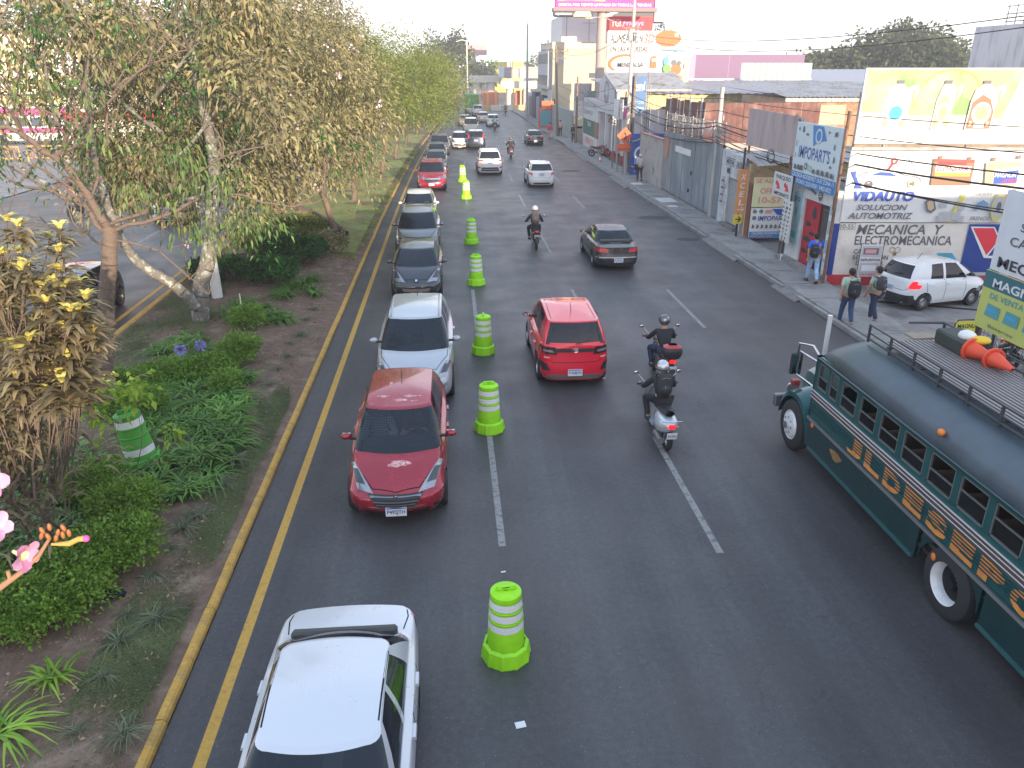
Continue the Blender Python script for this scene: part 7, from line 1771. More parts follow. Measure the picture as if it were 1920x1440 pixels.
MB().bb(-2.5,5,-8,1,0,2.8).build('wall',flat('shed_wall',(.25,.22,.20),rough=.9,var=.2),bn)
for k in range(4):MB().bb(-2.72,-2.62,-7.6+2.3*k,-7.45+2.3*k,2.6,5.4).build('stanchion',flat('stanchion_grey',(.30,.27,.27)),bn)
bk_=bpy.data.materials.new('old_brick');bk_.use_nodes=True;nt=bk_.node_tree;bs=nt.nodes['Principled BSDF'];bs.inputs['Roughness'].default_value=.9
tcn=nt.nodes.new('ShaderNodeTexCoord');mp=nt.nodes.new('ShaderNodeMapping');mp.inputs['Rotation'].default_value=(R(90),0,0);bt=nt.nodes.new('ShaderNodeTexBrick');bt.inputs['Scale'].default_value=3.2
bt.inputs['Color1'].default_value=(.30,.12,.07,1);bt.inputs['Color2'].default_value=(.42,.26,.15,1);bt.inputs['Mortar'].default_value=(.34,.26,.19,1);bt.inputs['Mortar Size'].default_value=.03;bt.inputs['Bias'].default_value=.1
nt.links.new(tcn.outputs['Object'],mp.inputs[0]);nt.links.new(mp.outputs[0],bt.inputs[0]);nz=nt.nodes.new('ShaderNodeTexNoise');nz.inputs['Scale'].default_value=1.3;nt.links.new(tcn.outputs['Object'],nz.inputs[0])
mx=nt.nodes.new('ShaderNodeMix');mx.data_type='RGBA';mx.inputs[7].default_value=(.38,.30,.22,1);mr=nt.nodes.new('ShaderNodeMapRange');mr.inputs[1].default_value=.5;mr.inputs[2].default_value=.62;nt.links.new(nz.outputs[0],mr.inputs[0]);nt.links.new(mr.outputs[0],mx.inputs[0]);nt.links.new(bt.outputs[0],mx.inputs[6]);nt.links.new(mx.outputs[2],bs.inputs['Base Color'])
bb_=empty('brick_building',(25.6,54,0),0,'old brick building with patched render and corrugated roof behind the shop signs','building')
MB().bb(-3.6,4.5,-2.5,6,0,5.2).build('wall',bk_,bb_);MB().bb(-1.4,.3,-2.56,-2.5,3.6,4.8).build('render_patch',flat('render_patch',(.42,.30,.17)),bb_);slope_roof('roof',-4,5,-3.2,6.2,5.3,6.1,galv,bb_,.3,.04)
q=MB()
for k in range(20):q.prism([(-3.9+.44*k,5.02),(-3.5+.44*k,5.02),(-3.5+.44*k,5.28),(-3.9+.44*k,5.3)],'y',-2.75,-2.7)
q.build('eaves_board',flat('eaves_white',(.50,.46,.40)),bb_)
MB().bb(-4.3,-3.6,-2.3,4,0,4.4).build('annex',flat('annex_brown',(.26,.17,.12),rough=.9,var=.3),bb_)
hp=empty('hoarding',(12.85,33.9,0),0,'faded pink metal hoarding of upright sheets above the ragged roof','hoarding')
ph_m=mat('hoarding_pink',(.30,.24,.235),.7,var=.15,vscale=1.5,stretch=(1,1,.3),color2=(.22,.18,.17),c2scale=2)
a0,b0=(34.69,5.46),(28.82,4.32)
for k in range(9):
    L_=(a0[0]-29.3)/9;MB().bb(-.03,.03,-(k+1)*L_+.015,-k*L_,3.95,5.45-.01*k).build('sheet',ph_m,hp)
q=MB()
for k in (0,1):q.cyl((.1,-.1-4.4*k,2.7),.05,5.4,'z',6)
q.build('post',rust,hp)
t=empty('purple_hall',(40,118,0),0,'long purple hall behind the warehouse roof','building');MB().bb(-6.6,8.5,-8,10,0,8.75).build('wall',flat('hall_purple',(.15,.095,.155),rough=.8),t);MB().bb(-8.6,-6.6,-8,10,0,8.9).build('side',flat('hall_purple_grey',(.24,.20,.27),rough=.8),t);MB().bb(-2,-1.95,-8.02,-7.98,0,8.7).build('joint',flat('hall_line',(.3,.18,.3)),t)  # side end in a greyer purple, its shade put into the colour
t=empty('cream_annex',(22,80,0),0,'narrow cream stair block with one small window right of the alignment billboard','building');MB().bb(-.2,1.7,0,5,0,9.1).build('wall',cm_,t);MB().bb(-.3,1.8,-.1,5.1,7.9,9.2).build('top_band',flat('cream_dull'),t);MB().bb(.8,1.2,-.04,0,7.0,7.4).build('window',winm,t)
t=empty('sheet_shed',(33,84,0),0,'pale blue grey ribbed shed between the purple hall and the grey roof','building');ribbed('gable',-3,4.5,-1,0,5.6,7.55,flat('shed_blue_grey',(.20,.23,.25)),t,'y',.6,.08);MB().bb(-3,4.5,-.9,8,0,5.6).build('wall',gs,t)
t=empty('grey_roof_hall',(44,86,0),0,'wide low hall with plain grey roof before the wooded hill','building');MB().bb(-6.5,12,-4,14,0,5.6).build('wall',gs,t);slope_roof('roof',-6.8,12,-4.6,14,5.6,6.9,flat('roof_grey',(.24,.24,.26)),t,.8,.05)
t=empty('grey_block',(45,49,0),0,'tall streaked grey concrete block at the upper right edge','building');MB().bb(-5.1,9,-3,12,0,9.9).build('wall',mat('streaked_grey',(.36,.36,.38),.85,var=.12,vscale=1,stretch=(2,2,.3),color2=(.26,.26,.27),c2scale=.8),t)
q=MB()
for k in range(14):q.cyl((-5,-2.9+.9*k,10.5),.03,1.4,'z',6)
for z in (10.1,10.6,11.1):q.tube([(-5,-2.9,z),(-5,9,z)],.03,6);q.build('roof_railing',steel,t)
t=empty('billboard',(18,96,0),0,'huge pink billboard on a thick steel column cut off by the top edge','billboard');q=MB();q.cyl((-.2,0,6.6),.55,13.2,'z',18);q.build('column',mat('column_tan',(.27,.22,.20),.7),t,smooth=60)
MB().bb(-5.6,5.6,-.6,.6,13.35,17.5).build('face',magenta_i,t);q=MB();q.bb(-5.9,5.9,-1.0,.6,12.95,13.35);q.build('catwalk',mat('catwalk_brown',(.16,.12,.12),.7),t)
p=Panel();p.rect(-5.4,14.0,0,17.4,mat('gradient_pink',(.62,.12,.22),.6,color2=(.60,.45,.08),c2scale=.25));p.text('OFERTA POR TIEMPO LIMITADO EN TODAS LAS TIENDAS',-5.3,13.5,5.3,13.8,white_i,.03);p.rect(3.2,14,5.5,17.4,red_i)
for nm,mb_ in [('artwork',p.mb)]+list(p.tx.items()):ob=mb_.build(nm,None,t);ob.location=(0,-.61,0)
t=empty('capsule_sign',(14,95,0),0,'flat dark and yellow capsule sign under the left end of the pink billboard','sign');MB().bb(-2.0,2.6,-.2,.2,12.35,13.0).build('board',mat('capsule_dark',(.05,.05,.05),.5),t,bevel=.2);p=Panel();p.poly([(.3,12.42),(2.4,12.42),(2.2,12.94),(.6,12.94)],mat('capsule_yellow',(.55,.5,.25),.6));p.text('opciones',-1.7,12.5,.1,12.85,white_i,.03)
for nm,mb_ in [('artwork',p.mb)]+list(p.tx.items()):ob=mb_.build(nm,None,t);ob.location=(0,-.21,0)
t=empty('dark_billboard',(27,118,0),0,'dark box billboard with white rings behind the pink billboard','billboard');MB().bb(-7,1.8,-2,2,13.2,19.5).build('face',mat('dark_face',(.03,.03,.035),.5),t);MB().bb(1.8,3.6,-2.2,2.2,13.0,19.5).build('side_face',flat('side_face_grey',(.25,.24,.25)),t);q=MB();q.cyl((-1.2,0,6.6),.5,13.2,'z',12);q.build('column',steel,t)
p=Panel();p.disc(.0,17.2,1.5,white_i,inner=.85);p.disc(0,17.2,1.0,white_i,inner=.8);p.disc(0,17.2,.5,white_i,inner=.7);p.text('MUNDO',-.6,14.8,1.5,15.3,white_i,.03);p.line([(-5.5,13.6),(-2.5,14.5)],.3,white_i)
for nm,mb_ in [('artwork',p.mb)]+list(p.tx.items()):ob=mb_.build(nm,None,t);ob.location=(0,-2.01,0)
t=empty('red_cube_sign',(22.5,100,0),0,'red box sign with blue script above the alignment billboard','sign');MB().bb(-3.2,2.0,-1,1,11.1,12.7).build('box',red_i,t);q=MB();q.cyl((0,0,5.6),.3,11.2,'z',12);q.build('column',steel,t);p=Panel();p.text('TGI',-3.0,11.6,-1.9,12.4,white_i,.03);p.text('Fridays',-1.6,11.5,.9,12.3,sky_b,.03,.2)
for nm,mb_ in p.tx.items():ob=mb_.build(nm,None,t);ob.location=(0,-1.01,0)
p=PW('X',13.45,18.0,'workshop_sign','tall white workshop sign cut by the right edge, above the yellow battery board','sign');p.board((18.0,2.35),(14.6,4.3),flat('sign_white_grey',(.50,.52,.54)),.07)
p.P2([(17.0,4.1),(16.7,4.1),(16.5,3.7),(16.62,3.7)],ink);p.T2('VIDAUTO',(16.4,4.15),(15.0,3.85),blue_i,.04);p.T2('SOLUCION',(17.25,3.62),(15.3,3.42),ink_g,.03);p.T2('CAMBIO DE',(17.5,3.26),(15.2,3.04),ink_g,.03);p.T2('MECANICA',(17.75,2.72),(14.9,2.38+.08),ink,.05)
p.post(17.95,0,4.3,rust,.05,.1);p.post(14.8,0,4.3,rust,.05,.1);p.done()
p=PW('X',13.42,18.05,'battery_sign','yellow and teal MAGNUM battery board standing on dark legs by the right edge','sign');p.board((18.05,.86),(15.6,2.32),flat('sign_olive_yellow',(.36,.38,.10)),.06);p.R2((18.05,2.32),(15.6,1.90),flat('sign_deep_teal',(.03,.10,.12)));p.T2('MAGNUM',(17.7,2.18),(15.7,1.96),white_i,.05);p.T2('DE VENTA AQUI',(17.7,1.82),(15.8,1.64),teal_i,.04)
for y in (17.5,16.8,16.1):p.P2([(y+.26,1.22),(y-.26,1.22),(y-.28,1.52),(y+.2,1.54)],teal_i);p.R2((y+.2,1.42),(y-.16,1.36),sky_b)
p.T2('Baterias',(17.5,1.05),(16.6,.97),ink_g,.0)
for y in (17.95,17.3,16.6,15.8):p.post(y,0,.9,ink,.04,.05)
p.done()
t=empty('railing',(13.6,17,0),0,'dark wire mesh railing under the battery board','railing');q=MB()
for k in range(26):q.tube([(0,-3+.16*k*1,.05),(0,-3+.16*k,.85)],.008,4)
for z in (.1,.25,.4,.55,.7,.85):q.tube([(0,-3,z),(0,1.1,z)],.01,4)
q.build('mesh',steel,t)
p=PW('Y',19.1,13.8,'small_sign','small yellow MAGNUM board in a rounded frame behind the bus roof','sign');a,b=(13.67,0.60),(14.45,0.13);p.board(a,b,flat('sign_bright_yellow',(.48,.45,.05)),.02);p.T2('MAGNUM',(a[0]+.08,a[1]-.08),(b[0]-.08,a[1]-.2),ink,.04);q=MB();w_=b[0]-a[0]
q.tube([(0+a[0]-13.8,0,.05),(a[0]-13.8,0,a[1]-.05),(a[0]-13.8+.08,0,a[1]+.04),(b[0]-13.8-.08,0,a[1]+.04),(b[0]-13.8,0,a[1]-.05),(b[0]-13.8,0,.05)],.018,6);q.build('frame',ink,p.root);p.done()
t=copy_tree(bpy.data.objects['motorcycle.001']if 'motorcycle.001' in bpy.data.objects else b3);t.location=(14.2,16.6,0);t.rotation_euler.z=R(60);t['label']='black motorcycle parked behind the mesh railing at the right edge';t['group']='parked motorcycles'
for o_ in (ws,bpy.data.objects['sign_board'],bpy.data.objects['billboard'],bpy.data.objects['poster_stand']):
    a_=R(-5.4);d_=o_.location-Vector((13.1,25.3,0));o_.location=Vector((13.1,25.3,0))+Matrix.Rotation(a_,3,'Z')@d_;o_.rotation_euler.z=a_
t=empty('corner_building',(26,-10,0),0,'plain two storey building beside the footbridge, behind the viewpoint','building');MB().bb(-13,14,-8,8,0,8.3).build('wall',cream_w,t);MB().bb(-13.1,14.1,-8.1,8.1,8.3,8.45).build('roof',concrete_d,t)  # unseen building added off camera, roof height set by the shadow line it casts
for k in range(4):MB().bb(-13.05,-13.0,-6+3.6*k,-4.4+3.6*k,4,5.4).build('window',winm,t)
t=empty('long_building',(32,-90,0),0,'long three storey building far behind the viewpoint','building');MB().bb(-19,20,-72,72,0,11.4).build('wall',cream_w,t);MB().bb(-19.1,20.1,-72,72,11.4,11.5).build('roof',concrete_d,t)  # also unseen and added, height chosen for where the shade ends
for k in range(20):MB().bb(-19.05,-19.0,-69+7*k,-66+7*k,4,5.6).build('window',winm,t)
# ---------------------------------------------------------------- vegetation helpers
def unit(a):return a/np.maximum(np.linalg.norm(a,axis=1,keepdims=True),1e-9)
def leaves_np(P,D,size,width=.38,droop=.25,r=nr,fold=True):
    """P base points, D pointing directions; each leaf is two folded triangles pairs (4 verts + mid)"""
    n=len(P);D=unit(D);rnd=unit(r.normal(size=(n,3)));Sd=unit(np.cross(D,rnd));Nn=np.cross(Sd,D)
    L=(size*r.uniform(.65,1.25,n))[:,None];W=L*width
    mid=P+D*L*.5;tip=P+D*L-np.array([0,0,1])*L*droop
    a=mid+Sd*W*.5+Nn*W*.12;b=mid-Sd*W*.5+Nn*W*.12
    V=np.stack([P,a,tip,b],1).reshape(-1,3);F=np.arange(4*n).reshape(-1,4)
    return V,F
def strap_np(C,ang,length,width,lean,seg=4,r=nr,droop=1.0):
    """arching strap leaves: C (n,3) roots, ang directions, returns V,F"""
    n=len(C);ts=np.linspace(0,1,seg+1);dx=np.cos(ang);dy=np.sin(ang);V=[]
    for t in ts:
        out=length*(lean*t+.25*t*t);up=length*(1.0*t-(.55+.45*droop*lean)*t*t*1.0)
        w=width*(1-.92*t**2.2)*(.6+.8*min(t*3,1)*.5)
        c=C+np.stack([dx*out,dy*out,up],1)
        s_=np.stack([-dy,dx,np.zeros(n)],1)*w[:,None]/2
        V.append(c-s_);V.append(c+s_)
    V=np.stack(V,1);m=2*(seg+1);V=V.reshape(-1,3);base=(np.arange(n)*m)[:,None]
    F=np.concatenate([base+np.array([[2*i,2*i+1,2*i+3,2*i+2]])for i in range(seg)],0)
    return V,F
def tubes_np(segs,n=5):
    """segs: list of (p0,p1,r0,r1)"""
    a=np.array([s[0]for s in segs]);b=np.array([s[1]for s in segs]);r0=np.array([s[2]for s in segs]);r1=np.array([s[3]for s in segs])
    d=unit(b-a);u=unit(np.cross(d,np.where(np.abs(d[:,2:3])<.9,[[0,0,1.]],[[1.,0,0]])));w=np.cross(d,u);V=[]
    for p,r_ in ((a,r0),(b,r1)):
        for k in range(n):
            t=2*PI*k/n;V.append(p+(u*math.cos(t)+w*math.sin(t))*r_[:,None])
    V=np.stack(V,1).reshape(-1,3);base=(np.arange(len(segs))*2*n)[:,None]
    F=np.concatenate([base+np.array([[k,(k+1)%n,(k+1)%n+n,k+n]])for k in range(n)],0)
    return V,F
def grow(p,d,L,r,lev,out,tips,rr,spread=.6,up=.15,nseg=3,kids_=(2,3),shrink=.68):
    p=np.array(p,float);d=np.array(d,float);d /= np.linalg.norm(d)
    for i in range(nseg):
        nd=d+rr.normal(size=3)*.16+np.array([0,0,up*.3]);nd /= np.linalg.norm(nd);q=p+nd*L/nseg;r1=r*(1-.30/nseg*(i+1)/1.0)
        out.append((p,q,r,r1));p,d,r=q,nd,r1
        if lev>0 and i>=1 and rr.random()<.55:
            sd=d+unit(rr.normal(size=(1,3)))[0]*spread*1.2;grow(p,sd,L*shrink*.8,r*.55,lev-1,out,tips,rr,spread,up,nseg,kids_,shrink)
    if lev==0:tips.append((p,d));return
    for _ in range(rr.integers(kids_[0],kids_[1]+1)):
        sd=d+unit(rr.normal(size=(1,3)))[0]*spread+np.array([0,0,up]);grow(p,sd,L*shrink*rr.uniform(.8,1.15),r*.66,lev-1,out,tips,rr,spread,up,nseg,kids_,shrink)
def crown_mesh(name,ctr,rad,nclump,nleaf,size,m,rr,cl=.42,droop=.25,width=.4,shell=.55,cut=-.75):
    c=np.array(ctr);rad=np.array(rad)
    d=unit(rr.normal(size=(nclump*2,3)));d=d[d[:,2]>cut][:nclump];n=len(d)
    ph=rr.uniform(0,6.28,6);lum=1+.16*np.sin(3*d[:,0]*2+ph[0])*np.sin(4*d[:,1]+ph[1])+.12*np.sin(7*d[:,2]+5*d[:,0]+ph[2])+.10*np.sin(9*d[:,1]+6*d[:,2]+ph[3])
    k=(shell+(1-shell)*rr.random(n)**.5)*lum
    K=c+d*rad*k[:,None]
    K=np.repeat(K,nleaf,0);dd=np.repeat(d,nleaf,0);off=rr.normal(size=K.shape)*cl*np.array([1,1,.7])
    P=K+off;D=unit(off)*.8+dd*.45+rr.normal(size=K.shape)*.5+np.array([0,0,-.15])
    V,F=leaves_np(P,D,size,width,droop,rr)
    return V,F,n
LM_OL=leafmat('leaf_olive',(.09,.092,.042),(.25,.215,.11),.55,.25,.5)
LM_GR=leafmat('leaf_green',(.065,.098,.018),(.19,.215,.055),.5,.35,.5)
LM_DK=leafmat('leaf_dark_green',(.012,.045,.010),(.035,.095,.018),.45,.25,.8)
LM_HG=leafmat('leaf_hedge',(.06,.13,.016),(.16,.25,.036),.45,.3,1.5)
LM_AG=leafmat('leaf_agapanthus',(.035,.10,.020),(.12,.22,.045),.35,.25,1.0)
LM_LI=leafmat('leaf_striped_grass',(.065,.085,.05),(.15,.17,.10),.5,.25,2)
LM_LQ=leafmat('leaf_long_brown',(.085,.072,.045),(.215,.175,.095),.45,.30,1.2)
LM_YG=leafmat('leaf_new_yellow',(.42,.36,.09),(.55,.50,.16),.4,.3,2)
LM_BR=leafmat('leaf_brown_far',(.09,.075,.035),(.17,.14,.06),.7,.2,.4)
LM_FA=leafmat('leaf_far',(.035,.05,.022),(.075,.09,.04),.8,.2,.1)
LM_GS=leafmat('grass_blades',(.11,.14,.03),(.26,.26,.07),.6,.3,.6)
LM_DG=leafmat('grass_dull',(.06,.085,.03),(.14,.16,.07),.6,.3,1)
LM_LT=leafmat('leaf_litter',(.11,.065,.04),(.26,.19,.12),.8,.05,3)
PET=mat('petal_pink',(.26,.11,.20),.5,var=.15,vscale=9);PETW=mat('petal_pale',(.70,.50,.60),.5)
def crown_parts(name,V,F,m,root,rr,flowers=None):
    return meshobj(name,npmesh(name,V,F,m),root)
def tree(x,y,ctr,rad,h0,label,lm,seed,size=.16,nclump=170,nleaf=26,cl=.42,trunk_r=.16,bk=None,group='trees along the median',shell=.5,flowers=0,z0=.2,twigs=True,width=.42,droop=.25,lean=None):
    rr=np.random.default_rng(seed);t=empty('tree',(x,y,z0),0,label,'tree',group)
    c=np.array(ctr)-np.array((x,y,z0));segs=[];tips=[]
    fork=np.array((lean[0]if lean else c[0]*.35,lean[1]if lean else c[1]*.35,h0));prev=np.array((0.,0,-.05));r=trunk_r*1.15
    for i in range(1,6):
        p=fork*i/5+np.array((rr.normal()*.05,rr.normal()*.05,0));p[2]=h0*i/5;segs.append((prev,p,r,r*.93));prev=p;r*=.93
    for k in range(5):
        tgt=c+np.array(rad)*unit(rr.normal(size=(1,3)))[0]*.5;d=tgt-prev;L=np.linalg.norm(d)
        grow(prev,d+np.array((0,0,.3)),L*.62,r*.62,2,segs,tips,rr,.55,.1)
    V,F=tubes_np(segs,7 if y<40 else 5);meshobj('trunk',npmesh('trunk',V,F,bk or bark,True),t)
    V,F,n=crown_mesh('crown',c,rad,nclump,nleaf,size,lm,rr,cl,droop,width,shell)
    if twigs:
        T=np.repeat(np.array([q[0]for q in tips]),24,0);off=rr.normal(size=T.shape)*.26;V2,F2=leaves_np(T+off,off+rr.normal(size=T.shape)*.2,size,width,droop,rr)
        F=np.concatenate([F,F2+len(V)]);V=np.concatenate([V,V2])
    meshobj('crown',npmesh('crown',V,F,lm),t)
    if flowers:
        d=unit(rr.normal(size=(flowers,3)));d[:,1]=-np.abs(d[:,1]);P=c+d*np.array(rad)*1.02;P=np.repeat(P,9,0)+rr.normal(size=(flowers*9,3))*.09
        V,F=leaves_np(P,rr.normal(size=P.shape),.11,.8,0,rr);meshobj('blossom',npmesh('blossom',V,F,PETW),t)['kind']='stuff'
    return t
# ---------------------------------------------------------------- median trees
tree(-4.9,32.9,(-5.9,32.5,5.6),(3.4,3.2,4.1),2.6,'olive leaved tree with pale pink blossoms on a slender trunk at the lawn edge',LM_OL,3,.175,460,50,.36,.13,flowers=26,droop=.5,width=.4)
tree(-9.0,29.5,(-9.2,29.5,5.2),(3.8,3.2,4.3),2.4,'olive brown tree with drooping leaves behind the short lamp post',LM_OL,4,.18,460,50,.38,.15,flowers=16,droop=.5,width=.4)
tree(-8.46,38.4,(-8.0,40.0,7.0),(4.2,3.6,4.2),2.2,'tall dusty tree with pink blossom near its top',LM_OL,5,.18,460,50,.42,.17,flowers=24,droop=.5)
tree(-5.4,44,(-4.75,44,5.9),(3.2,3.4,3.5),2.4,'bright green tree with small leaves beside the sunny lawn',LM_GR,6,.13,380,48,.36,.15)
tree(-4.7,54.5,(-3.3,55,5.6),(3.9,4.0,3.4),2.4,'bright green tree overhanging the queue of cars',LM_GR,7,.15,380,44,.40,.15)
tree(-4.4,65.5,(-2.9,66,5.3),(3.9,4.2,3.2),2.3,'yellow green tree reaching out over the left lane',LM_GR,8,.17,340,38,.45,.15)
tree(-4.2,78,(-2.6,78,5.2),(3.7,4.6,3.2),2.3,'thin brownish tree beyond the green crowns',LM_BR,9,.22,240,26,.55,.15)
for i,(x,y,lm)in enumerate(((-3.6,91,LM_GR),(-3.2,105,LM_BR),(-2.6,122,LM_GR),(-2.2,142,LM_GR))):
    tree(x,y,(x+.6,y,5.4),(3.8,5.5,3.0),2.7,('green','brown','hazy green','farthest green')[i]+' tree further along the median',lm,20+i,.28,170,22,.6,.15)
for i,(x,y)in enumerate(((-9.6,48),(-9.0,58),(-8.8,71),(-8.0,88))):
    tree(x,y,(x,y,6.6-.2*i),(3.8,4.2,4.1),2.6,('dusty olive','dull green','pale olive','faint olive')[i]+' tree on the far side of the median',(LM_OL,LM_GR)[i%2],30+i,.27,190,24,.55,.16)
def poly_segs(pts,r0,r1,rr,sub=3,wob=.03):
    pts=[np.array(p,float)for p in pts];out=[];n=(len(pts)-1)*sub;k=0;prev=pts[0]
    for i in range(len(pts)-1):
        for j in range(sub):
            k+=1;q=pts[i]+(pts[i+1]-pts[i])*(j+1)/sub+(rr.normal(size=3)*wob if k<n else 0);ra=r0+(r1-r0)*(k-1)/n;rb=r0+(r1-r0)*k/n;out.append((prev,q,ra,rb));prev=q
    return out
def limb(Yp,pts,dy=0):
    n=len(pts);return [(p[0],Yp+dy*i/(n-1),p[1])for i,p in enumerate(pts)]
rr=np.random.default_rng(11)
t=empty('tree',(0,0,0),0);t.location=(-7.45,22.1,.15);tag(t,'grey lichen-spotted tree with a thick limb reaching left and tall pale twigs','tree','trees along the median')
O=np.array((-7.45,22.1,.15));Lb=[]
main=limb(22.1,[(-7.41,-0.14),(-7.35,0.86),(-6.98,2.10),(-6.69,3.29),(-6.57,4.71),(-6.68,6.34),(-6.85,7.86)],1.0);Lb+=poly_segs(main,.27,.09,rr)
side=limb(22.0,[(-7.38,0.62),(-7.90,1.34),(-8.74,2.01),(-8.97,2.51),(-9.06,3.18),(-9.23,4.32),(-9.11,5.82),(-8.75,7.36),(-9.05,8.58)],-.8);Lb+=poly_segs(side,.17,.045,rr)
tp=[]
for p,d_ in (((-7.6,22.3,4.6),(.7,.2,.6)),((-7.7,22.4,5.4),(-.8,.3,.5)),((-7.9,22.6,6.2),(.5,-.3,.8)),((-9.8,21.6,3.6),(-.6,0,.9)),((-10.0,21.5,4.6),(.6,-.1,.8)),((-9.9,21.4,5.6),(-.4,.2,1)),((-7.5,22.2,3.6),(.9,.1,.25))):grow(p,d_,1.9,.06,3,Lb,tp,rr,.55,.12)
Lb=[(a-O,b-O,r0,r1)for a,b,r0,r1 in Lb];V,F=tubes_np(Lb,9);meshobj('trunk',npmesh('trunk',V,F,bark_l,True),t)
T=np.repeat(np.array([q[0]for q in tp])-O,22,0);off=rr.normal(size=T.shape)*np.array([.30,.30,.22]);keep=rr.random(len(T))<.8
V,F=leaves_np((T+off)[keep],(off+np.array((0,0,-.1)))[keep],.22,.42,.5,rr);V2,F2,_=crown_mesh('c',(-1.0,3.2,5.0),(3.4,2.4,3.4),360,48,.17,LM_OL,rr,.36,.5,.42,.4);meshobj('crown',npmesh('crown',np.concatenate([V,V2]),np.concatenate([F,F2+len(V)]),LM_OL),t)
rr=np.random.default_rng(12)
t=empty('tree',(-7.9,16.5,.18));tag(t,'nearly bare brown tree at the left with sunlit upper trunk and spreading branches','tree');O=np.array((-7.9,16.5,.18));Lb=[];tp=[]
Lb+=poly_segs(limb(16.5,[(-7.85,-0.04),(-7.66,1.26),(-7.39,2.46),(-7.12,3.49),(-7.04,3.98)]),.185,.16,rr,4,.01)
LM=[([(-7.05,3.93),(-7.27,4.58),(-7.72,5.40),(-8.14,5.88),(-8.89,6.05)],.11,.05,-.5),([(-7.75,5.42),(-7.41,5.77),(-7.12,5.92),(-6.29,6.56),(-5.50,7.08),(-4.67,7.32)],.055,.018,-.8),
      ([(-7.12,3.82),(-7.63,4.43),(-8.32,4.62),(-9.12,4.73)],.07,.035,.9),([(-7.03,3.87),(-5.99,4.16),(-5.07,4.61),(-4.33,4.57),(-3.39,4.26),(-2.72,4.42)],.055,.012,.5),
      ([(-7.00,4.04),(-6.29,4.30),(-5.47,4.77),(-4.43,5.39),(-3.23,5.69)],.05,.012,-.6),([(-8.14,5.88),(-8.26,6.42),(-7.96,7.08),(-8.08,7.81),(-8.00,8.52)],.04,.012,-.5),
      ([(-7.42,4.95),(-7.09,5.82),(-7.16,6.70),(-6.87,7.64),(-7.08,8.44)],.045,.012,.8),([(-7.27,4.58),(-6.83,5.62),(-6.70,6.51),(-5.85,7.36),(-5.48,8.36)],.04,.012,.3),
      ([(-7.13,3.49),(-7.65,3.83),(-8.37,3.93),(-9.30,3.99)],.035,.014,.5),([(-7.04,3.71),(-6.11,3.47),(-5.55,2.89),(-5.15,2.59)],.03,.008,-.3)]
for pts,a,b,dy in LM:
    a*=.82;b*=.75;L3=limb(16.5,pts,dy);Lb+=poly_segs(L3,a,b,rr,3,.03)
    for q in range(1,len(L3)):
        for _ in range(2):
            p0=np.array(L3[q]);d_=np.array((rr.normal()*.7,rr.normal()*.5,.6+.5*rr.random()));grow(p0,d_,rr.uniform(.7,1.25),min(.028,b*1.6),2,Lb,tp,rr,.55,.15,3,(1,2),.75)
Lb=[(a-O,b-O,r0,r1)for a,b,r0,r1 in Lb];V,F=tubes_np(Lb,8);meshobj('trunk',npmesh('trunk',V,F,bark_r,True),t)
tips_=np.array([q[0]for q in tp])-O;sel=rr.random(len(tips_))<.42;T=np.repeat(tips_[sel],13,0);off=rr.normal(size=T.shape)*.14
V,F=leaves_np(T+off,off+np.array((0,0,-.08)),.12,.36,.4,rr);meshobj('leaves',npmesh('leaves',V,F,LM_DK),t)
T=np.array([(p[0],15.6+.5*rr.normal(),p[1])for p in ((-5.24,5.10),(-4.87,4.89),(-5.59,4.80),(-4.57,4.17),(-5.20,4.08),(-4.92,3.86),(-5.96,4.90),(-3.95,4.16),(-3.62,4.37),(-5.08,5.49),(-4.14,5.09),(-5.58,5.39),(-7.53,6.67),(-6.40,6.72),(-6.37,5.88))])-O
T=np.repeat(T,60,0);off=rr.normal(size=T.shape)*np.array((.22,.25,.17));V,F=leaves_np(T+off,off*.6+np.array((0,0,-.25)),.13,.36,.5,rr);meshobj('leaf_spray',npmesh('leaf_spray',V,F,leafmat('leaf_mid',(.05,.095,.03),(.12,.16,.05),.5,.3,1)),t)
rr=np.random.default_rng(13);t=empty('tree',(-5.6,35.4,.15),0,'red brown trunk lying almost flat over the plants at the lawn edge','tree');V,F=tubes_np(poly_segs([(1.0,-1.6,.2),(.3,-.8,.55),(-.8,.2,.85),(-2.2,1.6,1.1),(-3.2,2.2,2.2)],.16,.12,rr,3,.02)+poly_segs([(-.8,.2,.85),(-1.6,-.6,1.0),(-2.4,-1.4,1.1)],.10,.08,rr,3,.02),10);meshobj('trunk',npmesh('trunk',V,F,bark_r,True),t)
# ---------------------------------------------------------------- shrub with long leaves in the left foreground
rr=np.random.default_rng(21);t=empty('shrub',(-6.1,10.2,.15),0,'tall shrub with rosettes of long olive brown leaves, tips yellow, at the left edge','shrub');O=np.array((-6.1,10.2,.15))
seg=[];ro=[]
for k in range(92):
    u,v=rr.random(),rr.random();x=-45+215*u;top=395+(90 if x>120 else 0)+60*rr.random()*(x/110);y=top+(715-top)*v**.9
    if x>150 and 430 <y<500 and rr.random()<.7:continue
    Yp=9.2+2.0*rr.random();f=math.tan(math.radians(22.3));
    z=7-Yp*((y-128)/1442)*.93/(1-.0*f);X=(x-838)/1559*Yp*1.0
    zc=7-Yp*math.tan(math.atan((y-720)/1442)+R(22.3));dep=math.hypot(Yp,7-zc)
    X=Yp*math.tan(R(4.47)+math.atan((x-960)/1442/math.cos(math.atan((y-720)/1442)+R(22.3))*math.cos(math.atan((y-720)/1442))))
    ro.append(np.array((X,Yp,zc))-O)
ro=[p for p in ro if p[2]>.5]
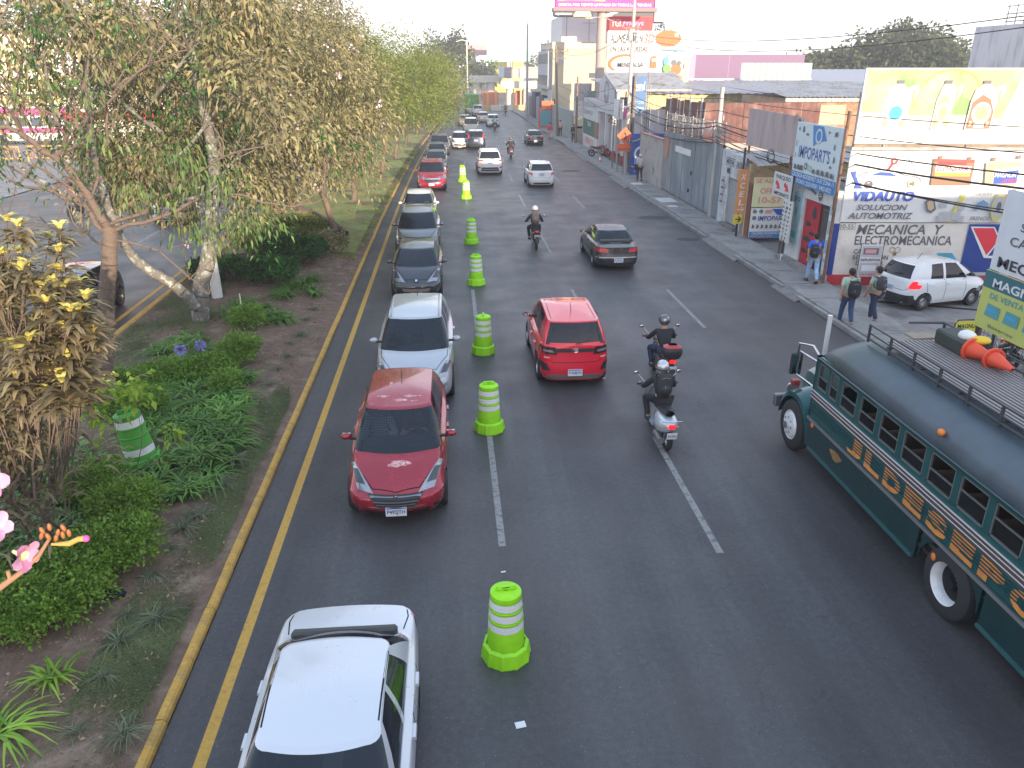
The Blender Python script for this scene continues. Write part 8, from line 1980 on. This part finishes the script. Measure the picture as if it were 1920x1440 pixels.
for p in ro:
    b=np.array((p[0]*.45+rr.normal()*.1,p[1]*.4,max(.0,p[2]-1.3-.8*rr.random())));seg+=poly_segs([b,(b+p)/2+rr.normal(size=3)*.05,p],.010,.007,rr,2,.01)
for k in range(7):seg+=poly_segs([(rr.normal()*.25,rr.normal()*.25,0),(rr.normal()*.4,rr.normal()*.35,1.3),(rr.normal()*.6,rr.normal()*.5,2.8)],.026,.014,rr,3,.03)
V,F=tubes_np(seg,6);meshobj('stem',npmesh('stem',V,F,bark_r,True),t)['kind']='stuff'
Vs=[];Fs=[];Vy=[];Fy=[];nb=0;ny=0
for p in ro:
    n=rr.integers(20,30);an=rr.uniform(0,2*PI,n);C=np.repeat(p[None],n,0)-np.array([[0,0,1]])*(rr.random(n)**.8*.30)[:,None];V,F=strap_np(C,an,rr.uniform(.17,.28,n),np.full(n,.085),rr.uniform(.8,1.5),4,rr,1.0);Vs.append(V);Fs.append(F+nb);nb+=len(V)
    n=rr.integers(8,13);an=rr.uniform(0,2*PI,n);V,F=strap_np(np.repeat(p[None],n,0),an,rr.uniform(.17,.26,n),np.full(n,.07),.5,4,rr,.45);Vy.append(V);Fy.append(F+ny);ny+=len(V)
meshobj('leaves',npmesh('leaves',np.concatenate(Vs),np.concatenate(Fs),LM_LQ,True),t);meshobj('new_leaves',npmesh('new_leaves',np.concatenate(Vy),np.concatenate(Fy),LM_YG,True),t)
n=2600;P=rr.normal(size=(n,3))*np.array((.6,.6,.8))+np.array((-.65,0,2.1));V,F=strap_np(P[P[:,2]>.7],rr.uniform(0,6.28,(P[:,2]>.7).sum()),rr.uniform(.15,.24,(P[:,2]>.7).sum()),np.full((P[:,2]>.7).sum(),.065),1.1,3,rr,1.8);meshobj('inner_leaves',npmesh('inner_leaves',V,F,LM_LQ,True),t)
# ---------------------------------------------------------------- flowering twig right below the viewpoint
t=empty('flowering_branch',(-1.85,2.8,5.0),0,'pink trumpet flowers and orange buds on a bare twig, close at the lower left edge','flowering branch');O=Vector((-1.85,2.8,5.0));fbm=mat('twig_tan',(.20,.115,.07),.8,var=.2,vscale=20)
def PP(p,y=2.8):return Vector((p[0],y,p[1]))-O
q=MB();q.tube([PP((-2.06,4.93)),PP((-1.92,5.00)),PP((-1.82,5.07)),PP((-1.73,5.15)),PP((-1.67,5.23))],[.018,.014,.011,.009,.006],8);q.tube([PP((-1.87,5.03)),PP((-1.87,5.08))],[.01,.008],7);q.build('twig',fbm,t,smooth=60)
budm=mat('bud_orange',(.19,.075,.025),.5);
for k,(a,b)in enumerate(((80,992),(95,985),(108,998),(120,988),(116,1004),(102,1010),(88,1006),(128,1000),(76,1004))):
    q=MB();c=PP((-1.39,7.20)if 0 else tuple(np.array((-1.65,5.25))+np.array(((a-100)*.0021,-(b-1000)*.0021))));q.ell(c,(.009,.009,.018),nu=10,nv=7,rot=(0,R(20*(k%3)-20),0));q.build('bud',budm,t,smooth=60)
q=MB();q.tube([PP((-1.67,5.20)),PP((-1.60,5.20)),PP((-1.56,5.22)),PP((-1.53,5.22))],[.005,.012,.011,.013],9,mat('calyx_yellow',(.34,.19,.05),.5));q.ell(PP((-1.53,5.22)),(.014,.014,.014),mat('petal_deep',(.45,.05,.22),.5));q.build('opening_bud',None,t,smooth=60)
def trumpet(c,d,s,root,rr):
    d=Vector(d).normalized();u=d.orthogonal().normalized();w=d.cross(u);f=empty('flower',c);setparent(f,root)
    q=MB();rows=[]
    for i,(l,r_)in enumerate(((0,.008),(.03,.012),(.055,.020),(.07,.026))):rows.append([d*l*s+(u*math.cos(a)+w*math.sin(a))*r_*s for a in [2*PI*k/14 for k in range(14)]])
    q.grid(rows,close=True);q.build('throat',mat('throat_cream',(.62,.48,.28),.5),f,smooth=70)
    for k in range(5):
        a0=2*PI*k/5;q=MB();P=[]
        for i in range(5):
            v=i/4;row=[]
            for j in range(5):
                h_=(j/4-.5)*2;wd=(.62+.3*math.sin(PI*min(v*1.1,1)))*(1-.3*v*v);a=a0+h_*wd*.92;rad_=.024+.058*v*(1-.15*h_*h_);ax=.068+.020*math.sin(v*1.6)+rr.normal()*.004*v+.006*math.sin(6*h_+k)*v
                row.append((d*ax+(u*math.cos(a)+w*math.sin(a))*rad_)*s)
            P.append(row)
        q.grid(P);q.build('petal',PET if k%2 else mat('petal_light',(.31,.17,.26),.5),f,smooth=70)
rr2=np.random.default_rng(5)
for (a,b),d,s_ in (((16,1036),(.8,-.35,-.15),.85),((-6,888),(.7,-.6,.5),.95),((-16,975),(.7,-.5,.2),.8)):
    bb2=tuple(np.array((-1.65,5.25))+np.array(((a-100)*.0021,-(b-1000)*.0021)));trumpet(PP(bb2),d,s_,t,rr2)
# ---------------------------------------------------------------- ground cover of the median
def zg(x,y):
    t_=np.clip((x+9.35-0)/5.62,0,1);return .13+.10*np.sin(PI*t_)
def clumps(name,pts,m,label,nl=(26,38),L=(.35,.6),W=.03,lean=(.4,1.1),droop=1.0,kind='stuff',seed=1,cat='ground cover',sp=.06):
    rr=np.random.default_rng(seed);Vs=[];Fs=[];nb=0
    for (x,y)in pts:
        n=rr.integers(*nl);C=np.stack([x+rr.normal(size=n)*sp,y+rr.normal(size=n)*sp,np.full(n,zg(x,y)-.02)],1);V,F=strap_np(C,rr.uniform(0,2*PI,n),rr.uniform(L[0],L[1],n),np.full(n,W),rr.uniform(lean[0],lean[1]),4,rr,droop)
        Vs.append(V);Fs.append(F+nb);nb+=len(V)
    return meshobj(name,npmesh(name,np.concatenate(Vs),np.concatenate(Fs),m,True),None,label=label,cat=cat,kind=kind)
def inpoly(P,x,y):
    c=False;j=len(P)-1
    for i in range(len(P)):
        if (P[i][1]>y)!=(P[j][1]>y)and x<(P[j][0]-P[i][0])*(y-P[i][1])/(P[j][1]-P[i][1])+P[i][0]:c=not c
        j=i
    return c
def scatter(P,d,seed):
    rr=random.Random(seed);xs=[p[0]for p in P];ys_=[p[1]for p in P];A=(max(xs)-min(xs))*(max(ys_)-min(ys_));out_=[]
    for _ in range(int(A*d)):
        x,y=rr.uniform(min(xs),max(xs)),rr.uniform(min(ys_),max(ys_))
        if inpoly(P,x,y):out_.append((x,y))
    return out_
PA=[(-7.22,15.30),(-6.86,17.00),(-5.48,18.25),(-4.77,16.84),(-4.33,13.63),(-4.43,11.87),(-5.11,11.75),(-5.58,12.89)]
PB=[(-9.61,14.27),(-8.47,14.41),(-6.93,13.40),(-6.01,11.82),(-5.90,10.15),(-7.20,9.86),(-9.02,12.23)]
PC=[(-8.14,19.60),(-7.00,20.35),(-5.98,18.66),(-7.09,17.67)];PD=[(-7.37,24.49),(-5.10,23.15),(-4.65,21.55),(-6.49,21.70)];PE=[(-6.06,26.34),(-4.83,26.60),(-4.34,24.56),(-5.54,23.76)]
bedp=scatter(PA,9,1)+scatter(PB,9,2)+scatter(PC,8,3)+scatter(PD,6,4)+scatter(PE,6,5)
clumps('agapanthus_bed',bedp,LM_AG,'dense bed of dark green strap leaves in the middle of the median',(24,34),(.46,.76),.05,(.3,.85),seed=2)
for i,(p,lb)in enumerate((((-4.90,7.60),'single bright green strap leaved plant in bare soil at the lower left'),((-5.14,6.82),'strap leaved plant half out of the lower left edge'))):
    clumps('agapanthus',[p],leafmat('leaf_bright_strap',(.09,.19,.02),(.20,.30,.04),.4,.3,2),lb,(34,42),(.42,.6),.04,kind=None,cat='plant',seed=30+i)
tp=[(-4.32,6.80),(-4.37,7.65),(-4.42,8.25),(-4.52,8.83),(-4.52,9.65),(-4.47,10.31),(-4.44,10.89),(-4.30,11.27),(-4.18,12.30),(-4.22,13.19),(-4.36,15.08),(-4.35,15.90),(-4.37,16.97),(-4.39,17.98),(-4.30,18.91),(-4.42,19.94),(-4.25,20.58),(-4.35,22.03),(-4.28,23.09),(-4.34,24.56),(-4.08,8.69),(-5.01,10.49),(-3.77,6.72),(-4.81,13.89)]
pr=None;lit=('at the lower left corner','third from the bottom edge','beside the black bag','left of the kerb bend','near the small hedge')
for i,p in enumerate(tp):
    rr=np.random.default_rng(60+i%4);
    if i<4:
        n=56;V,F=strap_np(np.stack([rr.normal(size=n)*.05,rr.normal(size=n)*.05,np.zeros(n)],1),rr.uniform(0,2*PI,n),rr.uniform(.28,.5,n),np.full(n,.017),.75,4,rr,1.1);o=meshobj('grass_tuft',npmesh('tuft',V,F,LM_LI,True));pr=(pr or [])+[o]
    else:o=pr[i%4].copy();COL.objects.link(o)
    o.location=(p[0],p[1],.16);s_=rng.uniform(.5,.92);o.scale=(s_,s_,s_);o.rotation_euler.z=rng.uniform(0,6.28);tag(o,'pale striped grass tuft in the row along the yellow kerb','grass tuft','striped grass tufts along the kerb')
rr=np.random.default_rng(77)
def blades(name,P,n,m,label,L=(.05,.11),W=.012,seed=1):
    rr=np.random.default_rng(seed);xs=[p[0]for p in P];ys_=[p[1]for p in P];X=rr.uniform(min(xs),max(xs),n);Yv=rr.uniform(min(ys_),max(ys_),n)
    msk=np.array([inpoly(P,a,b)for a,b in zip(X,Yv)]);nz=np.sin(X*3.1+Yv*1.7)+np.sin(X*1.3-Yv*2.3)+rr.normal(size=n)*.7;msk &= nz>-.5;X,Yv=X[msk],Yv[msk]
    C=np.stack([X,Yv,zg(X,Yv)-.01],1);k=len(X);V,F=strap_np(C,rr.uniform(0,6.28,k),rr.uniform(L[0],L[1],k),np.full(k,W),.8,2,rr,.8);return meshobj(name,npmesh(name,V,F,m),None,label=label,cat='grass',kind='stuff')
blades('lawn_grass',[(-3.75,30),(-3.4,50),(-2.7,75),(-9,75),(-9.2,36),(-6.4,31)],110000,LM_GS,'sunny and shaded lawn on the median below the tall trees',(.08,.16),.03,1)
blades('verge_grass',[(-3.72,4),(-3.72,16),(-4.1,18),(-4.6,12),(-4.6,4)],70000,LM_DG,'thin patchy grass between the striped tufts and the yellow kerb',(.05,.10),.010,2)
blades('dry_grass',[(-6.8,20),(-9.2,16),(-9.2,30),(-7.6,26)],22000,LM_DG,'dry straggling grass along the opposite road',(.12,.26),.014,3)
lawn=MB();P=[]
for i in range(24):
    y=31+i*2.6;c=curve_x(y);P.append([(-9.2+c+(5.3)*j/10,y,.155+.10*math.sin(PI*j/10))for j in range(11)])
lawn.grid(P);lawn.build('lawn',mat('lawn_soil_green',(.13,.16,.045),.95,var=.3,vscale=2,color2=(.22,.17,.08),c2scale=.7,c2lo=.42),None,smooth=60,kind='structure')
n=9000;X=rr.uniform(-9.2,-3.7,n);Yv=4+30*rr.random(n)**1.3;C=np.stack([X,Yv,zg(X,Yv)+.012],1);V,F=leaves_np(C,np.stack([rr.normal(size=n),rr.normal(size=n),rr.normal(size=n)*.15],1),.06,.5,.1,rr);meshobj('leaf_litter',npmesh('leaf_litter',V,F,LM_LT),None,label='fallen brown leaves scattered over the median soil',cat='leaf litter',kind='stuff')
def shrub(x,y,rx,ry,h,label,lm=LM_HG,n=46,nl=46,size=.075,seed=1,width=.5,z=None):
    rr=np.random.default_rng(seed);t=empty('shrub',(x,y,.16),0,label,'shrub','low shrubs of the median');seg=[]
    for k in range(14):
        a,b=rr.uniform(0,6.28),rr.random()**.5;p=(rx*.75*b*math.cos(a),ry*.75*b*math.sin(a),h*.8);seg+=poly_segs([(p[0]*.4,p[1]*.4,0),(p[0]*.7,p[1]*.7,h*.45),p],.012,.006,rr,2,.02)
    V,F=tubes_np(seg,5);meshobj('stem',npmesh('stem',V,F,bark,True),t)['kind']='stuff'
    K=np.stack([rr.uniform(-1,1,n*3),rr.uniform(-1,1,n*3),rr.random(n*3)],1);K=K[(K[:,0]**2+K[:,1]**2)<1][:n*2];K[:,2]=.18+.82*K[:,2]**.45;K*=np.array((rx,ry,h*(1-.0)));K[:,2]*=1-.25*((K[:,0]/rx)**2+(K[:,1]/ry)**2)
    P=np.repeat(K,nl,0);off=rr.normal(size=P.shape)*np.array((.07,.07,.045));V,F=leaves_np(P+off,off+np.array((0,0,.03)),size,width,.15,rr);V[:,2]=np.maximum(V[:,2],.02);meshobj('leaves',npmesh('leaves',V,F,lm),t);return t
SH=[((40,1200),.75,.55,.62,'light green shrub at the bottom left of the hedge'),((125,1165),.6,.5,.60,'light green shrub left of the black bag'),((160,1110),.6,.55,.62,'light green shrub behind the black bag'),((235,1070),.55,.55,.66,'light green shrub at the hedge corner nearest the kerb'),((245,1000),.5,.6,.70,'light green shrub in front of the old green drum'),((190,950),.5,.55,.65,'light green shrub left of the old green drum'),((-60,1180),.7,.6,.6,'light green shrub cut by the left edge'),
      ((250,790),.7,.6,.55,'mid green shrub around the bare tree trunk foot'),((250,745),.8,.5,.45,'low light green hedge left of the blue flowers'),((330,725),.8,.5,.45,'low light green hedge below the blue flowers'),((400,715),.6,.5,.5,'low hedge right of the blue flowers'),((455,690),.45,.6,.70,'square clipped shrub with bare lower stems'),((470,630),.42,.55,.70,'square clipped shrub beside the soil path'),((425,745),.3,.4,.4,'small shrub touching the strap leaf bed')]
for i,((a,b),rx,ry,h_,lb)in enumerate(SH):
    p=(0,0)
    for d_ in ():
        pass
    yy=7/math.tan(math.atan((b-720)/1442)+R(22.3));kz=math.hypot(yy,7)*math.cos(math.atan((b-720)/1442));xx=yy*math.tan(R(4.47))+(a-960)/1442*kz*1.0/math.cos(R(4.47));ca,sa=math.cos(R(4.47)),math.sin(R(4.47));xl=(a-960)/1442*kz;xx=xl*ca+yy*sa;yr=yy*ca-xl*sa
    shrub(xx,yr,rx,ry,h_,lb,seed=100+i,n=int(60*rx*ry/.3),nl=44,size=.07)
for i,(x,y,r_,h_,lm,lb)in enumerate(((-6.3,26.2,1.0,.9,LM_DK,'dark green bush right of the lamp post foot'),(-5.9,29.0,1.2,1.1,LM_DK,'broad dark bush behind the strap leaves'),(-7.3,30.6,1.2,1.0,LM_GR,'yellow green bush below the olive trees'),(-5.0,31.0,.8,.8,LM_OL,'sunlit olive bush at the end of the soil path'),(-8.2,27.0,.9,.8,LM_DK,'dark bush left of the lamp post'),(-6.6,33.6,1.3,1.0,LM_GR,'bush under the fallen trunk'))):
    shrub(x,y,r_,r_,h_,lb,lm,int(70*r_*r_),36,.11,200+i)
rr=np.random.default_rng(91);t=empty('sapling',(-5.75,12.5,.2),0,'thin sapling with broad yellow green leaves before the old green drum','sapling');seg=[];tips=[]
for d_ in ((-.25,0,1),(.1,.1,1),(-.5,.1,.8)):grow((0,0,0),d_,.85,.012,2,seg,tips,rr,.5,.1)
V,F=tubes_np(seg,5);meshobj('stem',npmesh('stem',V,F,bark,True),t);T=np.repeat(np.array([q[0]for q in tips]),5,0);off=rr.normal(size=T.shape)*.06;V,F=leaves_np(T+off,off+np.array((0,0,-.03)),.14,.65,.4,rr);meshobj('leaves',npmesh('leaves',V,F,leafmat('leaf_lime',(.14,.24,.02),(.30,.38,.05),.4,.4,3)),t)
for i,((a,b),lb)in enumerate((((352,690),'blue agapanthus flower head, the left one'),((388,682),'blue agapanthus flower head, the right one'))):
    p=(-6.27,17.12)if i==0 else (-5.92,17.41);t=empty('agapanthus_flower',(p[0],p[1],.15),0,lb,'flower','blue agapanthus flowers');q=MB();q.tube([(0,0,0),(.02,.01,.45),(0,0,.86)],.008,5);q.build('stalk',LM_AG,t);rr=np.random.default_rng(i);d=unit(rr.normal(size=(150,3)));V,F=leaves_np(np.array((0,0,.9))+d*.06,d,.085,.4,.1,rr);meshobj('umbel',npmesh('umbel',V,F,mat('petal_blue',(.20,.19,.42),.6)),t)
p=(-6.42,22.98);q=MB();q.cyl((0,0,.3),.02,.65,'z',8);q.build('stake',mat('stake_cream',(.55,.5,.42),.7),None,loc=(p[0],p[1],.12),label='short cream stake in the strap leaves',cat='stake')
p=(-4.85,9.19);rr=random.Random(4);q=MB();P=[]
for i in range(8):P.append([(.15*math.sin(PI*i/7)*math.cos(a)*(1+.25*rr.uniform(-1,1))+.13*(i/7-.5),.10*math.sin(PI*i/7)*math.sin(a)*(1+.3*rr.uniform(-1,1)),.06+.06*math.cos(PI*i/7)*1.0+.03*rr.random())for a in [2*PI*k/12 for k in range(13)]])
q.grid(P);q.build('plastic_bag',mat('bag_black',(.012,.014,.018),.22),None,smooth=20,loc=(p[0],p[1],.17),label='crumpled black plastic bag on the soil at the hedge corner',cat='bag')
t=empty('lamp_post',(-7.54,24.5,.1),0,'short pale concrete post with a dark tilted panel on top, right of the lichen-spotted tree','lamp post');q=MB();q.tube([(0,0,0),(-.02,0,3.6)],[.17,.13],14);q.build('post',mat('post_pale',(.42,.42,.40),.8,var=.15,vscale=3),t,smooth=60);q=MB();q.box((.1,-.05,3.62),(.9,.5,.08),rot=(R(20),R(-32),0));q.build('panel',black_pl,t);q=MB();q.box((-.02,-.16,3.0),(.30,.04,.32));q.build('clamp_plate',mat('clamp_white',(.5,.5,.5),.5),t)
# ---------------------------------------------------------------- far overpass under construction, distant trees and boards, left-hand buildings
cp=flat('pier_concrete',(.46,.42,.36),rough=.85,var=.08);gb_=flat('beam_grey',(.26,.24,.24))
def pier(x0,x1,y,h,lab,cx):
    t=empty('bridge_pier',((x0+x1)/2,y,0),0,lab,'bridge pier');w=(x1-x0)/2;MB().bb(-w,w,-1,1,h-1.3,h).build('cap_beam',cp,t)
    for x in cx:q=MB();q.cyl((x,0,(h-1.3)/2),.75,h-1.3,'z',18);q.build('column',cp,t,smooth=50)
    return t
pier(4.4,11.0,168,5.7,'left pale bridge pier with two round columns at the end of the road',(-1.8,1.1));pier(9.8,16.4,152,4.9,'right pale bridge pier with two thick columns',(-1.6,1.5))
t=empty('overpass_girders',(16,166,0),0,'brown steel girders of the unfinished overpass above the right pier','bridge');MB().bb(-5,16,-1.2,1.2,5.2,7.0).build('girder',gb_,t);MB().bb(-5.4,-5,-6,6,5.2,7.4).build('end_panel',flat('end_panel_grey',(.36,.38,.40)),t);MB().bb(-5,16,-1.4,1.4,7.0,7.3).build('deck_edge',flat('deck_brown',(.34,.26,.22)),t)
for k in range(4):MB().bb(-1.6+4.2*k,-.7+4.2*k,-1.6,-1.25,5.0,7.1).build('stiffener',cp,t)
t=empty('works_barrier',(10.5,146,0),0,'pale concrete and wooden works barriers below the right pier','barrier')
for k in range(7):MB().bb(-5+2.1*k,-3.1+2.1*k,-.3+.25*k,.3+.25*k,0,1.3 if k>3 else .95).build('block',cp if k%3 else flat('block_ochre',(.45,.30,.14)),t)
for k in range(10):MB().bb(-5+1.5*k,-4.7+1.5*k,1.6,1.8,0,2.6+(k%3)*.4).build('prop',flat('prop_timber',(.40,.27,.16)),t)
t=empty('works_fence',(11.5,150,0),0,'orange mesh and red sheets between the bridge columns','fence');MB().bb(-5,-2,4,4.1,0,3).build('mesh',flat('mesh_orange',(.50,.16,.06)),t);MB().bb(1.2,3.2,4,4.1,.6,3.2).build('red_panel',flat('panel_red',(.45,.09,.05)),t)
t=empty('bus_stop',(12.4,101,0),0,'small kiosk with red frame and an orange board on top at the pavement end','kiosk');MB().bb(-1.1,.6,0,1.2,0,2.5).build('booth',flat('kiosk_red',(.35,.08,.06)),t);MB().bb(-.95,.4,-.02,0,.4,2.2).build('window',teal_i,t);MB().bb(-.8,.7,-.1,0,2.3,3.3).build('orange_board',mat('sign_fluo_orange'),t)
for (x,y,a,z0,z1,m_,lb)in ((8.5,260,10.5,10.8,13.8,flat('bb_slate_orange',(.35,.20,.20)),'small slate and orange billboard far down the road'),(18.5,250,13,9.0,14.2,flat('bb_mint',(.30,.58,.46)),'mint green billboard far down the road')):
    t=empty('far_billboard',(x,y,0),0,lb,'billboard');MB().bb(-a*.5,a*.5,-.4,.4,z0,z1).build('face',m_,t);MB().bb(-.5,.5,0,1,0,z0).build('column',steel,t)
MB().bb(-7,4,-1,3,0,9).build('yellow_building',flat('yellow_far',(.58,.50,.10)),None,loc=(20,262,0),label='yellow building below the mint green billboard',cat='building')
def fartree(x,y,rx,ry,h_,lb,seed,lm=LM_FA,size=.7,n=90,nl=14,g='distant trees'):
    rr=np.random.default_rng(seed);t=empty('tree',(x,y,-.2),0,lb,'tree',g);seg=[((0,0,0),(0,0,h_*.5),rx*.07,rx*.05)];V,F=tubes_np([(np.array(a),np.array(b),c,d)for a,b,c,d in seg],6);meshobj('trunk',npmesh('trunk',V,F,bark),t);V,F,_=crown_mesh('crown',(0,0,h_*.6),(rx,ry,h_*.42),n,nl,size,lm,rr,rx*.13,.2,.5,.5,-.6);meshobj('crown',npmesh('crown',V,F,lm),t)
for i,(x,y,r_,h_)in enumerate(((69,150,5,12),(76,152,6,13),(84,150,8,18),(92,155,7,16),(99,158,6,13),(106,160,6,12),(113,160,7,13.5),(122,164,7,14),(63,148,4.5,10),(87,146,6,13))):fartree(x,y,r_,r_,h_*.78,('lone round tree left on the wooded hill','tree beside the lone round one on the hill','largest dark crown of the wooded hill','right shoulder of the largest hill crown','lower crown right of the hill top','small hill tree in the dip','hill tree above the oil billboard','last hill tree before the grey block','first small tree beside the purple hall','darker tree before the largest hill crown')[i],300+i,size=1.0,n=260,nl=22)
for i,(x,y,r_,h_)in enumerate(((2,215,5,17),(-3,230,7,16),(10,240,8,13),(30,290,12,17),(42,300,12,15),(-14,240,9,14),(56,300,14,14))):fartree(x,y,r_*(.55 if i in (2,5)else .8),r_*.8,h_*(.95 if i<2 else .66),('pointed dark tree at the end of the road','dark tree left behind the leaves at the road end','low tree under the small billboard','broad tree right of the mint billboard','second broad tree right of the mint billboard','tree far left of the road end','pale far tree above the girders')[i],330+i,size=1.0,n=110,nl=14)
fartree(38.5,150,1.3,1.3,15.5,'slim pointed conifer over the purple hall',345,size=.5,n=40)
for i,(x,y,h_)in enumerate(((4.6,190,13),(15.5,200,11),(22.5,176,11))):
    t=empty('street_lamp',(x,y,0),0,('double armed street lamp behind the left bridge pier','street lamp above the girders','right street lamp above the girders')[i],'street lamp','street lamps');q=MB();q.cyl((0,0,h_/2),.14,h_,'z',8);q.tube([(-2.4,0,h_-.4),(-1.2,0,h_),(0,0,h_-.3),(1.2,0,h_),(2.4,0,h_-.4)],.09,5);q.build('pole',cp,t)
t=empty('left_building',(-50,100,0),0,'sunlit cream building with a dark barred window and painted letters, far left','building');lc=flat('left_cream',(.40,.36,.22),rough=.85,var=.06)
MB().bb(-20,9.5,0,14,0,10.6).build('wall',lc,t);MB().bb(-20,9.7,-.15,0,9.6,10.8).build('cornice',flat('left_trim',(.5,.42,.33)),t);MB().bb(1.6,3.8,-.08,.0,7.0,9.2).build('window_frame',flat('window_brown',(.25,.2,.18)),t);MB().bb(2.2,3.4,-.12,-.08,7.0,8.6).build('window',winm,t);MB().bb(5.0,8.0,-.1,0,6.5,9.0).build('sun_panel',white_i,t);MB().bb(-20,9.5,-1.4,0,4.3,4.6).build('canopy',flat('left_trim'),t)  # plain white panel set on the front wall
p=Panel();p.text('MUEBLES',-9,7.3,-1,8.4,flat('left_letter',(.68,.66,.58)));p.text('OUTLET',-8,5.0,3,6.6,white_i,.05)
for nm,mb_ in p.tx.items():ob=mb_.build(nm,None,t);ob.location=(0,-.01,0)
t=empty('left_hall',(-38,112,0),0,'long pale hall continuing the left building row behind the trees','building');MB().bb(-3,12,0,30,0,8.5).build('wall',flat('left_hall_wall',(.45,.42,.36)),t);MB().bb(-3,12,-.2,0,5.8,7.6).build('blue_band',flat('left_blue',(.12,.18,.32)),t)
t=empty('left_corner_shop',(-30,72,0),0,'pale shop front with a red awning seen through the left branches','building');MB().bb(-6,3.2,8,30,0,6).build('wall',flat('left_hall_wall'),t);MB().bb(-6,3.3,7.4,8,2.6,3.2).build('awning',red_i,t);MB().bb(3.2,3.25,9,28,.4,2.6).build('shop_window',winm,t)
t=empty('bus',(-38.2,84,0),0,'pink and white city bus standing far left behind the bare branches','bus');MB().bb(-7.5,4.9,-1.2,1.3,.4,3.5).build('body',white_i,t,bevel=.12);MB().bb(-7.4,4.8,-1.24,-1.2,2.75,3.45).build('roof_band',flat('bus_pink',(.62,.08,.28)),t);MB().bb(-7.4,4.8,-1.24,-1.2,1.15,1.6).build('waist_band',flat('bus_pink'),t);MB().bb(3.9,4.8,-1.25,-1.19,1.2,3.4).build('rear_panel',flat('bus_pink'),t)
for k in range(7):MB().bb(-7.2+1.55*k,-6.1+1.55*k,-1.26,-1.2,1.75,2.55).build('window',winm,t)
for x in (-5.6,2.4):q=MB();q.cyl((x,-1.1,.5),.5,.3,'y',18);q.build('wheel',rubber,t)
t=empty('lorry',(-30.5,84,0),0,'white and pink lorry behind the bus, left of the olive trees','lorry');MB().bb(-2.3,3.0,-1.1,1.2,.9,3.3).build('box',white_i,t,bevel=.05);MB().bb(-2.3,3.0,-1.14,-1.1,1.9,2.7).build('pink_panel',flat('bus_pink'),t);MB().bb(3.1,4.8,-1.0,1.1,.6,2.4).build('cab',flat('cab_red',(.4,.05,.06)),t,bevel=.1)
for x in (-1.2,3.9):q=MB();q.cyl((x,-1.0,.45),.45,.3,'y',18);q.build('wheel',rubber,t)
rl=None
for k in range(5):
    if rl is None:
        rl=empty('barrier',(0,0,0));q=MB();q.tube([(-1,0,0),(-1,0,1.2),(1,0,1.2),(1,0,0)],.05,6);q.tube([(-1,0,.3),(1,0,.3)],.04,6);q.build('frame',mat('barrier_yellow',(.62,.38,.03),.5),rl);q=MB()
        for j in range(9):q.tube([(-.8+.2*j,0,.3),(-.8+.2*j,0,1.15)],.02,4)
        q.build('bars',mat('barrier_orange',(.55,.18,.04),.5),rl);o=rl
    else:o=copy_tree(rl)
    o.location=(-37.5+2.3*k,66+.6*k,.03);tag(o,'yellow pedestrian barrier, number %s from the left, before the pink bus'%('one','two','three','four','five')[k],'barrier','yellow barriers far left')
for i,(x,y,r_,h_)in enumerate(((-62,130,9,17),(-50,128,9,18),(-40,130,8,16),(-31,120,7,15),(-24,105,6,13),(-22,135,8,15))):fartree(x,y,r_,r_,h_,('big brown tree over the left building','rounded brown tree above the barred window','tree over the long pale hall','tree right of the pale hall','tree behind the olive trees','faint tree between the median crowns')[i],360+i,LM_BR,.7,150,18)
pole('utility_pole',-24.5,62,10.5,.14,concpole,'pale pole rising behind the bare branches on the left');pole('utility_pole',-27.8,70,11,.14,woodpole,'second pole left of the pale one across the opposite road',arm)
# ---------------------------------------------------------------- haze
q=MB();q.bb(-220,220,-160,480,-1.3,24);hz=q.build('haze',None,None,kind='stuff')
hm=bpy.data.materials.new('haze');hm.use_nodes=True;nt=hm.node_tree;nt.nodes.remove(nt.nodes['Principled BSDF']);pv=nt.nodes.new('ShaderNodeVolumePrincipled');pv.inputs['Density'].default_value=.0011;pv.inputs['Color'].default_value=(.93,.92,.95,1);pv.inputs['Anisotropy'].default_value=.2
nt.links.new(pv.outputs[0],nt.nodes['Material Output'].inputs['Volume']);hz.data.materials.clear();hz.data.materials.append(hm);hz['label']='thin pale haze over the whole avenue'
